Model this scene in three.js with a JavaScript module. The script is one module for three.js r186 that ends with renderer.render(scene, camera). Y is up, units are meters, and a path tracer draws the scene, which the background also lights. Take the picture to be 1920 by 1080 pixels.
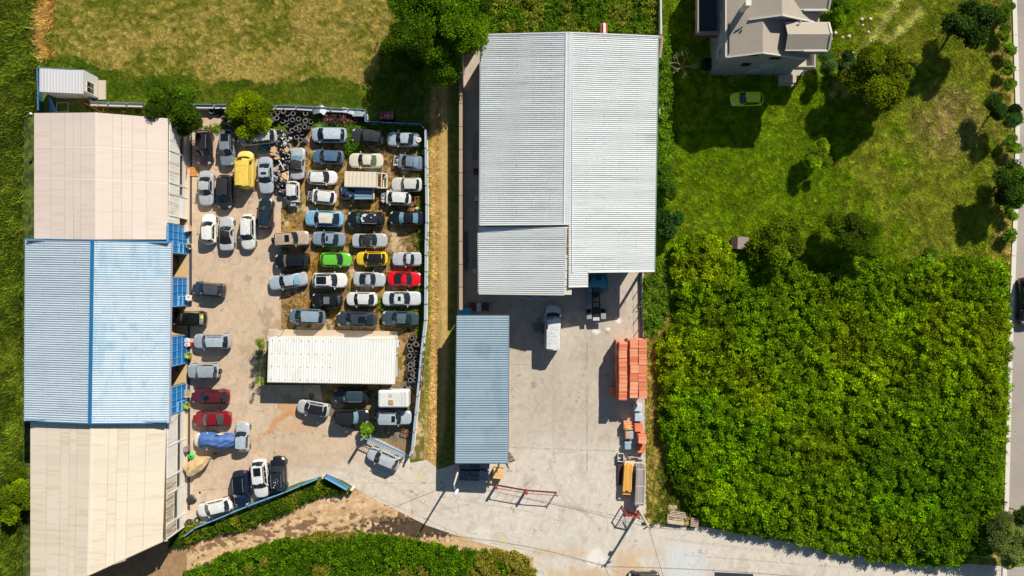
import * as THREE from 'three';
import { mergeGeometries, mergeVertices, toCreasedNormals } from 'three/addons/utils/BufferGeometryUtils.js';
import { RoundedBoxGeometry } from 'three/addons/geometries/RoundedBoxGeometry.js';

// ---------------------------------------------------------------- camera, sky, sun, exposure
const H = 86, S = 15;                                   // flying height in metres, photo pixels per metre on the ground
const scene = new THREE.Scene();
const camera = new THREE.PerspectiveCamera(2 * Math.atan(36 / H) * 180 / Math.PI, 16 / 9, 1, 2000);
camera.position.set(0, H, 0); camera.up.set(0, 0, -1); camera.lookAt(0, 0, 0);
const renderer = new THREE.WebGLRenderer({ antialias: true });
renderer.toneMapping = THREE.LinearToneMapping;
renderer.toneMappingExposure = 1.17;
renderer.shadowMap.enabled = true;
const SUN = new THREE.Vector3(0.52, 0.74, -0.854).normalize();
{
  const w = 256, h = 128, d = new Float32Array(w * h * 4);
  for (let j = 0; j < h; j++) for (let i = 0; i < w; i++) {
    const el = (j + 0.5) / h * Math.PI - Math.PI / 2, az = (i + 0.5) / w * 2 * Math.PI - Math.PI;
    const y = Math.sin(el), x = Math.cos(el) * Math.cos(az), z = Math.cos(el) * Math.sin(az);
    const c = Math.max(0, x * SUN.x + y * SUN.y + z * SUN.z), t = Math.pow(1 - Math.max(0, y), 3), glow = 0.12 * Math.pow(c, 12), k = (j * w + i) * 4;
    if (y < 0) { d[k] = 0.06; d[k + 1] = 0.065; d[k + 2] = 0.04; } else {
      d[k] = 0.054 + 0.14 * t + glow; d[k + 1] = 0.096 + 0.15 * t + glow * 0.95; d[k + 2] = 0.166 + 0.15 * t + glow * 0.85;
    }
    d[k + 3] = 1;
  }
  const sky = new THREE.DataTexture(d, w, h, THREE.RGBAFormat, THREE.FloatType);
  sky.mapping = THREE.EquirectangularReflectionMapping; sky.magFilter = THREE.LinearFilter; sky.needsUpdate = true;
  scene.background = sky; scene.environment = sky;
}
const sun = new THREE.DirectionalLight(new THREE.Color(1, 0.945, 0.84), 5);
sun.position.copy(SUN).multiplyScalar(150); sun.castShadow = true; sun.shadow.radius = 1;
Object.assign(sun.shadow.camera, { left: -90, right: 90, top: 90, bottom: -90, near: 1, far: 400 });
sun.shadow.mapSize.set(4096, 4096);
scene.add(sun); scene.add(sun.target);

// ---------------------------------------------------------------- helpers
const V3 = THREE.Vector3;
let seed = 7;
const rnd = () => { seed = (seed + 0x6D2B79F5) | 0; let t = Math.imul(seed ^ (seed >>> 15), 1 | seed); t = (t + Math.imul(t ^ (t >>> 7), 61 | t)) ^ t; return ((t ^ (t >>> 14)) >>> 0) / 4294967296; };
const rr = (a, b) => a + (b - a) * rnd();
const pick = a => a[Math.floor(rnd() * a.length)];
const lerp = (a, b, t) => a + (b - a) * t, clamp = (x, a = 0, b = 1) => Math.min(b, Math.max(a, x));
const sst = (a, b, x) => { const t = clamp((x - a) / (b - a)); return t * t * (3 - 2 * t); };
function hash(x, y) { let h = Math.imul(x, 374761393) + Math.imul(y, 668265263) | 0; h = Math.imul(h ^ (h >>> 13), 1274126177); return ((h ^ (h >>> 16)) >>> 0) / 4294967296; }
function vn(x, y) {
  const xi = Math.floor(x), yi = Math.floor(y), fx = x - xi, fy = y - yi, u = fx * fx * (3 - 2 * fx), v = fy * fy * (3 - 2 * fy);
  const a = hash(xi, yi), b = hash(xi + 1, yi), c = hash(xi, yi + 1), d = hash(xi + 1, yi + 1);
  return a + (b - a) * u + (c - a) * v + (a - b - c + d) * u * v;
}
function fbm(x, y, n = 4) { let s = 0, a = 0.5, t = 0; for (let i = 0; i < n; i++) { s += a * vn(x, y); t += a; a *= 0.5; x = x * 2.03 + 17.1; y = y * 2.03 + 5.7; } return s / t; }
// a point at height h that the photograph shows at pixel (px, py)
const P = (px, py, h = 0) => { const k = (1 - h / H) / S; return new V3((px - 960) * k, h, (py - 540) * k); };
const G = (px, py) => [(px - 960) / S, (py - 540) / S];
function inPoly(x, y, p) { let c = false; for (let i = 0, j = p.length - 1; i < p.length; j = i++) { const [xi, yi] = p[i], [xj, yj] = p[j]; if ((yi > y) !== (yj > y) && x < (xj - xi) * (y - yi) / (yj - yi) + xi) c = !c; } return c; }
function segDist(x, y, pts) { let m = 1e9; for (let i = 0; i + 1 < pts.length; i++) { const [ax, ay] = pts[i], [bx, by] = pts[i + 1], dx = bx - ax, dy = by - ay, t = clamp(((x - ax) * dx + (y - ay) * dy) / (dx * dx + dy * dy)); m = Math.min(m, Math.hypot(x - ax - dx * t, y - ay - dy * t)); } return m; }
const col = (r, g, b) => new THREE.Color().setRGB(r / 255, g / 255, b / 255, THREE.SRGBColorSpace);
const mcache = new Map();
function mat(rgb, rough = 0.7, o = {}) {
  const key = JSON.stringify([rgb, rough, { ...o, map: o.map && o.map.uuid }]);
  if (!mcache.has(key)) mcache.set(key, new THREE.MeshPhysicalMaterial({ color: col(...rgb), roughness: rough, side: THREE.DoubleSide, ...o }));
  return mcache.get(key);
}
const used = new Map();
function numbered(n) { const k = used.get(n) || 0; used.set(n, k + 1); return k ? n + '_' + String(k).padStart(3, '0') : n; }
function thing(name, label, category, pos = [0, 0, 0], turn = 0, group) {
  const o = new THREE.Group(); o.name = numbered(name); scene.add(o);
  o.position.set(...(pos.isVector3 ? pos.toArray() : pos)); o.rotation.y = turn;
  o.userData = { label, category }; if (group) o.userData.group = group;
  return o;
}
function part(name, geo, m, parent, label) {
  const o = new THREE.Mesh(Array.isArray(geo) ? mergeGeometries(geo.map(clean)) : geo, m);
  o.name = name; o.castShadow = o.receiveShadow = true; parent.add(o);
  if (label) o.userData.label = label;
  return o;
}
function clean(g) { const q = g.index ? g.toNonIndexed() : g; for (const k of Object.keys(q.attributes)) if (!['position', 'normal', 'uv'].includes(k)) q.deleteAttribute(k); if (!q.attributes.uv) q.setAttribute('uv', new THREE.BufferAttribute(new Float32Array(q.attributes.position.count * 2), 2)); return q; }
function tag(o, label, category, group, kind) { o.userData.label = label; if (category) o.userData.category = category; if (group) o.userData.group = group; if (kind) o.userData.kind = kind; return o; }
function solo(name, geo, m, label, category, group, kind) { const o = part(numbered(name), geo, m, scene); return tag(o, label, category, group, kind); }
function struct(name, geo, m, label) { const o = part(name, geo, m, scene); o.userData.kind = 'structure'; if (label) o.userData.label = label; return o; }
const box = (w, h, d, x = 0, y = 0, z = 0, ry = 0, rx = 0, rz = 0) => { const g = new THREE.BoxGeometry(w, h, d); if (rx) g.rotateX(rx); if (rz) g.rotateZ(rz); if (ry) g.rotateY(ry); return g.translate(x, y, z); };
const cyl = (r0, r1, h, n, x = 0, y = 0, z = 0) => new THREE.CylinderGeometry(r0, r1, h, n).translate(x, y, z);
function bar(a, b, r, n = 6) { const d = b.clone().sub(a), g = new THREE.CylinderGeometry(r, r, d.length(), n); g.applyQuaternion(new THREE.Quaternion().setFromUnitVectors(new V3(0, 1, 0), d.clone().normalize())); return g.translate((a.x + b.x) / 2, (a.y + b.y) / 2, (a.z + b.z) / 2); }
// beam of square section between two points, kept upright
function beam(a, b, w, h) { const d = b.clone().sub(a), L = d.length(), g = new THREE.BoxGeometry(L, h, w); g.rotateZ(Math.asin(clamp(d.y / L, -1, 1))); g.rotateY(-Math.atan2(d.z, d.x)); return g.translate((a.x + b.x) / 2, (a.y + b.y) / 2, (a.z + b.z) / 2); }
// surface patch from a function of (u, v)
function patch(f, nu, nv, flip = false) {
  const p = [], uv = [], ix = [];
  for (let j = 0; j <= nv; j++) for (let i = 0; i <= nu; i++) { const q = f(i / nu, j / nv); p.push(q.x, q.y, q.z); uv.push(i / nu, j / nv); }
  for (let j = 0; j < nv; j++) for (let i = 0; i < nu; i++) { const a = j * (nu + 1) + i, b = a + 1, c = a + nu + 1, d = c + 1; flip ? ix.push(a, c, b, b, c, d) : ix.push(a, b, c, b, d, c); }
  const g = new THREE.BufferGeometry(); g.setAttribute('position', new THREE.Float32BufferAttribute(p, 3)); g.setAttribute('uv', new THREE.Float32BufferAttribute(uv, 2)); g.setIndex(ix); g.computeVertexNormals(); return g;
}
const quad = (a, b, c, d) => patch((u, v) => a.clone().lerp(b, u).lerp(d.clone().lerp(c, u), v), 1, 1);
// box standing on a footprint polygon given in metres
function prism(poly, y0, y1) {
  const s = new THREE.Shape(poly.map(([x, z]) => new THREE.Vector2(x, -z)));
  return new THREE.ExtrudeGeometry(s, { depth: y1 - y0, bevelEnabled: false }).rotateX(-Math.PI / 2).translate(0, y0, 0);
}
const TW = 150, TD = 86;                                // metres covered by the ground textures
function sheet(polyPx, y) {
  const s = new THREE.Shape(polyPx.map(([a, b]) => { const [x, z] = G(a, b); return new THREE.Vector2(x, -z); }));
  const g = new THREE.ShapeGeometry(s).rotateX(-Math.PI / 2).translate(0, y, 0), q = g.attributes.position, uv = g.attributes.uv;
  for (let i = 0; i < q.count; i++) uv.setXY(i, q.getX(i) / TW + 0.5, q.getZ(i) / TD + 0.5);
  return g;
}
function colourTexture(w, h, f) {
  const d = new Uint8Array(w * h * 4);
  for (let j = 0; j < h; j++) for (let i = 0; i < w; i++) { const c = f(i, j), k = (j * w + i) * 4; d[k] = clamp(c[0], 0, 255); d[k + 1] = clamp(c[1], 0, 255); d[k + 2] = clamp(c[2], 0, 255); d[k + 3] = 255; }
  const t = new THREE.DataTexture(d, w, h, THREE.RGBAFormat); t.colorSpace = THREE.SRGBColorSpace; t.magFilter = THREE.LinearFilter; t.minFilter = THREE.LinearMipmapLinearFilter; t.generateMipmaps = true; t.wrapS = t.wrapT = THREE.RepeatWrapping; t.needsUpdate = true; return t;
}
const mix = (a, b, t) => [a[0] + (b[0] - a[0]) * t, a[1] + (b[1] - a[1]) * t, a[2] + (b[2] - a[2]) * t];
const mul = (a, k) => [a[0] * k, a[1] * k, a[2] * k];
const dummy = new THREE.Object3D(), tmpc = new THREE.Color();
function instances(name, geo, m, list, parent = scene) {   // list of [x, y, z, ry, scale, [r,g,b] sRGB, tilt]
  const o = new THREE.InstancedMesh(geo, m, list.length); o.name = name; o.castShadow = o.receiveShadow = true;
  list.forEach((q, i) => {
    dummy.position.set(q[0], q[1], q[2]); dummy.rotation.set(q[6] || 0, q[3], q[7] || 0, 'YXZ'); dummy.scale.setScalar(q[4]); dummy.updateMatrix(); o.setMatrixAt(i, dummy.matrix);
    tmpc.setRGB(clamp(q[5][0] / 255), clamp(q[5][1] / 255), clamp(q[5][2] / 255), THREE.SRGBColorSpace); o.setColorAt(i, tmpc);
  });
  parent.add(o); return o;
}

// ---------------------------------------------------------------- the ground: colours of soil, grass and straw by place (photo pixels)
const FIELD = [[98, -60], [735, -60], [722, 60], [700, 160], [640, 152], [420, 150], [300, 146], [200, 128], [120, 108], [95, 100]];
const TRACK = [[824, 170], [822, 240], [826, 420], [824, 600], [822, 720], [806, 850], [800, 880]];
const LANE = [[250, 1090], [320, 1050], [420, 1003], [560, 962], [700, 958], [820, 975], [930, 1010], [1040, 1060]];
const LOT = [[540, 240], [800, 235], [800, 640], [745, 640], [745, 622], [527, 622], [527, 385], [548, 330]];
function groundColour(px, py) {
  const x = (px - 960) / S, z = (py - 540) / S;
  const w1 = (fbm(x * 0.45, z * 0.45, 3) - 0.5) * 34, w2 = (fbm(x * 0.45 + 40, z * 0.45 + 9, 3) - 0.5) * 34;
  const qx = px + w1, qy = py + w2;
  const n = fbm(x * 0.5 + 3, z * 0.5, 4), f = fbm(x * 3.1, z * 3.1, 3), g = vn(x * 9, z * 9);
  let c = mix([74, 96, 10], [110, 120, 22], n);
  if (px < 1000 && qx < 90) { c = mix([50, 66, 12], [96, 108, 28], sst(0.3, 0.7, f * 0.6 + n * 0.4)); }
  if (inPoly(qx, qy, FIELD)) {
    const st = fbm(x * 1.5 + z * 0.7, z * 2.4 - x * 0.5, 4), big = fbm(x * 0.16, z * 0.22 + 3, 3);
    const amt = sst(0.38, 0.66, st * 0.6 + big * 0.4 + (py > 95 && py < 150 ? 0.05 : 0) + (px > 420 ? 0.035 : -0.01));
    c = mix(mix([92, 104, 26], [122, 124, 40], f), [194, 166, 102], amt * 0.7);
  } else if (qx > 66 && qx < 98 && qy < 118) c = mix([196, 150, 84], [140, 112, 48], sst(0.4, 0.75, f));
  else if (px < 860 && px > 98 && py < 240) c = mix([70, 94, 18], [112, 118, 34], sst(0.3, 0.75, f * 0.5 + n * 0.5));
  if (px > 1225) {                                       // meadow round the house
    const dry = sst(0.42, 0.62, n * 0.6 + 0.3 * sst(1480, 1800, px) + 0.1 * fbm(x * 0.9, z * 0.9, 3));
    c = mix(mix([78, 108, 6], [128, 142, 24], f), [150, 140, 62], dry * 0.5);
    const p1 = Math.hypot((px - 1775) / 95, (py - 235) / 105);
    if (p1 + n * 0.7 < 1.25) c = mix(c, [158, 138, 88], sst(1.25, 0.8, p1 + n * 0.7) * sst(0.35, 0.6, f));
    for (const tr of [[[1690, -10], [1640, 65], [1560, 175]], [[1725, 20], [1650, 90], [1580, 180]]]) { const dd = segDist(px, py, tr); if (dd < 12) c = mix(c, [196, 190, 112], sst(12, 4, dd + g * 3) * 0.9); }
    if (qx > 1862 && px < 1910) c = mix(c, [170, 140, 90], sst(0.42, 0.6, f) * 0.8);
  }
  if (px > 1200 && px < 1275 && py > 505) c = mix(mix([96, 106, 34], [170, 146, 76], sst(0.35, 0.65, f)), [150, 120, 74], sst(0.55, 0.75, n) * 0.5);
  if (px >= 845 && px < 1245 && py < 75) c = mix([74, 96, 20], [150, 140, 62], sst(0.45, 0.7, f));
  if (inPoly(px, py, LOT) || (px > 590 && px < 800 && py > 618 && py < 860)) {
    c = mix([176, 142, 96], [150, 118, 76], n);
    c = mix(c, [178, 132, 52], sst(0.42, 0.62, fbm(x * 1.1 + 9, z * 1.1, 4)) * 0.75);
    c = mix(c, [205, 180, 152], sst(0.58, 0.72, fbm(x * 0.6 + 30, z * 0.6, 3)) * 0.8);
    c = mix(c, [96, 92, 36], sst(0.55, 0.7, fbm(x * 1.7 + 2, z * 1.7 + 8, 3) + 0.16 * sst(735, 795, px) + 0.12 * sst(275, 240, py)) * 0.8);
    if (py > 715 && px < 775) c = mix(c, [120, 112, 102], 0.75 * sst(0.3, 0.6, n));
  }
  const td = segDist(px, py, TRACK) + w1 * 0.28;
  if (px > 795 && px < 862 && py > 150) {
    c = mix([90, 108, 26], [138, 132, 54], f);
    const ruts = Math.min(Math.abs(px - 812 - w1 * 0.1), Math.abs(px - 832 - w1 * 0.1));
    c = mix(c, mix([206, 168, 108], [186, 148, 92], n), sst(24, 12, td) * (0.72 + 0.28 * sst(7, 3, ruts)));
    if (g > 0.93) c = mix(c, [104, 86, 50], 0.5);
  }
  const ld = segDist(px, py, LANE) + w2 * 0.35;
  if (ld < 48 && px < 1010 && py > 880) {
    let d = mix([212, 174, 130], [196, 158, 114], n); d = mix(d, [228, 204, 172], sst(0.55, 0.8, f) * 0.4); { const wt = Math.abs(ld - 12) < 5 || Math.abs(ld - 26) < 5; if (wt) d = mix(d, [224, 192, 152], 0.5); }
    const mid = px < 560 ? 1028 - (px - 360) * 0.2 : px < 700 ? 985 : 968, wet = sst(0.62, 0.7, fbm(x * 1.5 + 50, z * 2.4, 3) + 0.2 * sst(26, 6, Math.abs(py - mid)) - 0.07);
    d = mix(d, [112, 84, 56], wet * 0.75);
    const pud = Math.hypot((px - 800) / 120, (py - 988) / 20) + (f - 0.5) * 1.3; if (pud < 1) d = mix(d, [62, 48, 34], 0.85 * sst(1, 0.75, pud));
    c = mix(c, d, sst(48, 38, ld));
  }
  if (px > 845 && px < 1010 && py > 980) c = mix(c, [190, 160, 122], 0.6 * sst(0.4, 0.6, f));
  if (px > 170 && px < 350 && py > 985) c = mix([176, 140, 102], [150, 120, 86], n);
  if (px > 1225) c = mul(c, 0.86 + 0.26 * sst(0.3, 0.7, fbm(x * 2.1 + 70, z * 1.7, 4)));
  return mul(c, 0.86 + 0.22 * f + 0.1 * (g - 0.5));
}
const groundTex = colourTexture(2048, 1174, (i, j) => groundColour((i / 2048 - 0.5) * TW * S + 960, (j / 1174 - 0.5) * TD * S + 540));
groundTex.wrapS = groundTex.wrapT = THREE.MirroredRepeatWrapping;
{
  const g = new THREE.PlaneGeometry(900, 900, 1, 1).rotateX(-Math.PI / 2), uv = g.attributes.uv, q = g.attributes.position;
  for (let i = 0; i < q.count; i++) uv.setXY(i, q.getX(i) / TW + 0.5, q.getZ(i) / TD + 0.5);
  struct('ground', g, new THREE.MeshStandardMaterial({ map: groundTex, roughness: 1 }), 'meadow, soil and straw around the yards');
}
// concrete of the yards and the street
const STAINS = [[512, 618, 26, [150, 122, 96], 0.5], [500, 590, 18, [140, 120, 100], 0.4], [466, 520, 9, [150, 130, 104], 0.4], [470, 655, 22, [170, 146, 116], 0.4], [1000, 722, 7, [150, 140, 124], 0.7], [540, 760, 26, [196, 140, 90], 0.6], [1075, 600, 12, [140, 132, 120], 0.5], [1010, 612, 16, [90, 88, 84], 0.6], [1118, 620, 9, [240, 240, 236], 0.7], [1158, 600, 8, [244, 244, 240], 0.8], [1140, 617, 5, [244, 244, 240], 0.7], [1115, 1045, 24, [236, 232, 226], 0.7], [900, 1008, 30, [226, 220, 208], 0.6], [1280, 1062, 60, [206, 210, 212], 0.7], [583, 742, 8, [96, 80, 66], 0.7], [1068, 1020, 18, [190, 186, 176], 0.5]];
const JOINTS = [[[928, 922], [1045, 944], [1165, 968]], [[930, 925], [1046, 947], [1165, 970]], [[1037, 560], [1037, 860]], [[954, 683], [1037, 683]], [[1100, 640], [1100, 900]], [[870, 835], [1180, 846]], [[690, 925], [880, 1010], [1130, 1058]], [[640, 905], [822, 905]], [[515, 720], [515, 850]], [[822, 930], [1000, 960]], [[1125, 1058], [1175, 1080]], [[527, 385], [527, 620]], [[360, 920], [430, 915]], [[1280, 1040], [1600, 1065]]];
const ARCS = [[[1040, 900], [1055, 920], [1085, 950], [1120, 985]], [[1030, 860], [1035, 900], [1060, 940], [1110, 970]], [[560, 855], [640, 850], [740, 890], [850, 960]], [[540, 870], [640, 880], [720, 905], [830, 965]], [[1000, 830], [1040, 850], [1090, 845]], [[1250, 1010], [1500, 1040], [1700, 1066]], [[900, 930], [860, 950], [760, 960]]];
const RUST = [[470, 828], [490, 820], [508, 806], [514, 790], [530, 782], [545, 774]];
const concTex = colourTexture(2048, 1174, (i, j) => {
  const x = (i / 2048 - 0.5) * TW, z = (j / 1174 - 0.5) * TD, px = x * S + 960, py = z * S + 540;
  const n = fbm(x * 0.35 + 11, z * 0.35, 4), f = fbm(x * 2.4, z * 2.4, 4), g = vn(x * 11, z * 11);
  let c = mix(mix([212, 188, 160], [196, 170, 144], n), mix([202, 189, 172], [186, 173, 156], n), sst(780, 860, px));
  { const b = sst(850, 930, py + (n - 0.5) * 90 + 60 * sst(560, 760, px) - 70 * sst(620, 380, px)); c = mix(c, [222, 213, 200], 0.65 * b); }
  c = mul(c, 0.925 + 0.12 * f + 0.05 * (g - 0.5));
  c = mix(c, [150, 132, 112], 0.2 * sst(0.56, 0.76, fbm(x * 0.8 + 5, z * 0.8 + 1, 4)));
  if (px > 1000 && px < 1250 && py > 1020) c = mix(c, [204, 172, 134], 0.7 * sst(0.35, 0.6, n) * sst(1020, 1045, py));
  if (px < 700 && px > 480 && py > 735 && py < 810) c = mix(c, [206, 160, 112], 0.4 * sst(0.4, 0.6, n));
  for (const [sx, sy, r, k, a] of STAINS) { const d = Math.hypot(px - sx, py - sy) / r + (f - 0.5) * 1.1; if (d < 1) c = mix(c, k, a * sst(1, 0.5, d)); }
  if (px > 440 && px < 560 && py > 755 && py < 845) { const d = segDist(px, py, RUST); if (d < 9) c = mix(c, [196, 130, 78], 0.6 * sst(9, 1, d + f * 3 + (px < 500 ? 2 : -1))); }
  for (const a of JOINTS) { const d = segDist(px, py, a); if (d < 0.7) c = mix(c, [122, 110, 96], 0.42 * sst(0.3, 0.55, f)); }
  for (const a of ARCS) { const d = Math.abs(segDist(px, py, a)); if (d < 5) c = mix(c, [168, 160, 150], 0.4 * sst(5, 0.5, d) * sst(0.3, 0.6, f)); }
  { const r = Math.abs(fbm(x * 0.22 + 60, z * 0.22 + 3, 4) - 0.5); if (r < 0.0022) c = mix(c, [120, 108, 94], 0.5); const oil = fbm(x * 1.1 + 80, z * 1.1 + 33, 3); if (oil > 0.78) c = mix(c, [124, 112, 100], 0.35 * sst(0.78, 0.84, oil)); const st = fbm((x + z * 0.25) * 3.2, z * 0.3, 3); c = mul(c, 0.965 + 0.06 * st); }
  if (hash(i, j) > 0.9995) c = mix(c, [110, 98, 84], 0.7);
  return c;
});
const concrete = new THREE.MeshStandardMaterial({ map: concTex, roughness: 0.92 });
struct('yard_pavement', sheet([[338, 205], [392, 205], [440, 240], [500, 238], [545, 300], [560, 385], [527, 392], [527, 622], [500, 632], [497, 722], [600, 722], [608, 772], [640, 800], [690, 812], [766, 852], [770, 870], [640, 900], [616, 890], [560, 905], [470, 940], [372, 985], [338, 1000]], 0.012), concrete, 'worn concrete floor of the car yard');
struct('cabin_slab', prism([G(505, 617), G(746, 621), G(746, 640), G(500, 640)], 0.0, 0.14), concrete, 'raised concrete strip behind the white cabin');
struct('delivery_yard', sheet([[862, 66], [1205, 66], [1208, 640], [1212, 965], [1170, 962], [1046, 926], [930, 918], [855, 905], [822, 905], [822, 880], [855, 870]], 0.016), concrete, 'concrete floor of the building yard');
struct('street', sheet([[640, 899], [770, 868], [800, 862], [822, 880], [822, 905], [855, 905], [930, 918], [1046, 926], [1170, 962], [1250, 978], [1320, 988], [1500, 1020], [1700, 1050], [1886, 1062], [1886, 1240], [1000, 1240], [1000, 1045], [880, 1012], [800, 985], [690, 930]], 0.008), concrete, 'pale concrete street at the gates');
struct('hall_floor', sheet([[112, 240], [352, 240], [348, 985], [180, 1040], [112, 1040]], 0.02), mat([205, 172, 122], 0.9), 'yellowish floor inside the workshop halls');
const road = new THREE.MeshStandardMaterial({ map: colourTexture(256, 1024, (i, j) => { const f = fbm(i * 0.06, j * 0.012, 4), k = 0.86 + 0.2 * f + 0.07 * hash(i, j); return [168 * k, 158 * k, 148 * k]; }), roughness: 0.9 });
const roadL = [[1901, -120], [1906, 0], [1912, 200], [1911, 330], [1905, 480], [1899, 640], [1895, 800], [1891, 960], [1888, 1060], [1884, 1240]];
struct('main_road', sheet([...roadL, [2100, 1240], [2110, -120]], 0.006), road, 'grey asphalt road along the right edge');
{
  const m = mat([222, 214, 202], 0.85);
  for (let i = 0; i + 1 < roadL.length; i++) {
    const [ax, ay] = roadL[i], [bx, by] = roadL[i + 1], n = Math.max(1, Math.round((by - ay) / 60));
    for (let k = 0; k < n; k++) { const t0 = k / n, t1 = (k + 1) / n - 0.004, a = P(lerp(ax, bx, t0) - 5, lerp(ay, by, t0), 0), b = P(lerp(ax, bx, t1) - 5, lerp(ay, by, t1), 0); a.y = b.y = 0.06; const o = struct(numbered('kerb'), beam(a, b, 0.55, 0.14), m, 'pale kerb slab beside the main road'); }
  }
}
struct('drain_channel', [box(0.34, 0.012, 27, (357.5 - 960) / S, 0.022, (392 - 560) / S + 0)].map(g => g), mat([70, 68, 78], 0.6), 'dark drain channel along the front of the workshop');
struct('drain_channel_001', box(0.34, 0.012, 23.5, (354 - 960) / S, 0.022, (780 - 540) / S), mat([62, 66, 78], 0.6), 'dark drain channel along the front of the lower workshop');
for (const [x, y, r] of [[790, 897, 0.3], [868, 1004, 0.33], [942, 1013, 0.36]]) struct(numbered('road_marking'), [new THREE.RingGeometry(r - 0.07, r, 24).rotateX(-Math.PI / 2), box(r * 1.4, 0.001, 0.06, 0, 0, 0, 0.7)].map(g => clean(g).translate((x - 960) / S, 0.026, (y - 540) / S)), mat([232, 214, 90], 0.8), 'thin yellow painted ring');

// ---------------------------------------------------------------- buildings
const UP = new V3(0, 1, 0);
function slab(A, B, C, D, u0, u1, v0, v1, prof, uvS = 20) {
  const at = (u, v) => A.clone().lerp(B, u).lerp(D.clone().lerp(C, u), v);
  const n = B.clone().sub(A).cross(D.clone().sub(A)).normalize(); if (n.y < 0) n.negate();
  const p = [], uv = [], ix = [];
  for (const [t, h] of prof) for (const v of [v0, v1]) { const q = at(lerp(u0, u1, t), v).addScaledVector(n, h); p.push(q.x, q.y, q.z); uv.push(q.x / uvS, q.z / uvS); }
  for (let i = 0; i + 1 < prof.length; i++) { const a = i * 2; ix.push(a, a + 2, a + 1, a + 1, a + 2, a + 3); }
  let g = new THREE.BufferGeometry(); g.setAttribute('position', new THREE.Float32BufferAttribute(p, 3)); g.setAttribute('uv', new THREE.Float32BufferAttribute(uv, 2)); g.setIndex(ix);
  g = g.toNonIndexed(); g.computeVertexNormals();
  if (g.attributes.normal.getY(0) + g.attributes.normal.getY(3) < 0) { const q = g.attributes.position, w = g.attributes.uv; for (let i = 0; i < q.count; i += 3) for (const [b, n] of [[q, 3], [w, 2]]) for (let k = 0; k < n; k++) { const t = b.array[(i + 1) * n + k]; b.array[(i + 1) * n + k] = b.array[(i + 2) * n + k]; b.array[(i + 2) * n + k] = t; } g.computeVertexNormals(); }
  return g;
}
function ribs(k, h) { const r = [[0, 0]]; for (let i = 0; i < k; i++) r.push([(i + 0.5) / k, 0], [(i + 0.6) / k, h], [(i + 0.86) / k, h], [(i + 0.98) / k, 0]); r.push([1, 0]); return r; }
function roofSheets(parent, A, B, C, D, n, k, h, mats, v0 = 0, v1 = 1, i0 = 0, i1 = n) {
  for (let i = i0; i < i1; i++) { const o = part('roof_sheet', slab(A, B, C, D, i / n, (i + 1) / n, v0, v1, ribs(k, h)), pick(mats), parent); o.position.y = (i % 2) * 0.006; }
  const dn = new V3(0, -0.09, 0), e = i1 / n, s = i0 / n, at = (u, v) => A.clone().lerp(B, u).lerp(D.clone().lerp(C, u), v).add(dn);
  part('roof_deck', quad(at(s, v0), at(e, v0), at(e, v1), at(s, v1)), mat([150, 150, 150], 0.8), parent);
}
function screws(parent, A, B, C, D, n, vs) { const g = []; for (let i = 0; i < n; i++) for (const v of vs) { const u = (i + rr(0.2, 0.6)) / n, q = A.clone().lerp(B, u).lerp(D.clone().lerp(C, u), v + rr(-0.002, 0.002)); g.push(box(0.07, 0.03, 0.05, q.x, q.y + 0.02, q.z)); } part('screw', g, mat([120, 118, 112], 0.7), parent).userData.kind = 'stuff'; }
function roofPanels(parent, A, B, C, D, us, vs, mats) {
  const pr = [[0, -0.012], [0.0022, 0], [0.9978, 0], [1, -0.012]];
  for (let i = 0; i + 1 < us.length; i++) for (let j = 0; j + 1 < vs.length; j++) { const o = part('roof_panel', slab(A, B, C, D, us[i], us[i + 1], vs[j] + (j ? 0.0013 : 0), vs[j + 1] - 0.0013, pr), pick(mats), parent); o.position.y = rr(0, 0.006); }
  const dn = new V3(0, -0.08, 0); part('roof_deck', quad(...[A, B, C, D].map(q => q.clone().add(dn))), mat([140, 126, 110], 0.9), parent);
}
const metal = (tex, rough = 0.45) => new THREE.MeshPhysicalMaterial({ map: tex, roughness: rough, metalness: 0, side: THREE.DoubleSide });
function noiseTex(base, dark, fx, fz, a = 0.5, b = 0.75, n = 512) {   // weathering: 20 m of sheet, blotches stretched by fx, fz
  return colourTexture(n, n, (i, j) => { const x = i / n * 20, z = j / n * 20, wr = Math.min(1, Math.min(i, n - i, j, n - j) / 40), f = fbm(x * fx, z * fz, 4), f2 = fbm(x * fx * 4 + 7, z * fz * 4, 3); return mul(mix(base, dark, sst(a, b, f) * 0.7 * wr), 0.975 + 0.05 * f2 * wr); });
}
const tanRoof = [noiseTex([224, 206, 193], [214, 195, 180], 0.3, 4.0, 0.45, 0.8), noiseTex([225, 207, 194], [215, 196, 181], 0.35, 4.4, 0.5, 0.85), noiseTex([223, 205, 191], [213, 194, 178], 0.3, 5, 0.45, 0.8)].map(t => metal(t, 0.75));
const tanRoof2 = [noiseTex([226, 212, 190], [210, 192, 166], 0.3, 4.0, 0.45, 0.8), noiseTex([229, 215, 194], [212, 196, 172], 0.35, 4.4, 0.5, 0.85)].map(t => metal(t, 0.75));
const paleBlue = [noiseTex([190, 204, 213], [178, 193, 204], 0.4, 1.6), noiseTex([193, 206, 215], [181, 196, 206], 0.4, 1.8)].map(t => metal(t, 0.5));
const fadedBlue = [noiseTex([198, 213, 224], [162, 194, 214], 1.3, 0.45, 0.4, 0.8), noiseTex([195, 211, 222], [158, 191, 212], 1.2, 0.5, 0.4, 0.8)].map(t => metal(t, 0.5));
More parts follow.
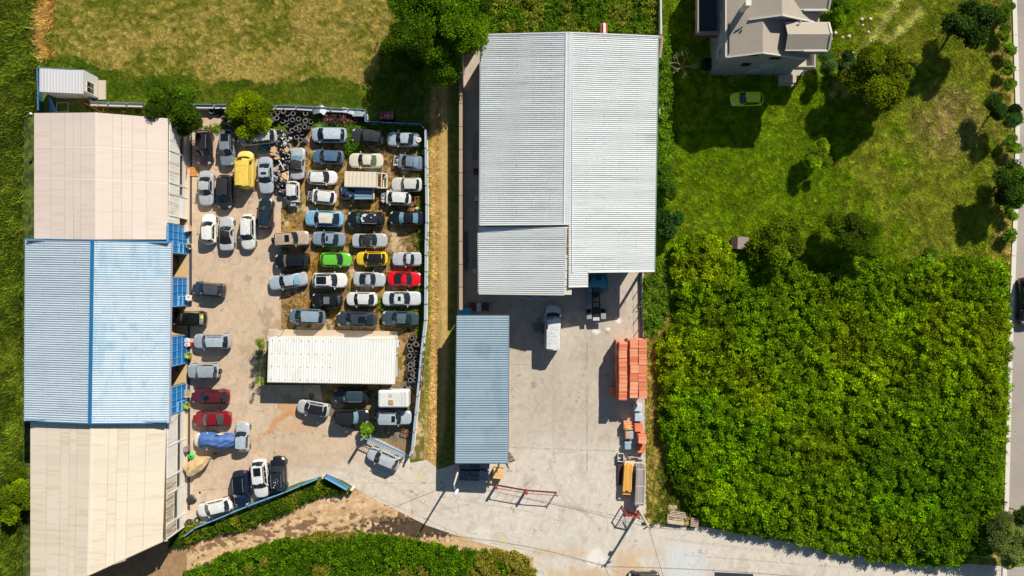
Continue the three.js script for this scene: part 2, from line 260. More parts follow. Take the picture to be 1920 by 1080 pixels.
const whiteRoof = [noiseTex([214, 218, 217], [198, 200, 196], 0.3, 2.4, 0.5, 0.85), noiseTex([217, 221, 220], [202, 204, 200], 0.3, 2.2, 0.5, 0.85), noiseTex([211, 215, 215], [190, 190, 184], 0.3, 2.6, 0.55, 0.85)].map(t => metal(t, 0.5));
const shedRoof = [noiseTex([150, 170, 184], [136, 156, 172], 0.7, 0.4), noiseTex([156, 176, 189], [142, 162, 176], 0.7, 0.4)].map(t => metal(t, 0.5));
const creamRoof = [noiseTex([238, 236, 230], [226, 220, 208], 0.5, 0.5), noiseTex([240, 239, 234], [230, 226, 216], 0.5, 0.5)].map(t => metal(t, 0.5));
const white = mat([226, 224, 218], 0.7), grey = mat([120, 122, 124], 0.7), darkGrey = mat([44, 46, 50], 0.7), glassDark = mat([22, 26, 30], 0.08, { clearcoat: 0.6 });
const plaster = mat([176, 166, 152], 0.9), steel = mat([150, 154, 158], 0.5), wood = mat([176, 142, 100], 0.85), woodPale = mat([206, 186, 158], 0.85), woodYellow = mat([224, 176, 96], 0.85), woodGrey = mat([150, 140, 136], 0.9);
const weathered = metal(noiseTex([232, 228, 220], [176, 162, 140], 0.5, 5, 0.45, 0.85), 0.8), weathered2 = metal(noiseTex([204, 196, 180], [120, 104, 74], 0.5, 5, 0.4, 0.75), 0.85);

// the long workshop on the left: two beige halls with a blue hall between them; its front faces the car yard
const fx = z => -40.55 - 0.4 * (z + 20) / 50;
const fbox = (z0, z1, h0, h1, off = 0, th = 0.14) => { const g = beam(new V3(fx(z0) + off, (h0 + h1) / 2, z0), new V3(fx(z1) + off, (h0 + h1) / 2, z1), th, h1 - h0), q = g.attributes.position; for (let i = 0; i < q.count; i++) g.attributes.uv.setXY(i, q.getY(i) / 20 + 0.2, q.getZ(i) / 20); return g; };
function facadeBay(t, z0, z1, w0, w1, top, glazed = true, clad = weathered) {
  const n = Math.max(2, Math.round((z1 - z0) / 1.25));
  for (let i = 0; i < n; i++) { const a = lerp(z0, z1, i / n), b = lerp(z0, z1, (i + 1) / n) - 0.02; part('cladding_panel', fbox(a, b, w1 + 0.03, top, rr(-0.01, 0.01)), clad, t); part('wall_panel', fbox(a, b, 0, w0 - 0.03, rr(-0.01, 0.01), 0.16), white, t); }
  if (glazed) {
    const m = Math.max(1, Math.round((z1 - z0) / 1.9)), wf = part('window', [fbox(z0 + 0.1, z1 - 0.1, w0 - 0.03, w0 + 0.04, 0.02, 0.2), fbox(z0 + 0.1, z1 - 0.1, w1 - 0.04, w1 + 0.03, 0.02, 0.2), fbox(z0 + 0.08, z0 + 0.14, w0, w1, 0.02, 0.18), fbox(z1 - 0.14, z1 - 0.08, w0, w1, 0.02, 0.18)], mat([200, 196, 188], 0.7), t);
    for (let i = 0; i < m; i++) { const a = lerp(z0, z1, i / m) + 0.06, b = lerp(z0, z1, (i + 1) / m) - 0.06; part('pane', fbox(a, b, w0 + 0.04, w1 - 0.04, -0.03, 0.06), mat([66, 56, 46], 0.35), wf); }
  } else part('wall_panel', fbox(z0, z1, w0, w1, 0, 0.13), mat([236, 234, 230], 0.7), t);
  part('pilaster', fbox(z1 - 0.05, z1 + 0.05, 0, top + 0.03, 0.05, 0.16), white, t);
}
function hallShell(t, x0, z0, x1, z1, h, open = false) {    // outer walls of a hall, the front left to its facade
  part('side_wall', box(0.2, h, z1 - z0 - 0.1, x0 + 0.35, h / 2, (z0 + z1) / 2), plaster, t);
}
{
  const t = thing('workshop_hall', 'beige metal roofed workshop hall at the top left, below the small white cabin', 'building');
  const A = P(64, 449, 4.6), B = P(64, 212, 4.6), C = P(180, 211, 5.9), D = P(180, 449, 5.9), E = P(315, 449, 4.6), F = P(315, 222, 4.6);
  roofPanels(t, B, A, D, C, [0, 0.262, 0.515, 0.775, 1], [0, 0.27, 0.5, 0.64, 0.75, 1], tanRoof);
  roofPanels(t, F, E, D, C, [0, 0.262, 0.515, 0.775, 1], [0, 0.3, 0.5, 0.65, 0.77, 1], tanRoof);
  part('ridge_cap', beam(C.clone().add(new V3(0, 0.02, 0)), D.clone().add(new V3(0, 0.02, 0)), 0.24, 0.04), mat([226, 214, 200], 0.7), t);
  for (const z of [F.z, E.z].map((q, i) => lerp(F.z, E.z, 0.26 + i * 0.26))) part('lap_joint', [beam(new V3(A.x, 4.61, z - 0.3), new V3(C.x, 5.905, z), 0.09, 0.014), beam(new V3(C.x, 5.905, z), new V3(E.x, 4.61, z + 0.3), 0.09, 0.014)], mat([236, 224, 208], 0.7), t);
  part('gutter', [fbox(F.z, -7.6, 4.3, 4.42, -0.14, 0.34)], mat([122, 98, 62], 0.9), t);
  part('end_wall', prism([[A.x + 0.3, B.z + 0.15], [F.x + 0.2, F.z + 0.15], [F.x + 0.2, F.z + 0.35], [A.x + 0.3, B.z + 0.35]], 0, 4.5), plaster, t);
  hallShell(t, A.x, B.z, E.x, A.z, 4.4);
  facadeBay(t, F.z + 0.1, -16.3, 1.25, 2.2, 4.5); facadeBay(t, -16.3, -12.5, 1.25, 2.2, 4.5); facadeBay(t, -12.5, -11.2, 1.25, 2.2, 4.5); facadeBay(t, -11.2, -8.6, 1.25, 2.2, 4.5, false);
  part('cladding_panel', fbox(-8.5, -7.75, 2, 4.5), weathered, t);
  part('plinth', fbox(-20, -7.7, 0, 0.12, 0.22, 0.3), mat([206, 180, 146], 0.9), t);
  part('vent', box(0.05, 0.3, 0.2, fx(-19.6) + 0.1, 3.9, -19.2), darkGrey, t);
}
{
  const t = thing('workshop_hall', 'blue and white ribbed roof hall with a blue ridge, between two beige halls', 'building');
  const A = P(49, 448, 5.1), B = P(47, 789, 5.1), C = P(169, 794, 6.4), D = P(174, 450, 6.4), E = P(321, 453, 5.1), F = P(317, 793, 5.1);
  roofSheets(t, A, B, C, D, 20, 4, 0.064, paleBlue);
  roofSheets(t, E, F, C, D, 20, 4, 0.064, fadedBlue);
  screws(t, A, B, C, D, 40, [0.05, 0.27, 0.5, 0.73, 0.95]); screws(t, E, F, C, D, 40, [0.05, 0.27, 0.5, 0.73, 0.95]);
  part('ridge_cap', beam(D.clone().setY(6.47), C.clone().setY(6.47), 0.4, 0.08), mat([32, 110, 160], 0.5), t);
  part('gutter', beam(E.clone().add(new V3(0.08, -0.04, 0)), F.clone().add(new V3(0.08, -0.04, 0)), 0.16, 0.12), mat([160, 158, 164], 0.5), t);
  part('gutter', beam(A.clone().add(new V3(-0.06, -0.04, 0)), B.clone().add(new V3(-0.06, -0.04, 0)), 0.14, 0.12), mat([150, 172, 190], 0.5), t);
  for (const [a, b, c] of [[A, D, E], [B, C, F]]) part('gable_trim', [beam(a, b, 0.12, 0.2), beam(b, c, 0.12, 0.2)], mat([58, 120, 164], 0.5), t);
  hallShell(t, A.x, A.z, E.x, B.z, 5);
  for (const [a, b, c] of [[A, D, E], [B, C, F]]) part('end_wall', beam(new V3(a.x + 0.3, 5, a.z + (a === A ? 0.15 : -0.15)), new V3(c.x - 0.2, 5, c.z + (a === A ? 0.15 : -0.15)), 0.12, 1.1), mat([120, 150, 176], 0.7), t);
  const blue = [mat([18, 116, 184], 0.45), mat([14, 108, 176], 0.45), mat([22, 122, 190], 0.45)], rail = mat([104, 170, 214], 0.5);
  const cellG = new Map();
  const doors = [[-7.65, -4.2], [-1.25, 2.25], [5.85, 9.4], [11.9, 15.2]];
  for (const [z0, z1] of doors) {
    const d = part('sliding_door', [fbox(z0, z1, 4.72, 4.9, 0.04, 0.16), fbox(z0, z1, 0, 0.1, 0.04, 0.16), fbox(z0, z0 + 0.08, 0, 4.9, 0.04, 0.16), fbox(z1 - 0.08, z1, 0, 4.9, 0.04, 0.16), ...[1, 2, 3].map(i => fbox(z0, z1, i * 1.2 - 0.025, i * 1.2 + 0.025, 0.045, 0.15)), ...[1, 2, 3].map(i => fbox(lerp(z0, z1, i / 4) - 0.02, lerp(z0, z1, i / 4) + 0.02, 0, 4.9, 0.045, 0.15))], rail, t);
    for (let i = 0; i < 4; i++) for (let j = 0; j < 4; j++) part('door_panel', fbox(lerp(z0, z1, i / 4) + 0.03, lerp(z0, z1, (i + 1) / 4) - 0.03, j * 1.2 + 0.03, j * 1.2 + 1.17, 0, 0.1), pick(blue), d);
    if (z0 !== 5.85) part('wicket_door', [fbox(z1 - 1.25, z1 - 1.17, 0.1, 2.1, 0.05, 0.18), fbox(z1 - 1.25, z1 - 0.1, 2.06, 2.14, 0.05, 0.18), fbox(z1 - 1.25, z1 - 0.1, 1.05, 1.1, 0.05, 0.18)], mat([150, 200, 232], 0.5), d);
  }
  for (const z of [-4.2, -1.25, 2.25, 5.85, 9.4, 11.9]) part('column', box(0.22, 4.9, 0.22, fx(z) - 0.12, 2.45, z), mat([120, 116, 110], 0.8), t);
  part('rear_wall', box(0.15, 4.8, 22.8, -46.5, 2.4, 4), mat([80, 80, 84], 0.9), t);
  for (const z of [-3.2, 3.2, 9.8]) part('shelving', [box(0.5, 1.8, 1.4, -41.9, 0.9, z)], mat([40, 40, 44], 0.8), t);
}
{
  const t = thing('workshop_hall', 'beige metal roofed workshop hall at the bottom left, beside the covered boat', 'building');
  const A = P(57, 790, 4.6), B = P(57, 1130, 4.6), C = P(165, 1079, 5.9), D = P(172, 790, 5.9), E = P(312, 792, 4.6), F = P(305, 1015, 4.6);
  const vs = [0, 0.27, 0.5, 0.65, 0.77, 1];
  roofPanels(t, A, B, C, D, [0, 0.2, 0.4, 0.6, 0.8, 1], vs, tanRoof2);
  roofPanels(t, E, F, C, D, [0, 0.25, 0.5, 0.75, 1], vs, tanRoof2);
  part('ridge_cap', beam(D.clone().setY(5.92), C.clone().setY(5.92), 0.24, 0.04), mat([230, 218, 200], 0.7), t);
  part('gutter', fbox(15.3, F.z, 4.3, 4.42, -0.14, 0.36), mat([116, 96, 62], 0.9), t);
  part('roof_edge', [beam(C, F, 0.12, 0.14), beam(B, C, 0.12, 0.14)], mat([190, 180, 164], 0.7), t);
  part('end_wall', [beam(new V3(F.x - 0.1, 2.2, F.z - 0.15), new V3(C.x, 2.2, C.z - 0.2), 0.2, 4.4), beam(new V3(C.x, 2.2, C.z - 0.2), new V3(B.x + 0.3, 2.2, B.z - 0.2), 0.2, 4.4), beam(new V3(C.x + 4, 5, C.z - 1.6), new V3(C.x - 3.5, 5, C.z + 1), 0.18, 0.9)], plaster, t);
  hallShell(t, A.x, A.z, E.x, B.z, 4.4);
  facadeBay(t, 15.3, 18.8, 1.25, 2.2, 4.5); facadeBay(t, 18.8, 22.5, 1.25, 2.2, 4.5); facadeBay(t, 22.5, 24.5, 1.3, 2.3, 4.5, true, weathered2); facadeBay(t, 24.5, 28.1, 1.9, 2.9, 4.5, true, weathered2); facadeBay(t, 28.1, 29.75, 1.25, 2.2, 4.5, true, weathered2);
  part('plinth', fbox(15.2, 22, 0, 0.12, 0.22, 0.3), mat([206, 176, 132], 0.9), t);
  part('flue', [bar(new V3(F.x + 0.1, 4.5, F.z), new V3(F.x + 0.55, 4.5, F.z - 0.05), 0.05)], white, t);
}
// small white cabin above the workshop with the fenced plot
{
  const t = thing('guard_cabin', 'small white ribbed roof cabin with two windows at the top left corner', 'cabin');
  const A = P(74, 172, 3.1), B = P(156, 176, 3.1), C = P(156, 133, 3.3), D = P(74, 128, 3.3);
  roofSheets(t, A, B, C, D, 7, 2, 0.03, [mat([214, 212, 214], 0.5), mat([208, 207, 210], 0.5)]);
  const x0 = A.x + 0.15, x1 = B.x - 0.05, z0 = D.z + 0.15, z1 = A.z - 0.1;
  part('wall', [box(0.1, 2.9, z1 - z0, x0, 1.5, (z0 + z1) / 2), box(x1 - x0, 2.9, 0.1, (x0 + x1) / 2, 1.5, z0), box(x1 - x0, 2.9, 0.1, (x0 + x1) / 2, 1.5, z1), box(0.1, 2.9, z1 - z0, x1, 1.5, (z0 + z1) / 2)], mat([206, 204, 200], 0.7), t);
  for (const z of [0.56, 0.84]) { const zc = lerp(z0, z1, z), w = part('window', [box(0.06, 1.5, 0.08, x1 + 0.08, 1.75, zc - 0.34), box(0.06, 1.5, 0.08, x1 + 0.08, 1.75, zc + 0.34), box(0.06, 0.08, 0.7, x1 + 0.08, 2.46, zc), box(0.06, 0.08, 0.7, x1 + 0.08, 1.02, zc)], white, t); part('pane', box(0.04, 1.4, 0.62, x1 + 0.07, 1.75, zc), glassDark, w); }
  part('step', box(0.9, 0.25, 2.4, x1 + 0.6, 0.12, (z0 + z1) / 2 + 0.3), mat([196, 180, 160], 0.9), t);
}
// white cabin roofed building in the car yard
{
  const t = thing('office_building', 'long low white ribbed roof building in the middle of the car yard', 'building');
  const A = P(501, 716, 2.6), B = P(740, 720, 2.6), C = P(743, 637, 2.85), D = P(504, 632, 2.85);
  roofSheets(t, A, B, C, D, 16, 3, 0.035, creamRoof);
  const sc = []; for (let i = 0; i < 9; i++) for (let j = 0; j < 4; j++) { const q = A.clone().lerp(B, 0.03 + i * 0.057).lerp(D.clone().lerp(C, 0.03 + i * 0.057), 0.06 + j * 0.29); sc.push(box(0.09, 0.03, 0.09, q.x, q.y + 0.035, q.z)); } part('screw', sc, mat([120, 104, 88], 0.8), t).userData.kind = 'stuff';
  const x0 = A.x + 0.2, x1 = B.x - 0.15, z0 = D.z + 0.1, z1 = A.z - 0.35;
  part('wall', [box(x1 - x0, 2.4, 0.15, (x0 + x1) / 2, 1.2, z1), box(x1 - x0, 2.5, 0.15, (x0 + x1) / 2, 1.25, z0 + 0.2), box(0.15, 2.4, z1 - z0, x0, 1.2, (z0 + z1) / 2), box(0.15, 2.4, z1 - z0, x1, 1.2, (z0 + z1) / 2)], white, t);
  part('fascia', [beam(A.clone().add(new V3(0, -0.08, 0.03)), B.clone().add(new V3(0, -0.08, 0.03)), 0.06, 0.14), beam(B.clone().add(new V3(0.04, -0.08, 0)), C.clone().add(new V3(0.04, -0.08, 0)), 0.06, 0.14)], mat([200, 200, 198], 0.6), t);
  for (const x of [0.2, 0.45, 0.7]) { const xc = lerp(x0, x1, x), w = part('window', [box(1.5, 0.06, 0.1, xc, 2.0, z1 + 0.1), box(1.5, 0.06, 0.1, xc, 0.95, z1 + 0.1), box(0.06, 1.1, 0.1, xc - 0.74, 1.48, z1 + 0.1), box(0.06, 1.1, 0.1, xc + 0.74, 1.48, z1 + 0.1)], grey, t); part('pane', box(1.4, 1.0, 0.04, xc, 1.48, z1 + 0.1), glassDark, w); }
  part('downpipe', [bar(new V3(x1 + 0.25, 0.1, z1 - 1), new V3(x1 + 0.25, 0.1, z1 + 0.2), 0.06), bar(new V3(x1 + 0.2, 0, z0 + 2.2), new V3(x1 + 0.2, 2.5, z0 + 2.2), 0.05)], steel, t);
  const q = P(748, 643, 1.2); const ac = thing('air_conditioner', 'small white air conditioning box on the right end of the long white office roof', 'air conditioner', [x1 + 0.32, 1.2, z0 + 0.8]);
  part('casing', new RoundedBoxGeometry(0.36, 0.7, 0.85, 2, 0.03), mat([210, 208, 204], 0.5), ac); part('fan_grille', new THREE.CylinderGeometry(0.26, 0.26, 0.02, 16).rotateZ(Math.PI / 2).translate(0.185, 0, 0), darkGrey, ac);
  const pb = thing('signal_bracket', 'thin dark barrier post on the concrete strip behind the white office building', 'barrier', P(534, 617, 0)); part('post', bar(new V3(0, 0, 0), new V3(0, 0.9, 0), 0.04), darkGrey, pb); part('arm', bar(new V3(0, 0.9, 0), new V3(-0.5, 0.9, 0), 0.03), darkGrey, pb);
}
// the big hall of the building yard
{
  const t = thing('warehouse', 'large light grey ribbed roof hall with a wide ridge in the building yard', 'building');
  const A = P(902, 66, 5), B = P(900, 423, 5), C = P(1063, 422, 6.4), D = P(1067, 62, 6.4);
  roofSheets(t, A, B, C, D, 24, 4, 0.064, whiteRoof);
  const E = P(1234, 69, 5), F = P(1227, 508, 5), Gd = P(1066, 510, 6.4);
  roofSheets(t, E, F, Gd, D, 29, 4, 0.064, whiteRoof);
  screws(t, A, B, C, D, 48, [0.04, 0.22, 0.42, 0.6, 0.8, 0.96]); screws(t, E, F, Gd, D, 58, [0.04, 0.22, 0.42, 0.6, 0.8, 0.96]);
  const F2 = F.clone().lerp(E, -0.062), G2 = Gd.clone().lerp(D, -0.062);
  roofSheets(t, F, F2, G2, Gd, 2, 4, 0.064, whiteRoof, 0.775, 1);
  part('ridge_cap', slab(D.clone().add(new V3(-0.34, 0.03, 0)), C.clone().add(new V3(-0.34, 0.03, 0)), C.clone().add(new V3(0.4, 0.03, 0)), D.clone().add(new V3(0.4, 0.03, 0)), 0, 1, 0, 1, [[0, 0.0], [1, 0.0]]), mat([206, 208, 210], 0.6), t);
  part('ridge_flashing', [beam(D.clone().add(new V3(-0.36, 0.02, 0)), C.clone().add(new V3(-0.36, 0.02, 0)), 0.08, 0.1), beam(D.clone().add(new V3(0.42, 0.02, 0)), Gd.clone().add(new V3(0.42, 0.02, 0)), 0.08, 0.1)], mat([220, 222, 222], 0.6), t);
  part('gutter', beam(A.clone().add(new V3(-0.08, -0.02, 0)), B.clone().add(new V3(-0.08, -0.02, 0)), 0.14, 0.12), mat([150, 156, 160], 0.5), t);
  part('gutter', beam(E.clone().add(new V3(0.06, -0.02, 0)), F.clone().add(new V3(0.06, -0.02, 0)), 0.12, 0.12), mat([96, 140, 112], 0.5), t);
  part('roof_edge', [beam(A.clone().add(new V3(0, 0, -0.05)), D.clone().add(new V3(0, 0, -0.05)), 0.14, 0.16), beam(D.clone().add(new V3(0, 0, -0.05)), E.clone().add(new V3(0, 0, -0.05)), 0.14, 0.16)], mat([206, 210, 212], 0.6), t);
  part('roof_edge', [beam(F.clone().add(new V3(0, 0.02, 0.05)), F.clone().lerp(Gd, 0.775).add(new V3(0, 0.02, 0.05)), 0.14, 0.16), beam(F2.clone().lerp(G2, 0.775), G2, 0.14, 0.16), beam(B.clone().add(new V3(0, 0.05, -0.1)), C.clone().add(new V3(0, 0.05, -0.1)), 0.16, 0.14)], mat([228, 226, 218], 0.6), t);
  const z0 = A.z + 0.5;
  part('wall', [box(0.2, 4.8, B.z - z0, A.x + 0.3, 2.4, (z0 + B.z) / 2), box(0.2, 4.7, -6 - z0, E.x - 0.45, 2.35, (z0 - 6) / 2), box(E.x - A.x - 1, 4.8, 0.2, (A.x + E.x) / 2, 2.4, z0 + 0.1), box(E.x - C.x - 1, 4.8, 0.2, (C.x + E.x) / 2, 2.4, -6)], mat([186, 186, 182], 0.8), t);
  part('gable_wall', prism([[A.x + 0.4, z0], [E.x - 0.4, z0], [E.x - 0.4, z0 + 0.1], [A.x + 0.4, z0 + 0.1]], 4.8, 5), mat([186, 186, 182], 0.8), t);
  for (const z of [-5.2, -2.4]) part('column', box(0.25, 4.8, 0.25, F.x - 0.4, 2.4, z), steel, t);
  // lower bay on the left, a little below the main slope
  const a = P(897, 425, 4.4), b = P(898, 549, 4.4), c = P(1058, 551, 6.15), d = P(1062, 425, 6.35);
  roofSheets(t, a, b, c, d, 8, 4, 0.064, whiteRoof);
  part('bay_gutter', beam(b.clone().add(new V3(0, -0.04, 0.08)), c.clone().add(new V3(0, -0.04, 0.08)), 0.2, 0.14), mat([216, 210, 192], 0.7), t);
  part('roof_edge', beam(a.clone().add(new V3(-0.06, -0.02, 0)), b.clone().add(new V3(-0.06, -0.02, 0)), 0.12, 0.12), steel, t);
  part('valley_gutter', [beam(C.clone().add(new V3(0.18, -0.1, 0.2)), new V3(c.x + 0.42, 6.08, c.z + 0.1), 0.86, 0.1), ...[0.1, 0.28, 0.45, 0.62, 0.75, 0.86].map(k => beam(C.clone().lerp(c, k).add(new V3(0.05, 0.02, 0.2)), C.clone().lerp(c, k).add(new V3(0.4, 0.02, 0.2)), 0.06, 0.05))], mat([214, 206, 188], 0.8), t);
  part('valley_gutter', beam(C.clone().lerp(c, 0.02).add(new V3(0.14, -0.02, 0.2)), C.clone().lerp(c, 0.4).add(new V3(0.16, -0.02, 0.2)), 0.16, 0.06), mat([120, 96, 66], 0.9), t, 'stained brown length of the gutter');
  part('wall', [box(0.2, 4.1, b.z - a.z, a.x + 0.4, 2.05, (a.z + b.z) / 2), box(c.x - b.x - 0.8, 4.1, 0.2, (b.x + c.x) / 2, 2.05, b.z - 0.9)], mat([186, 186, 182], 0.8), t);
}
// storage shed of the building yard
{
  const t = thing('storage_shed', 'blue grey ribbed roof shed beside the dirt track in the building yard', 'shed');
  const A = P(857, 592, 3.8), B = P(854, 868, 3.8), C = P(952, 868, 4.1), D = P(954, 592, 4.1);
  roofSheets(t, A, B, C, D, 16, 4, 0.064, shedRoof);
  part('fascia', [beam(B.clone().add(new V3(0, -0.05, 0.05)), C.clone().add(new V3(0, -0.05, 0.05)), 0.08, 0.18), beam(A.clone().add(new V3(0, -0.05, -0.05)), D.clone().add(new V3(0, -0.05, -0.05)), 0.08, 0.16), beam(A.clone().add(new V3(-0.05, -0.05, 0)), B.clone().add(new V3(-0.05, -0.05, 0)), 0.08, 0.16), beam(D.clone().add(new V3(0.05, -0.05, 0)), C.clone().add(new V3(0.05, -0.05, 0)), 0.08, 0.14)], mat([96, 112, 124], 0.6), t);
  part('wall', [box(0.18, 3.7, B.z - A.z - 0.3, A.x + 0.25, 1.85, (A.z + B.z) / 2)], mat([120, 112, 104], 0.9), t);
  for (let i = 0; i < 5; i++) part('post', box(0.16, 3.95, 0.16, D.x - 0.3, 1.98, lerp(D.z + 0.3, C.z - 0.4, i / 4)), steel, t);
  part('post', box(0.16, 3.7, 0.16, B.x + 0.3, 1.85, B.z - 0.1), mat([96, 100, 104], 0.7), t);
}
// the grey house at the top right
{
  const t = thing('house', 'grey rendered family house with dormers and a stone coloured roof, top right', 'house');
  const X0 = 24.75, X1 = 34.3, Z1 = -26.6, ZB = -42, ZS = -30.45;     // west, east and south walls, far end, step of the ridge
  const XR = 28.25, XR2 = 30.1, e = 7.0, r1 = 8.5, r2 = 9.3;
  const tile = [noiseTex([174, 163, 147], [160, 149, 133], 1.6, 5, 0.4, 0.8), noiseTex([178, 167, 151], [164, 153, 137], 1.6, 5, 0.4, 0.8)].map(q => metal(q, 0.92));
  const render = metal(noiseTex([150, 150, 150], [112, 112, 116], 1.2, 0.4, 0.35, 0.75), 0.92), trim = mat([204, 196, 184], 0.8);
  const v = (x, y, z) => new V3(x, y, z), rim = [[0, 0], [1, 0]];
  const W = X0 - 0.12;
  part('roof', [slab(v(W, e, Z1 + 0.1), v(W, e, ZS), v(XR, r1, ZS), v(XR, r1, Z1 + 0.1), 0, 1, 0, 1, rim, 6), slab(v(X1 + 0.15, 6.3, Z1 + 0.1), v(X1 + 0.15, 6.3, ZS), v(XR, r1, ZS), v(XR, r1, Z1 + 0.1), 0, 1, 0, 1, rim, 6)], tile[0], t);
  part('roof', [slab(v(W, e, ZS), v(W, e, ZB), v(XR2, r2, ZB), v(XR2, r2, ZS), 0, 1, 0, 1, rim, 6), slab(v(X1 + 1.0, 7.0, ZS), v(X1 + 1.0, 7.0, ZB), v(XR2, r2, ZB), v(XR2, r2, ZS), 0, 1, 0, 1, rim, 6)], tile[1], t);
  part('roof_step', [quad(v(XR, r1 - 0.05, ZS), v(XR2, r2, ZS), v(X1 + 1, 7, ZS), v(X1, 6.3, ZS))], render, t);
  part('roof_edge', [beam(v(XR - 1.4, r1 - 0.45, ZS + 0.05), v(XR2, r2 + 0.02, ZS + 0.05), 0.16, 0.16), beam(v(XR2, r2 + 0.02, ZS + 0.05), v(X1 + 1.0, 7.02, ZS + 0.05), 0.18, 0.16), beam(v(W, e, Z1 + 0.12), v(XR, r1, Z1 + 0.12), 0.16, 0.14), beam(v(XR, r1, Z1 + 0.12), v(X1 + 0.15, 6.3, Z1 + 0.12), 0.16, 0.14), beam(v(W - 0.08, e - 0.02, Z1 + 0.1), v(W - 0.08, e - 0.02, ZB), 0.14, 0.14)], trim, t);
  const south = part('wall', [new THREE.ExtrudeGeometry(new THREE.Shape([[X0, 0], [X1, 0], [X1, 6.25], [XR, r1 - 0.06], [X0, e - 0.05]].map(q => new THREE.Vector2(...q))), { depth: 0.2, bevelEnabled: false }).translate(0, 0, Z1 - 0.2), box(0.2, e - 0.1, Z1 - 0.2 - ZB, X0 + 0.1, (e - 0.1) / 2, (Z1 - 0.2 + ZB) / 2), box(0.2, 6.2, Z1 - 0.2 - ZB, X1 - 0.1, 3.1, (Z1 - 0.2 + ZB) / 2)], render, t);
  for (const [x, y, w, h] of [[27.6, 7.5, 0.8, 0.45], [30.4, 6.4, 1.1, 0.5], [30.6, 3.6, 1.3, 1.3], [27.8, 4.2, 0.9, 0.9], [29.6, 1.7, 1.0, 1.0]]) { const w_ = part('window', [box(w + 0.16, h + 0.16, 0.06, x, y, Z1 + 0.03)], y > 4 ? darkGrey : mat([190, 196, 200], 0.6), t); part('pane', box(w, h, 0.03, x, y, Z1 + 0.075), y > 4 ? glassDark : mat([150, 180, 196], 0.25), w_); }
  for (const [z, y, d, h] of [[-29.3, 4.3, 1.2, 1.5], [-28.2, 3.0, 0.9, 0.8]]) { const w_ = part('window', box(0.06, h + 0.16, d + 0.16, X0 - 0.03, y, z), white, t); part('pane', box(0.03, h, d, X0 - 0.075, y, z), mat([170, 186, 200], 0.25), w_); }
  for (const [za, zb, xa] of [[-30.0, -26.9, 30.9], [-34.8, -31.5, 31.4]]) {   // dormers with a ridge running east
    const zc = (za + zb) / 2, xe = 35.75;
    const d = part('dormer', [box(xe - xa - 0.3, 1.6, 0.15, (xa + xe) / 2, 7.4, za + 0.15), box(xe - xa - 0.3, 1.6, 0.15, (xa + xe) / 2, 7.4, zb - 0.15), box(0.15, 1.7, zb - za - 0.3, xe - 0.25, 7.4, zc)], render, t);
    part('dormer_roof', [slab(v(xa, 8.2, za), v(xe, 8.2, za), v(xe, 8.9, zc), v(xa, 8.9, zc), 0, 1, 0, 1, rim, 6), slab(v(xa, 8.2, zb), v(xe, 8.2, zb), v(xe, 8.9, zc), v(xa, 8.9, zc), 0, 1, 0, 1, rim, 6)], tile[1], d);
    part('dormer_edge', [beam(v(xe + 0.05, 8.2, za), v(xe + 0.05, 8.92, zc), 0.2, 0.2), beam(v(xe + 0.05, 8.92, zc), v(xe + 0.05, 8.2, zb), 0.2, 0.2), beam(v(33.0, 8.15, zb + 0.05), v(xe, 8.15, zb + 0.05), 0.22, 0.2), beam(v(xa, 8.15, zb + 0.02), v(33.0, 8.15, zb + 0.02), 0.1, 0.14), beam(v(xa, 8.15, za), v(xe, 8.15, za), 0.14, 0.16)], trim, d);
  }
  part('balcony', [box(2.1, 0.2, 5.6, 35.35, 2.5, -29.3), box(0.15, 0.9, 5.6, 36.35, 3.0, -29.3), box(2.0, 0.2, 5.6, 35.3, 0.1, -29.3), box(1.9, 0.9, 0.15, 35.3, 3.0, -26.6)], mat([186, 178, 166], 0.85), t);
  for (const z of [-26.8, -29.4, -32.0]) part('pillar', box(0.22, 2.3, 0.22, 36.2, 1.35, z), trim, t);
  part('terrace', [box(2.6, 0.25, 7, X0 - 1.3, 3.0, -34.0), box(0.18, 0.9, 7, X0 - 2.55, 3.5, -34.0), box(2.6, 0.9, 0.18, X0 - 1.3, 3.5, -30.55)], mat([150, 140, 134], 0.9), t);
  part('terrace_floor', box(2.2, 0.04, 6.5, X0 - 1.2, 3.15, -34.0), mat([66, 68, 76], 0.8), t);
  part('terrace_edge', box(2.9, 0.12, 0.3, X0 - 1.35, 2.85, -30.4), mat([140, 84, 66], 0.8), t);
  const ch = part('chimney', box(0.5, 3.0, 0.5, 26.2, 8.2, -31.6), trim, t); part('chimney_cap', box(0.62, 0.12, 0.62, 26.2, 9.76, -31.6), mat([226, 220, 210], 0.8), ch);
  part('satellite_dish', new THREE.SphereGeometry(0.28, 12, 6, 0, 6.3, 0, 0.9).rotateX(1.2).translate(32.4, 8.5, -30.1), white, t);
  part('roof_clutter', [box(0.25, 0.1, 0.12, 25.6, 7.5, -29.4), box(0.2, 0.1, 0.1, 25.85, 7.6, -29.5), box(0.18, 0.1, 0.16, 26.1, 7.7, -29.3), box(0.14, 0.1, 0.1, 26.15, 7.72, -29.7)], darkGrey, t);
  part('downpipe', bar(v(W + 0.25, 7.18, Z1 - 0.3), v(W + 0.25, 7.18, -30.4), 0.045), darkGrey, t);
  part('steps', [box(2.2, 0.35, 1.0, 34.3, 0.18, Z1 + 0.55), box(2.2, 0.2, 0.4, 34.3, 0.1, Z1 + 1.2)], mat([196, 176, 156], 0.9), t);
  const tank = thing('water_tank', 'round black open tank at the corner of the grey house', 'tank', [24.2, 0, -27.8]);
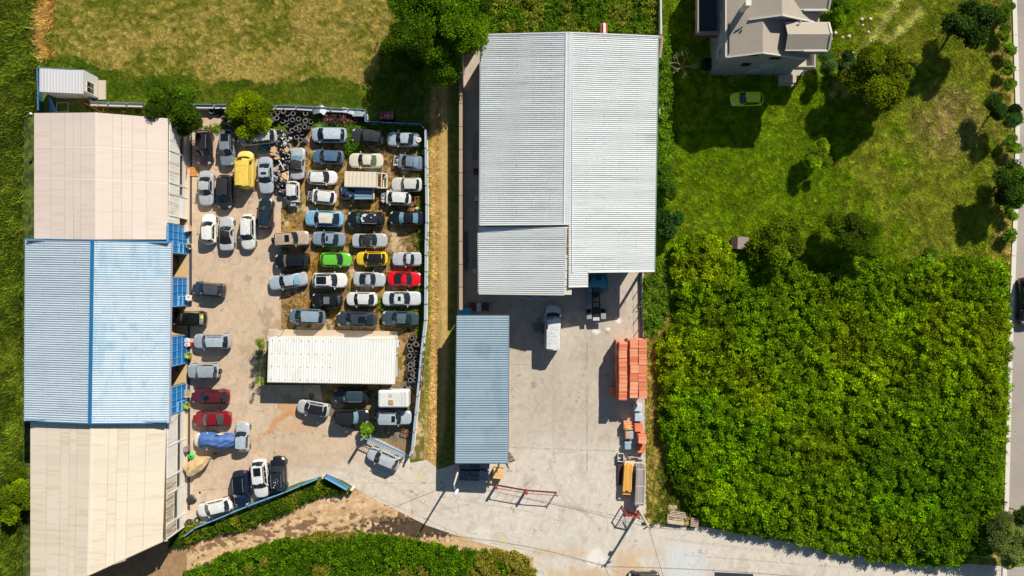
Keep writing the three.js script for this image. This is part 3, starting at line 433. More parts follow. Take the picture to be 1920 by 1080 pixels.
  part('shell', new THREE.LatheGeometry([[0.62, 0.05], [0.68, 0.9], [0.72, 0.92], [0.72, 0]].map(q => new THREE.Vector2(...q)), 28), mat([36, 36, 40], 0.6), tank); part('water', new THREE.CircleGeometry(0.66, 28).rotateX(-Math.PI / 2).translate(0, 0.6, 0), mat([10, 12, 14], 0.1), tank);
}

// ---------------------------------------------------------------- cars
// fractions of the length from the nose: cowl, front and rear of the roof, foot of the rear window; belt and bonnet as parts of the height
const KIND = {
  sedan: { H: 1.44, cowl: 0.29, rf: 0.43, rr: 0.68, rb: 0.83, belt: 0.63, nose: 0.5, tail: 0.62, wr: 0.74, sill: 2 },
  coupe: { H: 1.36, cowl: 0.31, rf: 0.46, rr: 0.64, rb: 0.85, belt: 0.64, nose: 0.48, tail: 0.62, wr: 0.7, sill: 1 },
  sport: { H: 1.28, cowl: 0.29, rf: 0.43, rr: 0.58, rb: 0.82, belt: 0.63, nose: 0.46, tail: 0.6, wr: 0.68, sill: 1 },
  roadster: { H: 1.3, cowl: 0.38, rf: 0.49, rr: 0.64, rb: 0.76, belt: 0.66, nose: 0.52, tail: 0.66, wr: 0.72, sill: 1 },
  cabrio: { H: 1.4, cowl: 0.28, rf: 0.43, rr: 0.7, rb: 0.8, belt: 0.64, nose: 0.5, tail: 0.64, wr: 0.76, sill: 1 },
  hatch: { H: 1.47, cowl: 0.25, rf: 0.4, rr: 0.85, rb: 0.945, belt: 0.62, nose: 0.5, tail: 0.55, wr: 0.76, sill: 2 },
  wagon: { H: 1.5, cowl: 0.27, rf: 0.41, rr: 0.86, rb: 0.945, belt: 0.62, nose: 0.5, tail: 0.56, wr: 0.75, sill: 3 },
  suv: { H: 1.7, cowl: 0.26, rf: 0.39, rr: 0.87, rb: 0.955, belt: 0.62, nose: 0.53, tail: 0.55, wr: 0.77, sill: 3 },
  offroad: { H: 1.82, cowl: 0.29, rf: 0.39, rr: 0.91, rb: 0.955, belt: 0.6, nose: 0.54, tail: 0.55, wr: 0.8, sill: 3 },
  mpv: { H: 1.7, cowl: 0.19, rf: 0.37, rr: 0.88, rb: 0.955, belt: 0.6, nose: 0.5, tail: 0.54, wr: 0.78, sill: 3 },
  van: { H: 2.35, cowl: 0.15, rf: 0.27, rr: 0.955, rb: 0.99, belt: 0.55, nose: 0.46, tail: 0.55, wr: 0.88, sill: 1 },
};
const tyreG = new THREE.LatheGeometry([[0.2, -0.1], [0.29, -0.11], [0.325, -0.07], [0.33, 0], [0.325, 0.07], [0.29, 0.11], [0.2, 0.1]].map(q => new THREE.Vector2(...q)), 18).rotateX(Math.PI / 2);
const rimG = mergeGeometries([new THREE.CylinderGeometry(0.21, 0.19, 0.12, 14).rotateX(Math.PI / 2), ...[0, 1, 2, 3, 4].map(i => new THREE.BoxGeometry(0.05, 0.19, 0.03).translate(0, 0.1, 0.065).rotateZ(i * Math.PI * 0.4))].map(clean));
const tyreM = mat([30, 30, 32], 0.85), rimM = mat([150, 152, 156], 0.35, { metalness: 0.5 }), carGlass = new THREE.MeshPhysicalMaterial({ color: col(34, 42, 46), roughness: 0.06, clearcoat: 1, side: THREE.DoubleSide });
const headM = mat([206, 212, 216], 0.15, { clearcoat: 1 }), tailM = mat([170, 16, 22], 0.2, { clearcoat: 1 }), trimM = mat([28, 28, 30], 0.6);
const engineM = [mat([50, 50, 54], 0.7), mat([110, 112, 114], 0.5), mat([190, 190, 190], 0.5)];
const dust = [0, 1, 2].map(k => colourTexture(128, 128, (i, j) => { const v = 255 * (0.935 + 0.065 * sst(0.3, 0.62, fbm(i * 0.06 + k * 31, j * 0.06 + k * 17, 4))) - (hash(i + k * 200, j) > 0.995 ? 26 : 0); return [v, v * 0.99, v * 0.97]; }));
function paint(rgb, matte) { return mat(rgb, matte ? 0.6 : 0.36, { map: dust[(rgb[0] + rgb[1] * 3) % 3], ...(matte ? {} : { clearcoat: 0.7, clearcoatRoughness: 0.1 }) }); }
function buildCar(t, s) {
  const K = { ...KIND[s.kind], ...(s.k || {}) }, L = s.L, W = s.W, h = (s.H || K.H), hw = W / 2;
  const X = f => L / 2 - f * L, yb = K.belt * h, f0 = s.strip ? 0.2 : 0, f1 = 1;
  const bowN = 0.26 * (s.kind === 'offroad' ? 0.5 : 1);
  const topY = f => {
    if (f <= K.cowl) return lerp(K.nose * h * 0.93, yb, Math.pow(clamp(f / K.cowl), 0.75)) - 0.16 * Math.pow(clamp(1 - f / 0.035), 2);
    if (f >= K.rb) return lerp(yb + 0.02, K.tail * h, sst(K.rb, 1, f)) - 0.14 * Math.pow(clamp((f - 0.965) / 0.035), 2);
    return yb;
  };
  const halfW = f => hw * (1 - 0.17 * Math.pow(clamp(1 - f / 0.16), 2.2) - 0.12 * Math.pow(clamp((f - 0.86) / 0.14), 2.2));
  const surf = (f, u, lift = 0) => {                      // upper surface of the body, u from -1 to 1 across
    const w = halfW(f), a = Math.abs(u), y = topY(f) + 0.035 * (1 - u * u) - 0.09 * sst(0.74, 1, a) - 0.1 * sst(0.9, 1, a) * (a > 0.9 ? 1 : 0);
    const bx = bowN * clamp(1 - f / 0.2) * a * a * a - 0.16 * clamp((f - 0.84) / 0.16) * a * a * a;
    return new V3(X(f) - bx, y + lift, u * w);
  };
  const fs = [0, 0.012, 0.035, 0.07, 0.12, 0.18, 0.24, 0.3, 0.4, 0.5, 0.6, 0.7, 0.78, 0.84, 0.9, 0.94, 0.97, 0.99, 1].map(f => f0 + f * (f1 - f0));
  const ring = [[-0.8, 0.22], [-0.96, 0.24], [-1, 0.38], [-1, 0.56]];
  const us = [-1, -0.93, -0.82, -0.55, -0.2, 0.2, 0.55, 0.82, 0.93, 1];
  const nR = ring.length * 2 + us.length;
  const hullPt = (f, k) => {
    if (k < ring.length) { const q = surf(f, -1); return new V3(q.x, Math.min(ring[k][1], q.y - 0.05 * (ring.length - k)), q.z * -ring[k][0]); }
    if (k < ring.length + us.length) return surf(f, us[k - ring.length]);
    const j = nR - 1 - k, q = surf(f, 1); return new V3(q.x, Math.min(ring[j][1], q.y - 0.05 * (ring.length - j)), q.z * -ring[j][0]);
  };
  const hull = patch((u, v) => hullPt(fs[Math.round(v * (fs.length - 1))], Math.round(u * (nR - 1))), nR - 1, fs.length - 1);
  const cap = f => { const c = new V3(X(f), 0.45, 0), g = new THREE.BufferGeometry(), p = []; for (let k = 0; k < nR; k++) { const a = hullPt(f, k), b = hullPt(f, (k + 1) % nR); p.push(...c, ...a, ...b); } g.setAttribute('position', new THREE.Float32BufferAttribute(p, 3)); g.computeVertexNormals(); return g; };
  // glasshouse
  const wb = hw * 0.9, wr = hw * K.wr, ry = u => h - 0.05 * u * u;
  const cb = u => new V3(X(K.cowl) - 0.2 * u * u + 0.04, yb + 0.03 - 0.05 * u * u, u * wb), ct = u => new V3(X(K.rf) - 0.1 * u * u, ry(u) - 0.01, u * wr);
  const rt = u => new V3(X(K.rr) + 0.06 * u * u, ry(u) - 0.015, u * wr * 0.97), rb = u => new V3(X(K.rb) + 0.14 * u * u, yb + 0.03 - 0.05 * u * u, u * wb * 0.95);
  const screen = (u, v) => cb(u).lerp(ct(u), v), rear = (u, v) => rb(u).lerp(rt(u), v), roof = (u, v) => { const p = rt(u).lerp(ct(u), v); p.y += 0.035 * Math.sin(Math.PI * v); return p; };
  const side = sg => (u, v) => rb(sg).lerp(cb(sg), u).lerp(rt(sg).lerp(ct(sg), u), v).add(new V3(0, 0, sg * 0.05 * Math.sin(Math.PI * u) * (1 - v * 0.4)));
  const sub = (f, u0, u1, v0, v1, off, nu = 6, nv = 3) => patch((u, v) => {
    const a = lerp(u0, u1, u), b = lerp(v0, v1, v), q = f(a, b), e = 0.02, du = f(a + e, b).sub(f(a - e, b)), dv = f(a, b + e).sub(f(a, b - e)), n = du.cross(dv).normalize();
    if (n.y < 0) n.negate(); return q.addScaledVector(n, off);
  }, nu, nv);
  const bm = paint(s.c, s.matte), roofM = s.roof ? paint(s.roof, s.roofMatte) : bm;
  const glass = s.glass ? mat(s.glass, 0.1, { clearcoat: 1 }) : carGlass;
  part('body', [hull, cap(f0), cap(f1), patch(screen, 6, 2), patch(rear, 6, 2), patch(roof, 6, 3), patch(side(1), 4, 2), patch(side(-1), 4, 2)], bm, t);
  if (!s.noRoof) part(s.kind === 'cabrio' || s.softTop ? 'soft_top' : 'roof', s.softTop ? [sub(roof, -0.97, 0.97, 0.03, 0.99, 0.012), sub(rear, -0.97, 0.97, s.softTop > 1 ? 0.05 : 0.5, 1, 0.012)] : sub(roof, -0.9, 0.9, 0.03, 0.96, 0.008), roofM, t);
  if (s.kind !== 'van') part('windscreen', sub(screen, -0.9, 0.9, 0.05, 0.95, 0.01), s.wind ? mat(s.wind, 0.12, { clearcoat: 1 }) : glass, t);
  else part('windscreen', sub(screen, -0.88, 0.88, 0.12, 0.72, 0.012), glass, t);
  if (s.kind !== 'van' && !(s.softTop > 1)) part('rear_window', sub(rear, -0.86, 0.86, 0.1, s.softTop ? 0.5 : 0.94, 0.02), s.rear ? mat(s.rear, 0.15, { clearcoat: 1 }) : glass, t);
  const n = K.sill, from = s.kind === 'van' ? 0.78 : s.softTop ? 0.4 : 0.1;
  for (const sg of [1, -1]) for (let i = 0; i < n; i++) { const a = lerp(from, 0.94, i / n) + 0.012, b = lerp(from, 0.94, (i + 1) / n) - 0.012; part('side_window', sub(side(sg), a, b, 0.12, 0.86, 0.015, 2, 2), glass, t); }
  if (s.sun) part('sunroof', sub(roof, -(s.sun[2] || 0.55), s.sun[2] || 0.55, s.sun[0], s.sun[1], 0.018), s.sunC ? mat(s.sunC, 0.12, { clearcoat: 1 }) : mat([20, 23, 26], 0.08, { clearcoat: 1 }), t);
  if (!s.strip && s.kind !== 'van') part('bonnet', sub((u, v) => surf(lerp(K.cowl - 0.015, 0.03, v), u), -0.8, 0.8, 0, 1, 0.012, 6, 4), s.hood ? paint(s.hood) : bm, t);
  if (['sedan', 'coupe', 'roadster', 'cabrio', 'sport'].includes(s.kind)) part('boot_lid', sub((u, v) => surf(lerp(0.975, K.rb + 0.015, v), u), -0.74, 0.74, 0, 1, 0.012, 6, 2), s.boot ? paint(s.boot) : bm, t);
  if (s.kind === 'sport') part('spoiler', sub((u, v) => surf(lerp(0.965, 0.9, v), u), -0.7, 0.7, 0, 1, 0.05, 6, 1), bm, t);
  if (!s.strip) for (const sg of [1, -1]) part('headlight', sub((u, v) => surf(lerp(0.085, 0.02, v), sg * u), 0.62, 0.93, 0, 1, 0.016, 2, 2), headM, t);
  for (const sg of [1, -1]) { part('tail_light', sub((u, v) => surf(lerp(0.992, 0.955, v), sg * u), 0.7, 0.97, 0, 1, 0.018, 2, 1), s.tailC ? mat(s.tailC, 0.3) : tailM, t); part('wing_mirror', new THREE.SphereGeometry(0.1, 8, 6).scale(0.8, 0.7, 1.1).translate(X(K.cowl) - 0.32, yb + 0.12, sg * (hw + 0.08)), s.mir ? paint(s.mir) : bm, t); }
  if (s.rails) for (const sg of [1, -1]) part('roof_rail', [beam(roof(sg * 0.86, 0.08).add(new V3(0, 0.05, 0)), roof(sg * 0.86, 0.5).add(new V3(0, 0.06, 0)), 0.05, 0.05), beam(roof(sg * 0.86, 0.5).add(new V3(0, 0.06, 0)), roof(sg * 0.86, 0.9).add(new V3(0, 0.05, 0)), 0.05, 0.05)], s.rails === 2 ? trimM : mat([176, 178, 180], 0.3, { metalness: 0.6 }), t);
  if (s.ribs) for (let i = 0; i < s.ribs; i++) { const u = lerp(-0.62, 0.62, i / (s.ribs - 1)); part('roof_rib', sub(roof, u - 0.045, u + 0.045, s.ribF || 0.06, s.ribT || 0.62, 0.025, 1, 3), roofM, t); }
  if (s.spare) { const w = new THREE.Group(); w.name = 'spare_wheel'; w.position.set(-L / 2 - 0.14, 0.85, 0); w.rotation.y = Math.PI / 2; t.add(w); part('tyre', tyreG, tyreM, w); part('rim', rimG, rimM, w); }
  const wf = K.cowl < 0.2 ? 0.17 : 0.185;
  for (const f of s.strip ? [0.19, 0.81] : [wf, 0.81]) for (const sg of [1, -1]) { if (s.noWheel && f < 0.5) continue; const w = new THREE.Group(); w.name = 'wheel'; w.position.set(X(f), 0.33, sg * (hw - 0.09)); if (sg < 0) w.rotation.y = Math.PI; t.add(w); part('tyre', tyreG, tyreM, w); part('rim', rimG, rimM, w); }
  part('underbody', box(L * 0.86 * (1 - f0), 0.12, W * 0.84, -L * f0 / 2, 0.24, 0), trimM, t);
  if (s.strip) {                                         // no bonnet, wings or bumper left
    for (let i = 0; i < 3; i++) part('engine', Array.from({ length: 9 }, () => box(rr(0.1, 0.32), rr(0.1, 0.25), rr(0.12, 0.4), X(rr(0.07, 0.21)), rr(0.42, 0.72), rr(-0.6, 0.6) * hw, rr(0, 3))), engineM[i], t);
    part('front_frame', [beam(new V3(X(0.25), 0.5, hw * 0.66), new V3(X(0.03), 0.45, hw * 0.62), 0.1, 0.14), beam(new V3(X(0.25), 0.5, -hw * 0.66), new V3(X(0.03), 0.45, -hw * 0.62), 0.1, 0.14), beam(new V3(X(0.03), 0.48, hw * 0.8), new V3(X(0.03), 0.48, -hw * 0.74), 0.12, 0.1)], mat([170, 170, 172], 0.5), t);
  }
  if (s.door) for (const d of s.door) { const q = new V3(X(d < 2 ? 0.36 : 0.6), 0, 0), sg = d === 1 || d === 3 ? 1 : -1; part('open_door', [box(1.0, 0.62, 0.07, -0.5, 0.62, 0), box(0.9, 0.4, 0.03, -0.5, 1.12, 0)].map(g => g.rotateY(-sg * 0.9).translate(q.x, 0, sg * hw * 0.99)), bm, t); }
  if (s.extra) s.extra(t, { roof, rear, screen, surf, sub, side, X, hw, h, yb, bm });
}
function car(s) {
  const q = P(s.p[0], s.p[1], 0.75); q.y = 0;
  const t = thing(s.name || 'parked_car', s.label, s.cat || 'car', q, -s.a * Math.PI / 180, s.group || 'cars parked and stored in the yards');
  s.L = (s.l || 64) / S / 1.012; s.W = s.W || ({ sedan: 1.8, coupe: 1.82, sport: 1.82, roadster: 1.75, cabrio: 1.78, hatch: 1.74, wagon: 1.8, suv: 1.88, offroad: 1.84, mpv: 1.86, van: 2.0 })[s.kind];
  buildCar(t, s);
  return t;
}
const blob = (r, n, sq = 0.6) => { const g = new THREE.IcosahedronGeometry(r, n), p = g.attributes.position, o = rr(0, 90); for (let i = 0; i < p.count; i++) { const x = p.getX(i), y = p.getY(i), z = p.getZ(i), k = 0.72 + 0.56 * fbm(x / r * 1.7 + o + y / r, z / r * 1.7 + o, 2); p.setXYZ(i, x * k, y * k * sq, z * k); } g.computeVertexNormals(); return g; };
const rustM = mat([140, 78, 44], 0.9), paleM = mat([206, 200, 186], 0.8);
const CARS = [
  { p: [383, 277], a: 90, l: 68, kind: 'suv', c: [46, 34, 42], rails: 1, label: 'dark plum estate with silver roof rails below the round dark green tree' },
  { p: [426, 277], a: 90, l: 70, kind: 'wagon', c: [132, 142, 154], H: 1.6, sun: [0.04, 0.5, 0.72], label: 'grey estate with a large dark glass roof beside the dark plum estate' },
  { p: [484, 258], a: 174, l: 72, kind: 'mpv', c: [176, 178, 182], roof: [206, 204, 202], W: 1.8, label: 'silver people carrier with a pale roof marked in red, under the yellow green shrub', extra: (t, c) => { for (const v of [0.12, 0.28, 0.44, 0.6, 0.76]) part('roof_crack', c.sub(c.roof, -0.7, 0.7, v, v + 0.012, 0.014, 4, 1), mat([120, 112, 106], 0.8), t); part('red_mark', c.sub(c.roof, 0.2, 0.28, 0.24, 0.94, 0.016, 1, 4), mat([170, 70, 50], 0.8), t); } },
  { p: [461, 319], a: 270, l: 72, kind: 'van', c: [238, 206, 92], matte: 1, W: 1.98, H: 2.2, name: 'parked_van', cat: 'van', label: 'bright yellow delivery van with a tall ribbed roof', extra: (t, c) => { for (let i = 0; i < 9; i++) { const u = lerp(-0.78, 0.78, i / 8); part('roof_rib', c.sub(c.roof, u - 0.02, u + 0.02, 0.06, 0.72, 0.025, 1, 2), c.bm, t); } part('roof_seam', c.sub(c.roof, -0.92, 0.92, 0.76, 0.768, 0.02, 4, 1), mat([180, 150, 60], 0.7), t); } },
  { p: [498, 329], a: 88, l: 70, kind: 'sedan', c: [176, 188, 200], sun: [0.45, 0.72, 0.5], label: 'ice blue saloon with a small dark sunroof beside the rubbish bags' },
  { p: [558, 306], a: 272, l: 62, kind: 'cabrio', c: [172, 178, 186], roof: [46, 44, 42], roofMatte: 1, softTop: 1, rear: [150, 124, 96], wind: [90, 120, 136], label: 'silver convertible with a worn dark fabric roof, on the right of the rubbish bags' },
  { p: [549, 364], a: 90, l: 50, kind: 'hatch', c: [222, 222, 220], strip: 1, noWheel: 1, W: 1.6, door: [-1], glass: [40, 44, 44], label: 'white small car with its front end missing, just below the rubbish bags' },
  { p: [386, 353], a: 90, l: 66, kind: 'sedan', c: [184, 188, 194], label: 'silver saloon facing down, below the dark plum estate' },
  { p: [421, 360], a: 90, l: 66, kind: 'mpv', c: [38, 39, 42], matte: 1, H: 1.6, label: 'matt black people carrier left of the yellow van' },
  { p: [498, 401], a: 271, l: 62, kind: 'wagon', c: [22, 38, 50], roof: [28, 48, 60], label: 'dark petrol blue estate below the ice blue saloon, boot towards the open yard' },
  { p: [391, 430], a: 269, l: 58, kind: 'hatch', c: [236, 236, 234], label: 'white hatchback at the left end of the row of three pale cars' },
  { p: [424, 438], a: 270, l: 66, kind: 'sport', c: [184, 188, 194], roof: [34, 34, 36], roofMatte: 1, softTop: 2, label: 'silver sports convertible with a black fabric roof between two white cars' },
  { p: [465, 435], a: 90, l: 67, kind: 'hatch', c: [232, 232, 230], H: 1.56, k: { rr: 0.87, cowl: 0.27 }, label: 'white hatchback facing down at the right end of the row of three pale cars' },
  { p: [391, 543], a: 185, l: 64, kind: 'hatch', c: [62, 64, 68], roof: [76, 80, 86], label: 'dark grey hatchback standing slightly askew before the blue hall doors' },
  { p: [355, 598], a: 180, l: 65, kind: 'suv', c: [22, 23, 25], sun: [0.6, 0.85, 0.5], glass: [120, 134, 112], H: 1.6, label: 'black car half inside the open bay of the blue hall', extra: (t, c) => part('parcel', c.sub(c.rear, 0.1, 0.6, 0.2, 0.7, 0.03, 2, 2), mat([214, 206, 60], 0.5), t, 'yellow bundle behind the rear window') },
  { p: [398, 640], a: 180, l: 71, kind: 'suv', c: [164, 174, 184], roof: [176, 190, 204], door: [-1], rails: 1, label: 'silver blue estate with a door open beside the white chairs' },
  { p: [382, 696], a: 180, l: 60, kind: 'offroad', c: [160, 172, 184], spare: 1, ribs: 5, ribF: 0.05, ribT: 0.5, door: [1], H: 1.72, label: 'light grey off road car with a spare wheel on its back' },
  { p: [394, 744], a: 180, l: 73, kind: 'wagon', c: [92, 30, 34], sun: [0.72, 0.95, 0.4], label: 'dark maroon estate with a small sunroof' },
  { p: [397, 786], a: 180, l: 74, kind: 'sedan', c: [136, 14, 30], glass: [64, 76, 70], label: 'wine red saloon below the maroon estate' },
  { p: [399, 827], a: 182, l: 74, kind: 'coupe', c: [224, 222, 214], label: 'white car mostly hidden under a blue tarpaulin' },
  { p: [454, 820], a: 271, l: 58, kind: 'hatch', c: [180, 186, 194], roof: [176, 194, 208], W: 1.72, k: { cowl: 0.3, rf: 0.43 }, label: 'small silver hatchback with a pale blue roof right of the tarpaulin' },
  { p: [452, 916], a: 86, l: 69, kind: 'suv', c: [16, 34, 66], roof: [14, 18, 24], rails: 1, label: 'navy blue off road estate with silver roof rails by the lower fence' },
  { p: [488, 897], a: 84, l: 73, kind: 'suv', c: [230, 230, 230], sun: [0.12, 0.56, 0.62], H: 1.62, W: 1.92, label: 'large white estate with a dark glass roof by the lower fence' },
  { p: [522, 889], a: 268, l: 69, kind: 'suv', c: [26, 28, 32], roof: [34, 40, 44], rails: 1, W: 1.94, label: 'black estate with white bird droppings on its roof by the lower fence', extra: (t, c) => { for (let i = 0; i < 14; i++) { const u = rr(-0.5, 0.5), v = rr(0.2, 0.6); part('dropping', c.sub(c.roof, u, u + rr(0.03, 0.12), v, v + rr(0.01, 0.05), 0.014, 1, 1), mat([200, 204, 206], 0.8), t); } part('dropping', c.sub(c.roof, -0.5, -0.36, 0.1, 0.17, 0.016, 1, 1), mat([230, 230, 230], 0.8), t); } },
  { p: [402, 952], a: 166, l: 67, kind: 'hatch', c: [232, 233, 234], label: 'white hatchback standing askew at the lower left end of the blue fence' },
  { p: [587, 766], a: 190, l: 62, kind: 'hatch', c: [188, 192, 198], roof: [32, 34, 38], label: 'silver hatchback with a black roof below the long white office' },
  { p: [659, 742], a: 180, l: 68, kind: 'suv', c: [30, 44, 50], roof: [52, 74, 84], rails: 1, ribs: 6, ribF: 0.08, ribT: 0.85, label: 'dark green estate with roof rails in the shade of the long white office' },
  { p: [659, 781], a: 0, l: 68, kind: 'offroad', c: [38, 37, 40], ribs: 5, ribF: 0.1, ribT: 0.55, wind: [120, 150, 168], label: 'charcoal off road car below the dark green estate' },
  { p: [739, 783], a: 0, l: 66, kind: 'offroad', c: [172, 184, 196], sun: [0.72, 0.92, 0.55], ribs: 5, ribF: 0.05, ribT: 0.6, spare: 1, W: 1.76, label: 'light blue grey off road car with a sunroof below the caravan' },
  { p: [719, 860], a: 203, l: 65, kind: 'hatch', c: [186, 192, 202], label: 'silver hatchback parked outside the blue sliding gate' },
  { p: [617, 253], a: 181, l: 67, kind: 'mpv', c: [164, 184, 206], roof: [196, 208, 222], H: 1.6, label: 'pale blue people carrier at the left end of the top row of the car lot' },
  { p: [690, 257], a: 186, l: 62, kind: 'offroad', c: [44, 48, 54], ribs: 4, matte: 1, glass: [34, 46, 36], label: 'dark grey off road car overgrown with weeds in the top row' },
  { p: [756, 261], a: 181, l: 63, kind: 'sedan', c: [172, 188, 204], label: 'pale blue saloon with a loose wheel rim on its boot in the top row' },
  { p: [615, 294], a: 183, l: 60, kind: 'hatch', c: [84, 112, 142], label: 'steel blue hatchback below the pale blue people carrier' },
  { p: [686, 301], a: 181, l: 66, kind: 'sedan', c: [224, 218, 200], rear: [84, 104, 70], label: 'cream white saloon with a green tinted rear window' },
  { p: [766, 304], a: 187, l: 60, kind: 'sedan', c: [120, 134, 148], strip: 1, rear: [120, 146, 164], label: 'grey blue saloon with its bonnet missing beside the right fence' },
  { p: [604, 333], a: 1, l: 57, kind: 'hatch', c: [228, 228, 228], label: 'white hatchback facing right, left of the rusty cream box van' },
  { p: [763, 346], a: 181, l: 60, kind: 'hatch', c: [212, 210, 204], k: { cowl: 0.32, rf: 0.42, rr: 0.82, rb: 0.9 }, label: 'old off white hatchback right of the rusty cream box van' },
  { p: [603, 369], a: 186, l: 56, kind: 'hatch', c: [226, 226, 226], strip: 1, label: 'white hatchback stripped of its front, left of the crushed blue truck' },
  { p: [742, 371], a: 183, l: 58, kind: 'hatch', c: [224, 226, 228], strip: 1, label: 'white hatchback stripped of its front, beside the rusty iron frame' },
  { p: [608, 410], a: 182, l: 74, kind: 'coupe', c: [132, 188, 224], roof: [222, 216, 204], H: 1.6, W: 1.96, k: { cowl: 0.26, rf: 0.39, rr: 0.76, rb: 0.92 }, label: 'baby blue fastback with a cream roof' },
  { p: [686, 411], a: 181, l: 71, kind: 'suv', c: [24, 26, 30], roof: [40, 42, 46], rails: 1, wind: [84, 108, 108], label: 'black estate with white patches peeling on its roof', extra: (t, c) => { for (const [u, v, a, b] of [[-0.6, 0.78, 0.3, 0.14], [-0.3, 0.86, 0.5, 0.09], [0.3, 0.7, 0.35, 0.2], [0.55, 0.62, 0.2, 0.2], [0.1, 0.36, 0.16, 0.07], [0.5, 0.14, 0.22, 0.1]]) part('peeling_patch', c.sub(c.roof, u, u + a, v, v + b, 0.016, 2, 2), mat([206, 212, 216], 0.8), t); } },
  { p: [763, 409], a: 181, l: 68, kind: 'sedan', c: [22, 23, 26], wind: [150, 196, 206], rear: [96, 136, 156], label: 'black saloon with a pale blue sheet behind its windscreen beside the right fence' },
  { p: [547, 448], a: -4, l: 66, kind: 'offroad', c: [188, 168, 148], sun: [0.55, 0.8, 0.6], ribs: 6, ribF: 0.04, ribT: 0.48, spare: 1, label: 'beige off road car with a ribbed roof at the left edge of the car lot' },
  { p: [616, 448], a: 183, l: 63, kind: 'sedan', c: [136, 156, 178], sun: [0.62, 0.86, 0.45], label: 'grey blue saloon with a sunroof right of the beige off road car' },
  { p: [693, 451], a: -1, l: 67, kind: 'cabrio', c: [176, 182, 188], roof: [34, 34, 36], roofMatte: 1, softTop: 2, label: 'silver convertible with a black fabric roof above the yellow hatchback' },
  { p: [548, 489], a: 178, l: 67, kind: 'suv', c: [20, 21, 24], rails: 2, wind: [92, 112, 92], label: 'glossy black estate left of the lime green hatchback' },
  { p: [629, 487], a: 0, l: 60, kind: 'hatch', c: [104, 200, 60], label: 'lime green hatchback left of the yellow hatchback' },
  { p: [697, 485], a: 180, l: 60, kind: 'hatch', c: [246, 204, 20], roof: [26, 26, 28], label: 'yellow hatchback with a black roof' },
  { p: [763, 486], a: 180, l: 57, kind: 'roadster', c: [192, 198, 206], label: 'small silver roadster above the red sports car' },
  { p: [540, 527], a: 171, l: 74, kind: 'sedan', c: [178, 188, 204], rear: [120, 160, 176], label: 'long pale silver saloon jutting askew out of the car lot' },
  { p: [618, 526], a: 0, l: 66, kind: 'suv', c: [230, 230, 230], sun: [0.08, 0.68, 0.66], H: 1.6, rails: 2, label: 'white estate with a large dark glass roof below the lime green hatchback' },
  { p: [692, 524], a: 2, l: 61, kind: 'sport', c: [184, 190, 196], label: 'silver sports coupe left of the red sports car' },
  { p: [759, 523], a: 2, l: 66, kind: 'sport', c: [226, 8, 28], label: 'red sports car beside the right fence of the car lot', extra: (t, c) => part('engine_grille', c.sub(c.rear, -0.6, 0.6, 0.02, 0.3, 0.03, 2, 2), mat([90, 8, 16], 0.5), t) },
  { p: [613, 563], a: 181, l: 58, kind: 'suv', c: [24, 24, 26], H: 1.5, sun: [0.5, 0.9, 0.6], sunC: [110, 116, 122], label: 'small black car with a grey glass roof below the white estate' },
  { p: [678, 561], a: 180, l: 59, kind: 'hatch', c: [226, 226, 226], roof: [220, 222, 224], k: { rr: 0.76, rb: 0.93, cowl: 0.27 }, label: 'rounded white hatchback left of the silver white saloon' },
  { p: [754, 560], a: 0, l: 75, kind: 'sedan', c: [208, 212, 216], sun: [0.38, 0.68, 0.42], label: 'long silver white saloon with a square sunroof facing right' },
  { p: [576, 593], a: 182, l: 69, kind: 'mpv', c: [104, 122, 138], roof: [148, 168, 186], label: 'grey blue people carrier at the left end of the bottom row of the car lot' },
  { p: [669, 599], a: 181, l: 77, kind: 'coupe', c: [58, 64, 74], H: 1.62, W: 1.95, k: { cowl: 0.25, rf: 0.38, rr: 0.76, rb: 0.93 }, sun: [0.05, 0.5, 0.6], label: 'large slate grey fastback in the middle of the bottom row of the car lot' },
  { p: [750, 597], a: 182, l: 71, kind: 'sedan', c: [62, 82, 90], roof: [84, 108, 114], label: 'dark teal saloon at the right end of the bottom row of the car lot' },
  { p: [1401, 185], a: 179, l: 63, kind: 'hatch', c: [222, 250, 30], label: 'acid green hatchback in the shadow of the grey house' },
  { p: [1927, 565], a: 90, l: 92, kind: 'suv', c: [22, 24, 28], W: 1.95, label: 'black car on the main road at the right edge' },
  { p: [1207, 1088], a: 180, l: 62, kind: 'suv', c: [26, 32, 38], H: 1.6, label: 'dark car at the bottom edge on the street' },
];
CARS.forEach(car);
{ // white panel van by the hall
  const s = { p: [1036, 614], a: 271, l: 86, kind: 'van', c: [226, 228, 230], W: 1.98, H: 2.45, k: { cowl: 0.16, rf: 0.28, rr: 0.97, belt: 0.55, wr: 0.9 }, name: 'panel_van', cat: 'van', label: 'white panel van half in the shadow of the large hall', extra: (t, c) => { for (const v of [0.2, 0.42, 0.64, 0.84]) part('roof_seam', c.sub(c.roof, -0.6, 0.6, v, v + 0.012, 0.02, 4, 1), mat([190, 190, 188], 0.6), t); for (const v of [0.28, 0.52, 0.7]) part('roof_panel', c.sub(c.roof, -0.28, 0.28, v, v + 0.1, 0.035, 1, 1), c.bm, t); } };
  car(s);
}
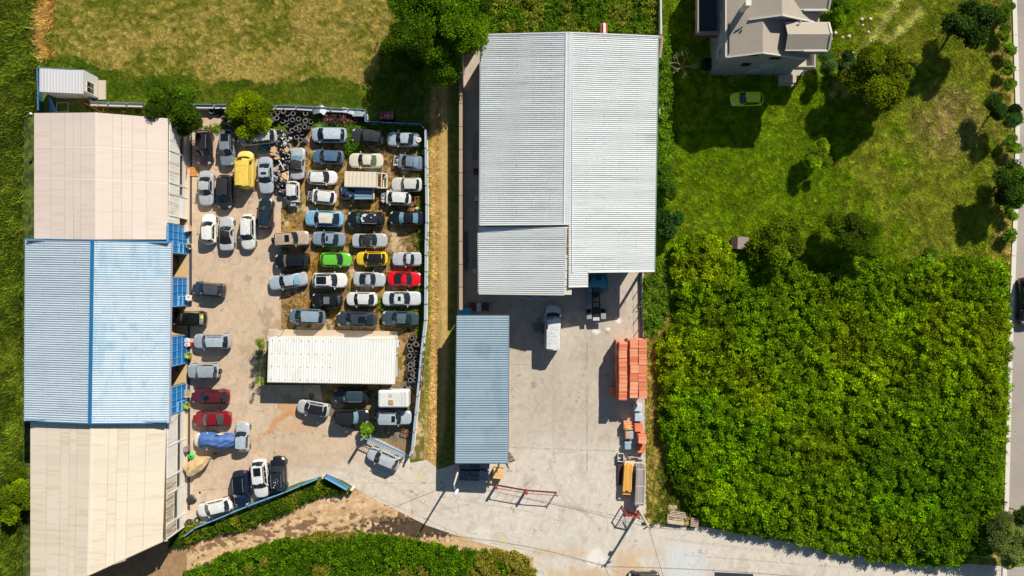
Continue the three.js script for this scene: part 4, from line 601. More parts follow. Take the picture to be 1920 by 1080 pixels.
{ // tarpaulin over the white car
  const t = P(408, 827, 0.9), A = Math.PI * 2;
  const prof = [[-0.5, 0.86], [-0.36, 1.3], [-0.1, 1.42], [0.16, 1.36], [0.36, 1.0], [0.5, 0.86]];
  const g = patch((u, v) => {
    const x = lerp(-2.2, 2.45, v), a = (u - 0.5) * 2, edge = 1.0 + 0.1 * Math.sin(v * 9 + (a > 0 ? 2 : 0)) + (a > 0 && v > 0.3 && v < 0.6 ? 0.14 : 0);
    let y = lerp(0.98, 1.43, sst(-2.6, -1.4, x)) - 0.5 * sst(0.2, 2.2, x) * 0.75; const w = 0.93 * edge * (1 - 0.3 * Math.pow(clamp((x - 1.4) / 1.05), 2));
    const sideDrop = Math.pow(Math.abs(a), 3.2) * (y - 0.35); y -= sideDrop; if (v > 0.93) y -= (v - 0.93) * 6;
    const fold = 0.2 * (fbm(x * 1.6 + a * 2.2, a * 2.6 - x * 0.8, 3) - 0.5) * (1.2 - Math.abs(a) * 0.4) + 0.05 * Math.pow(Math.abs(Math.sin(x * 2.2 + a * 3 + fbm(x, a, 2) * 4)), 8);
    return new V3(x, y + fold + 0.13, a * w * 1.02);
  }, 28, 44);
  const o = solo('tarpaulin', g, mat([70, 106, 164], 0.6), 'crumpled blue tarpaulin pulled over the white car', 'tarpaulin'); o.position.set(t.x, 0.03, t.z); o.rotation.y = -2 * Math.PI / 180;
}
{ // caravan
  const t = thing('caravan', 'dirty white caravan beside the tyre pile, below the long white office', 'caravan', P(743, 743, 0).setY(0), 0);
  const body = new RoundedBoxGeometry(3.75, 1.85, 2.15, 5, 0.28).translate(0, 1.4, 0);
  part('body', body, metal(noiseTex([222, 222, 218], [176, 168, 152], 1.6, 1.6, 0.5, 0.8), 0.6), t);
  part('roof_hatch', new RoundedBoxGeometry(0.6, 0.1, 0.6, 2, 0.04).translate(-0.25, 2.36, 0.35), mat([176, 150, 112], 0.6), t);
  part('roof_hatch', new RoundedBoxGeometry(0.44, 0.06, 0.44, 2, 0.03).translate(-0.3, 2.345, -0.5), mat([196, 188, 172], 0.6), t);
  for (const x of [1.05, 1.45]) part('roof_seam', box(0.03, 0.012, 1.5, x, 2.33, 0), mat([110, 104, 98], 0.8), t);
  for (const x of [-1.1, 0.7]) { const w = part('window', box(1.0, 0.6, 0.05, x, 1.7, 1.08), darkGrey, t); part('pane', box(0.9, 0.5, 0.03, x, 1.7, 1.11), glassDark, w); }
  part('window', box(0.05, 0.6, 1.4, -1.88, 1.7, 0), glassDark, t);
  for (const sg of [1, -1]) { const w = new THREE.Group(); w.name = 'wheel'; w.position.set(0.1, 0.33, sg * 0.95); if (sg < 0) w.rotation.y = Math.PI; t.add(w); part('tyre', tyreG, tyreM, w); part('rim', rimG, rimM, w); }
  part('drawbar', [beam(new V3(-1.8, 0.45, 0.5), new V3(-2.7, 0.45, 0), 0.08, 0.1), beam(new V3(-1.8, 0.45, -0.5), new V3(-2.7, 0.45, 0), 0.08, 0.1)], darkGrey, t);
}
{ // rusty cream box van wreck
  const t = thing('wrecked_van', 'rusty cream box van without its cab roof, in the middle of the car lot', 'van', P(688, 338, 1).setY(0), -1.5 * Math.PI / 180, 'cars parked and stored in the yards'); t.scale.y = 0.74;
  const m = metal(noiseTex([226, 216, 194], [150, 108, 62], 1.1, 1.4, 0.58, 0.74), 0.8), L = 5.2, x0 = -L / 2;
  for (let i = 0; i < 8; i++) { const w = 0.48; part('roof_panel', box(w - 0.03, 0.06, 1.84, x0 + 0.02 + w * (i + 0.5), 2.15 + rr(-0.01, 0.01), 0), m, t); }
  part('body', [box(3.9, 1.6, 0.06, x0 + 1.95, 1.35, 0.92), box(3.9, 1.6, 0.06, x0 + 1.95, 1.35, -0.92), box(0.06, 1.7, 1.84, x0, 1.3, 0), box(4.9, 0.14, 1.7, 0, 0.5, 0), box(0.06, 1.5, 1.84, x0 + 3.9, 1.3, 0), box(0.9, 0.7, 0.06, 1.8, 0.9, 0.92), box(0.9, 0.7, 0.06, 1.8, 0.9, -0.92)], m, t);
  part('cab_frame', [beam(new V3(1.9, 1.95, -0.85), new V3(1.9, 1.95, 0.85), 0.12, 0.08), beam(new V3(1.3, 2.1, 0.86), new V3(2.4, 1.2, 0.88), 0.1, 0.1), beam(new V3(1.3, 2.1, -0.86), new V3(2.4, 1.2, -0.88), 0.1, 0.1), beam(new V3(2.45, 1.1, -0.9), new V3(2.45, 1.1, 0.9), 0.14, 0.4)], paleM, t);
  part('seats', [box(0.5, 0.5, 0.7, 1.65, 0.9, 0.4), box(0.5, 0.5, 0.7, 1.65, 0.9, -0.4)], mat([120, 70, 50], 0.9), t);
  for (const x of [-1.6, 1.75]) for (const sg of [1, -1]) { const w = new THREE.Group(); w.name = 'wheel'; w.position.set(x, 0.33, sg * 0.83); if (sg < 0) w.rotation.y = Math.PI; t.add(w); part('tyre', tyreG, tyreM, w); part('rim', rimG, rustM, w); }
}
{ // crushed blue truck
  const t = thing('wrecked_truck', 'crushed blue truck with a slatted load bed below the rusty cream box van', 'truck', P(675, 364, 0.5).setY(0), 0, 'cars parked and stored in the yards');
  const b = mat([140, 172, 196], 0.7), bd = mat([98, 126, 150], 0.75);
  for (let i = 0; i < 6; i++) part('bed_slat', box(2.3, 0.05, 0.15, 0.55 + rr(-0.06, 0.06), 0.85 + rr(-0.02, 0.02), -0.42 + i * 0.19), i % 2 ? b : bd, t);
  part('bed_side', [box(2.4, 0.3, 0.06, 0.55, 0.9, 0.68), box(2.4, 0.3, 0.06, 0.55, 0.9, -0.58)], bd, t);
  part('tailboard', box(0.16, 0.2, 1.2, 1.8, 0.95, 0.05), mat([214, 196, 160], 0.8), t);
  part('chassis', [box(4.2, 0.2, 0.2, -0.2, 0.5, 0.4), box(4.2, 0.2, 0.2, -0.2, 0.5, -0.4), box(1.2, 0.5, 1.5, -1.6, 0.45, 0.1)], trimM, t);
  for (let i = 0; i < 4; i++) part('bent_panel', quad(new V3(-2.3 + i * 0.42, rr(0.8, 1.0), -0.75 + i * 0.2), new V3(-1.5 + i * 0.3, rr(0.9, 1.2), -0.6 + i * 0.18), new V3(-1.3 + i * 0.2, rr(0.7, 1.1), -0.05 + i * 0.2), new V3(-2.2 + i * 0.36, rr(0.6, 0.9), 0.1 + i * 0.16)), i % 2 ? bd : b, t);
  part('engine', Array.from({ length: 14 }, () => box(rr(0.1, 0.4), rr(0.1, 0.3), rr(0.1, 0.4), rr(-2.2, -0.7), rr(0.6, 0.95), rr(-0.4, 0.9), rr(0, 3))), mat([30, 32, 36], 0.7), t);
  part('windscreen', box(0.9, 0.04, 0.3, 0.75, 1.0, -0.82, 0.02), mat([150, 178, 190], 0.2), t);
  for (const [x, z] of [[-1.6, 0.75], [1.2, 0.62], [1.2, -0.55]]) { const w = new THREE.Group(); w.name = 'wheel'; w.position.set(x, 0.33, z); t.add(w); part('tyre', tyreG, tyreM, w); part('rim', rimG, rustM, w); }
}
{ // lorry tractor, cab under the edge of the roof
  const t = thing('lorry', 'turquoise lorry cab with a bare black chassis under the hall roof', 'lorry', P(1117, 566, 0.5).setY(0), Math.PI / 2);
  const c = mat([22, 138, 158], 0.4, { clearcoat: 0.6 });
  const cab = [[2.0, 0.9, 1.16], [3.9, 0.9, 1.16], [3.9, 2.2, 1.14], [3.6, 3.0, 1.0], [2.9, 3.25, 0.86], [1.85, 3.45, 0.98], [1.85, 2.9, 1.2]];
  part('cab', patch((u, v) => { const ring = [[1.9, 0.9, 1.1], [1.85, 2.6, 1.2], [1.8, 3.25, 1.14], [2.9, 3.3, 0.86], [3.6, 3.1, 0.96], [3.95, 2.3, 1.1], [4.0, 0.8, 1.12]], q = ring[Math.round(u * 6)], s = (v - 0.5) * 2; return new V3(q[0], q[1] - 0.12 * Math.abs(s) ** 3, s * q[2]); }, 6, 8), c, t);
  part('cab_side', [1, -1].map(s => quad(new V3(1.9, 0.8, s * 1.1), new V3(3.95, 0.8, s * 1.1), new V3(3.6, 3.0, s * 0.95), new V3(1.82, 3.12, s * 1.13))), c, t);
  part('roof_hatch', box(0.6, 0.06, 0.62, 2.95, 3.33, 0), mat([20, 40, 46], 0.3), t);
  part('wind_deflector', [1, -1].map(s => box(0.5, 1.9, 0.06, 1.65, 2.2, s * 1.2, s * 0.12)), c, t);
  part('windscreen', quad(new V3(4.02, 1.7, -0.95), new V3(4.02, 1.7, 0.95), new V3(3.72, 2.85, 0.85), new V3(3.72, 2.85, -0.85)), glassDark, t);
  part('chassis', [box(4.6, 0.26, 0.12, 0.2, 0.85, 0.42), box(4.6, 0.26, 0.12, 0.2, 0.85, -0.42), ...[-1.9, -1.2, 0, 1.0].map(x => box(0.14, 0.2, 0.84, x, 0.85, 0)), box(0.7, 0.5, 0.5, 0.9, 0.9, 0)], mat([26, 28, 32], 0.6), t);
  part('fifth_wheel', new THREE.CylinderGeometry(0.5, 0.5, 0.12, 20).translate(-1.1, 1.12, 0), mat([30, 32, 36], 0.5), t);
  part('tank', [box(1.1, 0.6, 0.55, 0.5, 0.75, -0.85)], mat([120, 128, 134], 0.4), t); part('tank', box(0.7, 0.6, 0.5, 1.35, 0.8, 0.85), mat([130, 136, 142], 0.4), t); part('battery_box', box(0.5, 0.6, 0.55, 1.45, 0.8, -0.85), mat([150, 156, 160], 0.5), t); part('catwalk', box(0.5, 0.05, 0.8, 1.5, 1.2, 0.0), mat([90, 96, 100], 0.5), t);
  for (const s of [1, -1]) { part('mudguard', [box(0.7, 0.06, 0.6, -1.75, 1.15, s * 0.88), box(0.5, 0.06, 0.6, -0.6, 1.12, s * 0.88)], mat([150, 152, 154], 0.6), t); for (const x of [-1.2, 2.9]) { const w = new THREE.Group(); w.name = 'wheel'; w.position.set(x, 0.5, s * 0.9); w.scale.set(1.5, 1.5, 2); if (s < 0) w.rotation.y = Math.PI; t.add(w); part('tyre', tyreG, tyreM, w); part('rim', rimG, rimM, w); } }
  part('rear_panel', box(0.4, 0.1, 0.8, -2.1, 0.98, 0), mat([196, 196, 196], 0.6), t);
}

// ---------------------------------------------------------------- vegetation
// a spray of small folded leaves filling a ball of radius 1
function leafSpray(n, len, wid, flat = 0.7) {
  const p = [], nn = [];
  for (let i = 0; i < n; i++) {
    const d = new V3(rr(-1, 1), rr(-0.7, 1) * flat, rr(-1, 1)); if (d.length() > 1) d.normalize();
    const a = rr(0, 6.283), tilt = rr(-0.75, 0.75), roll = rr(-0.6, 0.6), l = len * rr(0.7, 1.2), w = wid * rr(0.8, 1.2);
    const m = new THREE.Matrix4().makeRotationFromEuler(new THREE.Euler(tilt, a, roll, 'YXZ'));
    const A = new V3(0, 0, -l / 2), B = new V3(w / 2, 0.05 * l, 0.05 * l), C = new V3(0, -0.12 * l, l / 2), D = new V3(-w / 2, 0.05 * l, 0.05 * l);
    for (const q of [A, B, C, D]) q.applyMatrix4(m).add(d);
    p.push(...A, ...D, ...C, ...A, ...C, ...B);
  }
  const g = new THREE.BufferGeometry(); g.setAttribute('position', new THREE.Float32BufferAttribute(p, 3)); g.computeVertexNormals(); return g;
}
const sprays = [leafSpray(26, 0.62, 0.34), leafSpray(20, 0.8, 0.4, 0.6), leafSpray(30, 0.5, 0.26)];
const leafM = new THREE.MeshPhysicalMaterial({ color: 0xffffff, roughness: 1, specularIntensity: 0.15, transmission: 0.35, thickness: 0, side: THREE.DoubleSide });
const barkM = mat([92, 76, 58], 0.95);
const green = { dark: [[34, 58, 12], [48, 78, 16]], mid: [[58, 88, 14], [84, 116, 20]], bright: [[104, 132, 14], [140, 160, 18]], olive: [[84, 88, 14], [116, 116, 22]], pale: [[96, 112, 48], [124, 138, 66]], vine: [[74, 108, 8], [122, 146, 14]] };
function crownList(cx, cy, cz, rx, ry, rz, n, c, sz, lumps = 9) {
  const L = Array.from({ length: lumps }, () => { const a = rr(0, 6.283), e = rr(-0.35, 1), d = rr(0.25, 0.9); return [Math.cos(a) * d * Math.cos(e), Math.sin(e) * d, Math.sin(a) * d * Math.cos(e), rr(0.14, 0.36), rr(0.72, 1.2)]; });
  const out = [];
  for (let k = 0; k < n; k++) {
    const l = pick(L), th = rr(0, 6.283), y = rr(-0.6, 1), s = Math.sqrt(Math.max(0, 1 - y * y)), r = l[3] * Math.pow(rnd(), 0.25);
    const v = [l[0] + Math.cos(th) * s * r, l[1] + y * r, l[2] + Math.sin(th) * s * r];
    const q = mix(c[0], c[1], clamp(0.5 * rnd() + 0.5 * fbm(v[0] * 3 + cx, v[2] * 3 + cz, 2)));
    out.push([cx + v[0] * rx, cy + v[1] * ry, cz + v[2] * rz, rr(0, 6.283), sz * rr(0.7, 1.25), mul(q, rr(0.82, 1.15) * l[4]), rr(-0.5, 0.5), rr(-0.4, 0.4)]);
  }
  return out;
}
function tree(name, label, cat, px, py, rpx, h, c, n, sz, o = {}) {
  const rad = rpx / S, cy = h - (o.ry || Math.min(rad * 0.8, h * 0.45)), q = P(px, py, cy), t = thing(name, label, cat, [q.x, 0, q.z], 0, o.group);
  const ry = o.ry || Math.min(rad * 0.8, h * 0.45);
  const limbs = []; const tr = Math.max(0.05, rad * 0.055);
  limbs.push(new THREE.CylinderGeometry(tr * 0.6, tr * 1.3, cy, 8).translate(0, cy / 2, 0));
  for (let i = 0; i < (o.limbs || 7); i++) { const a = i * 2.4, y0 = cy * rr(0.45, 0.95); limbs.push(bar(new V3(0, y0, 0), new V3(Math.cos(a) * rad * 0.7, Math.min(h - 0.4, y0 + ry * rr(0.3, 0.9)), Math.sin(a) * rad * 0.7), tr * 0.35, 5)); }
  part('trunk', limbs, barkM, t);
  instances('crown', pick(sprays), leafM, crownList(0, cy, 0, rad * 1.14 * (o.sx || 1), ry, rad * 1.14 * (o.sz || 1), n, c.map(q => mul(q, 1.3)), sz, o.lumps || 10), t).userData.kind = 'stuff';
  return t;
}
tree('tree', 'round dark green tree at the top end of the beige workshop hall', 'tree', 326, 208, 47, 5.6, [[52, 78, 6], [88, 112, 14]], 1900, 0.42, { lumps: 22 });
tree('tree', 'large green tree at the top corner of the building yard wall', 'tree', 812, 32, 86, 9.5, [[42, 70, 0], [104, 130, 6]], 4600, 0.5, { lumps: 34 });
tree('tree', 'broad olive green tree right of the grey house', 'tree', 1652, 146, 60, 6.4, [[66, 84, 0], [122, 128, 6]], 2600, 0.44, { lumps: 26 });
tree('tree', 'round dark tree near the top right corner casting a long shadow', 'tree', 1815, 46, 36, 5.6, [[40, 62, 14], [72, 96, 26]], 1100, 0.42, { lumps: 18 });
tree('tree', 'dark green tree at the edge of the thicket, furthest right', 'tree', 1602, 440, 46, 5.2, [[52, 74, 4], [104, 124, 8]], 2000, 0.42, { lumps: 22 });
tree('tree', 'green tree beside the brown hutch at the edge of the thicket', 'tree', 1452, 450, 42, 4.4, [[68, 90, 2], [120, 134, 8]], 1700, 0.42, { lumps: 22 });
tree('tree', 'small yellow green tree in the middle of the meadow', 'tree', 1533, 290, 24, 3.2, green.bright, 380, 0.34, { lumps: 14 });
tree('tree', 'dark tree leaning over the main road', 'tree', 1897, 345, 36, 5.0, [[46, 70, 12], [80, 108, 24]], 1100, 0.42, { lumps: 18 });
tree('tree', 'dark green tree by the road below the small shrubs', 'tree', 1880, 208, 26, 4.0, [[36, 60, 18], [60, 88, 30]], 800, 0.38);
tree('tree', 'pale grey green tree at the bottom right corner', 'tree', 1890, 1012, 40, 4.6, green.pale, 1700, 0.36, { lumps: 20 });
tree('tree', 'small tree cut by the right edge beside the main road', 'tree', 1922, 965, 16, 3.4, [[52, 78, 24], [84, 110, 40]], 400, 0.36);
tree('shrub', 'grey green shrub at the lower corner of the grey house', 'shrub', 1570, 118, 28, 3.4, [[62, 88, 34], [92, 116, 54]], 900, 0.36);
tree('shrub', 'leafy shrub with yellow flowers beside the dormers of the house', 'shrub', 1572, 16, 26, 3.0, [[66, 104, 12], [120, 144, 20]], 800, 0.34);
tree('shrub', 'bright yellow green shrub beside the tyres at the top fence', 'shrub', 466, 214, 36, 3.2, [[78, 98, 0], [134, 146, 4]], 1300, 0.36, { lumps: 22 });
tree('shrub', 'yellow green bush beside the lower beige hall at the left edge', 'shrub', 34, 930, 40, 3.0, [[70, 92, 2], [120, 138, 6]], 1100, 0.36, { lumps: 20 });
tree('shrub', 'small leafy bush at the end of the sliding gate', 'shrub', 684, 803, 12, 1.8, [[80, 112, 20], [126, 152, 40]], 170, 0.3);
for (const [x, y, r, h, l] of [[1250, 345, 24, 2.6, 'upper'], [1252, 410, 26, 3.0, 'lower']]) tree('shrub', `dense ${l === 'upper' ? 'mid green' : 'blue green'} shrub against the right side of the large hall`, 'shrub', x, y, r, h, l === 'upper' ? green.mid : [[40, 74, 24], [70, 104, 40]], 800, 0.36, { sx: 0.75, sz: 1.35 });
[[1886, 14, 12], [1884, 62, 13], [1893, 92, 9], [1890, 128, 10], [1894, 262, 9], [1902, 276, 11], [1893, 400, 14], [1890, 440, 12], [1878, 380, 12], [1742, 476, 16], [1882, 30, 8], [1893, 160, 8]].forEach(([x, y, r], i) => tree('shrub', ['small shrub in the uneven row along the main road', 'lone small pale shrub in the meadow above the thicket'][x === 1742 ? 1 : 0], 'shrub', x, y, r, 1.7, [[70, 100, 18], [118, 140, 40]], 130, 0.3, { limbs: 3, group: x === 1742 ? undefined : 'shrubs along the main road' }));
{ // bare tree
  const q = P(1272, 132, 0), t = thing('bare_tree', 'leafless dry tree between the large hall and the grey house', 'tree', [q.x, 0, q.z]);
  const g = [], grow = (a, d, l, r, n) => { const b = a.clone().addScaledVector(d, l); g.push(bar(a, b, r, 4)); if (n) for (let i = 0; i < 3; i++) grow(b, d.clone().add(new V3(rr(-0.8, 0.8), rr(-0.2, 0.3), rr(-0.8, 0.8))).normalize(), l * rr(0.6, 0.85), r * 0.66, n - 1); };
  part('trunk', bar(new V3(), new V3(0.1, 1.4, 0), 0.09, 6), mat([150, 132, 104], 0.9), t);
  for (let i = 0; i < 5; i++) grow(new V3(0.1, 1.3, 0), new V3(Math.cos(i * 1.25), 0.6, Math.sin(i * 1.25)).normalize(), 0.75, 0.04, 3);
  part('branches', g, mat([172, 152, 118], 0.9), t);
}
// the thicket: small bushes close together, their tops uneven
const THICK = [[1258, 452], [1330, 440], [1400, 478], [1470, 490], [1560, 500], [1640, 490], [1760, 486], [1880, 488], [1896, 530], [1892, 620], [1890, 760], [1882, 860], [1880, 980], [1862, 1040], [1780, 1062], [1640, 1050], [1500, 1018], [1390, 1000], [1310, 970], [1262, 900], [1240, 800], [1236, 640], [1268, 600], [1262, 530]];
function thicket(name, poly, step, h0, h1, cf, label, sz = 0.5, per = 11, edge = 24) {
  const xs = poly.map(q => q[0]), ys = poly.map(q => q[1]), list = [], stepPx = step * S;
  for (let y = Math.min(...ys); y < Math.max(...ys); y += stepPx) for (let x = Math.min(...xs); x < Math.max(...xs); x += stepPx) {
    const px = x + rr(-0.5, 0.5) * stepPx, py = y + rr(-0.5, 0.5) * stepPx; if (!inPoly(px, py, poly)) continue;
    const d = segDist(px, py, [...poly, poly[0]]), [gx, gz] = G(px, py);
    const h = lerp(h0, h1, fbm(gx * 0.5, gz * 0.5, 3) * 0.55 + rnd() * 0.45) * (0.62 + 0.38 * sst(0, edge, d)), q = P(px, py, h * 0.8), rad = step * rr(0.5, 0.95);
    const c = cf(px, py);
    for (let k = 0; k < per; k++) { const a = rr(0, 6.283), r = rad * Math.sqrt(rnd()), yy = h * (k < per * 0.25 ? rr(0.2, 0.7) : 1 - 0.3 * (r / rad) ** 2 * rr(0.4, 1)); list.push([q.x + Math.cos(a) * r, yy - sz * 0.4, q.z + Math.sin(a) * r, rr(0, 6.283), sz * rr(0.65, 1.2), mul(mix(c[0], c[1], rnd()), rr(0.95, 1.35)), rr(-0.5, 0.5), rr(-0.4, 0.4)]); }
  }
  const o = instances(numbered(name), sprays[1], leafM, list); tag(o, label, 'thicket', null, 'stuff'); return o;
}
thicket('thicket', THICK, 0.62, 0.5, 2.9, (x, y) => { const n = fbm(x * 0.012, y * 0.012, 3), b = clamp(0.15 + 0.6 * sst(900, 540, y) + 1.8 * (n - 0.5)); const k = 0.7 + 0.5 * fbm(x * 0.02 + 7, y * 0.02, 3); return [mul(mix([50, 80, 0], [80, 98, 0], b), k), mul(mix([130, 176, 0], [182, 198, 4], b), k)]; }, 'dense green thicket filling the plot right of the building yard', 0.3, 14);
thicket('thicket', [[330, 1085], [400, 1052], [480, 1022], [600, 1002], [700, 1004], [760, 1012], [850, 1030], [930, 1034], [985, 1046], [1002, 1070], [1004, 1140], [330, 1140]], 0.5, 0.15, 1.7, (x, y) => fbm(x * 0.02, y * 0.03, 3) + 0.2 * sst(1030, 1000, y) + 0.25 * sst(860, 990, x) > 0.62 ? [[104, 104, 20], [150, 144, 60]] : [[42, 74, 0], [110, 146, 6]], 'green bushes in the verge below the dirt lane', 0.3, 10, 26);
thicket('hedge', [[318, 1022], [350, 985], [400, 985], [470, 960], [540, 930], [600, 905], [640, 912], [660, 922], [600, 930], [540, 958], [470, 988], [400, 1005], [345, 1022]], 0.42, 0.2, 1.2, (x, y) => fbm(x * 0.05, y * 0.05, 2) > 0.58 ? [[84, 96, 10], [138, 140, 40]] : [[40, 66, 2], [98, 122, 14]], 'low hedge growing along the blue fence above the dirt lane', 0.3, 8, 8).userData.category = 'hedge';
thicket('weeds', [[1236, 62], [1260, 70], [1262, 240], [1256, 300], [1236, 470], [1234, 300], [1240, 150]], 0.5, 0.3, 1.4, () => [[78, 112, 14], [126, 156, 30]], 'tall weeds along the right side of the large hall', 0.32, 6, 6).userData.category = 'weeds';
thicket('weeds', [[1208, 515], [1232, 505], [1262, 470], [1264, 540], [1250, 600], [1226, 640], [1206, 600]], 0.55, 0.2, 1.0, () => [[74, 108, 16], [120, 150, 34]], 'leafy weeds beyond the fence of the building yard', 0.3, 5, 6).userData.category = 'weeds';
thicket('weeds', [[880, -40], [1240, -40], [1238, 62], [880, 62]], 0.6, 0.3, 1.5, (x, y) => fbm(x * 0.03, y * 0.03, 3) > 0.52 ? [[98, 112, 24], [144, 146, 50]] : [[66, 98, 10], [112, 140, 22]], 'wild growth behind the top wall of the building yard', 0.34, 6, 4).userData.category = 'weeds';
thicket('weeds', [[788, 240], [800, 240], [798, 560], [790, 640], [774, 560], [786, 450], [782, 330]], 0.45, 0.15, 0.7, () => [[82, 104, 18], [126, 146, 40]], 'weeds at the foot of the right fence in the car lot', 0.24, 5, 4).userData.category = 'weeds';
thicket('weeds', [[596, 232], [690, 232], [790, 234], [790, 250], [726, 246], [650, 262], [664, 290], [652, 300], [640, 244], [600, 240]], 0.45, 0.2, 0.8, () => [[74, 106, 16], [118, 148, 36]], 'weeds growing between the cars of the top row', 0.26, 6, 4).userData.category = 'weeds';
thicket('weeds', [[660, 246], [684, 246], [682, 274], [664, 278], [650, 290], [648, 262]], 0.35, 0.5, 1.2, () => [[66, 104, 16], [112, 146, 36]], 'bindweed climbing over the bonnet of the dark grey off road car', 0.24, 7, 3).userData.category = 'weeds';
thicket('weeds', [[706, 560], [716, 556], [716, 582], [790, 580], [792, 640], [780, 620], [740, 585], [706, 585]], 0.4, 0.15, 0.6, () => [[86, 112, 18], [130, 152, 36]], 'green weeds round the bottom right cars of the lot', 0.22, 5, 3).userData.category = 'weeds';
thicket('weeds', [[1240, 860], [1262, 880], [1300, 960], [1310, 985], [1262, 985], [1222, 985], [1240, 940]], 0.5, 0.1, 0.7, () => [[74, 96, 20], [130, 132, 50]], 'rough weeds between the timber stacks and the thicket', 0.26, 5, 6).userData.category = 'weeds';
thicket('weeds', [[378, 236], [430, 232], [440, 242], [520, 240], [520, 246], [440, 252], [395, 246]], 0.35, 0.1, 0.4, () => [[84, 116, 18], [130, 156, 36]], 'weeds in the cracks at the top end of the car yard', 0.2, 4, 3).userData.category = 'weeds';
thicket('weeds', [[160, 192], [270, 200], [270, 212], [160, 210]], 0.5, 0.2, 0.7, () => [[86, 100, 26], [126, 124, 46]], 'weeds in the strip behind the beige workshop hall', 0.26, 5, 4).userData.category = 'weeds';
// grass: tufts of leaning blades in the colour of the ground they stand on
function tuft(n, h, w) { const p = []; for (let i = 0; i < n; i++) { const a = rr(0, 6.283), l = rr(0.25, 1) * h * 1.2, y = h * rr(0.35, 0.9), bx = rr(-0.5, 0.5) * h, bz = rr(-0.5, 0.5) * h, c = Math.cos(a), s = Math.sin(a); p.push(bx - s * w, 0, bz + c * w, bx + s * w, 0, bz - c * w, bx + c * l, y, bz + s * l); } const g = new THREE.BufferGeometry(); g.setAttribute('position', new THREE.Float32BufferAttribute(p, 3)); g.computeVertexNormals(); return g; }
const tufts = [tuft(16, 0.34, 0.05), tuft(14, 0.5, 0.06)];
const BARE = [[[338, 205], [800, 200], [802, 640], [796, 870], [640, 905], [338, 990]], [[822, 60], [1210, 62], [1214, 975], [1320, 990], [1890, 1066], [1890, 1100], [1000, 1100], [1000, 1045], [690, 930], [640, 905], [800, 870], [822, 880]], [[40, 210], [352, 210], [345, 1000], [170, 1090], [40, 1090]], [[70, 125], [176, 128], [176, 210], [70, 210]], [[1335, -50], [1555, -50], [1555, 145], [1335, 145]]];
function grassList(poly, n, sc, cf, jit = 0.18) {
  const xs = poly.map(q => q[0]), ys = poly.map(q => q[1]), x0 = Math.min(...xs), x1 = Math.max(...xs), y0 = Math.min(...ys), y1 = Math.max(...ys), out = [];
  for (let k = 0; k < n; k++) {
    const px = rr(x0, x1), py = rr(y0, y1); if (!inPoly(px, py, poly) || BARE.some(b => inPoly(px, py, b))) continue;
    if (px > 1890 || inPoly(px, py, THICK)) continue;
    let c = cf ? cf(px, py) : groundColour(px, py); const [x, z] = G(px, py);
    out.push([x, -0.02, z, rr(0, 6.283), sc * rr(0.7, 1.3), mul(c, 1.2 * rr(1 - jit, 1 + jit * 1.3))]);
  }
  return out;
}
const grassM = new THREE.MeshPhysicalMaterial({ color: 0xffffff, roughness: 1, specularIntensity: 0.15, side: THREE.DoubleSide });
tag(instances('grass', tufts[0], grassM, grassList([[1200, -60], [1900, -60], [1900, 540], [1200, 540]], 70000, 1.0, null, 0.24)), 'unmown green grass of the meadow round the grey house', 'grass', null, 'stuff');
tag(instances('grass_001', tufts[1], grassM, grassList([[-60, -60], [96, -60], [98, 110], [76, 130], [76, 220], [62, 220], [50, 450], [48, 1120], [-60, 1120]], 26000, 1.1, (x, y) => mul(groundColour(x, y), x > 68 && y < 118 ? 1 : 0.72 + 0.5 * fbm(x * 0.02, y * 0.02, 3)), 0.34)), 'tall dark grass along the left edge', 'grass', null, 'stuff');
tag(instances('grass_002', tufts[0], grassM, grassList([[90, -60], [760, -60], [800, 170], [800, 240], [690, 240], [690, 200], [170, 190], [90, 120]], 42000, 0.7, null, 0.16)), 'mown field with rows of dry straw at the top', 'grass', null, 'stuff');
tag(instances('grass_003', tufts[0], grassM, grassList([[1212, 500], [1270, 500], [1262, 860], [1310, 985], [1212, 985]], 9000, 0.8, null, 0.2).concat(grassList([[795, 160], [860, 60], [862, 640], [822, 860], [800, 860]], 5000, 0.6))), 'dry grass along the track and beside the yards', 'grass', null, 'stuff');
{ // dry stalks between the cars of the lot
  const out = []; for (let k = 0; k < 9000; k++) { const px = rr(530, 800), py = rr(236, 640); if (!inPoly(px, py, LOT)) continue; const n = fbm(px * 0.05, py * 0.05, 3); if (n < 0.46) continue; const [x, z] = G(px, py); out.push([x, 0, z, rr(0, 6.283), rr(0.3, 0.7), mul(groundColour(px, py), rr(0.8, 1.25))]); }
  tag(instances('grass_004', tufts[0], grassM, out), 'thin dry grass between the cars of the lot', 'grass', null, 'stuff');
}

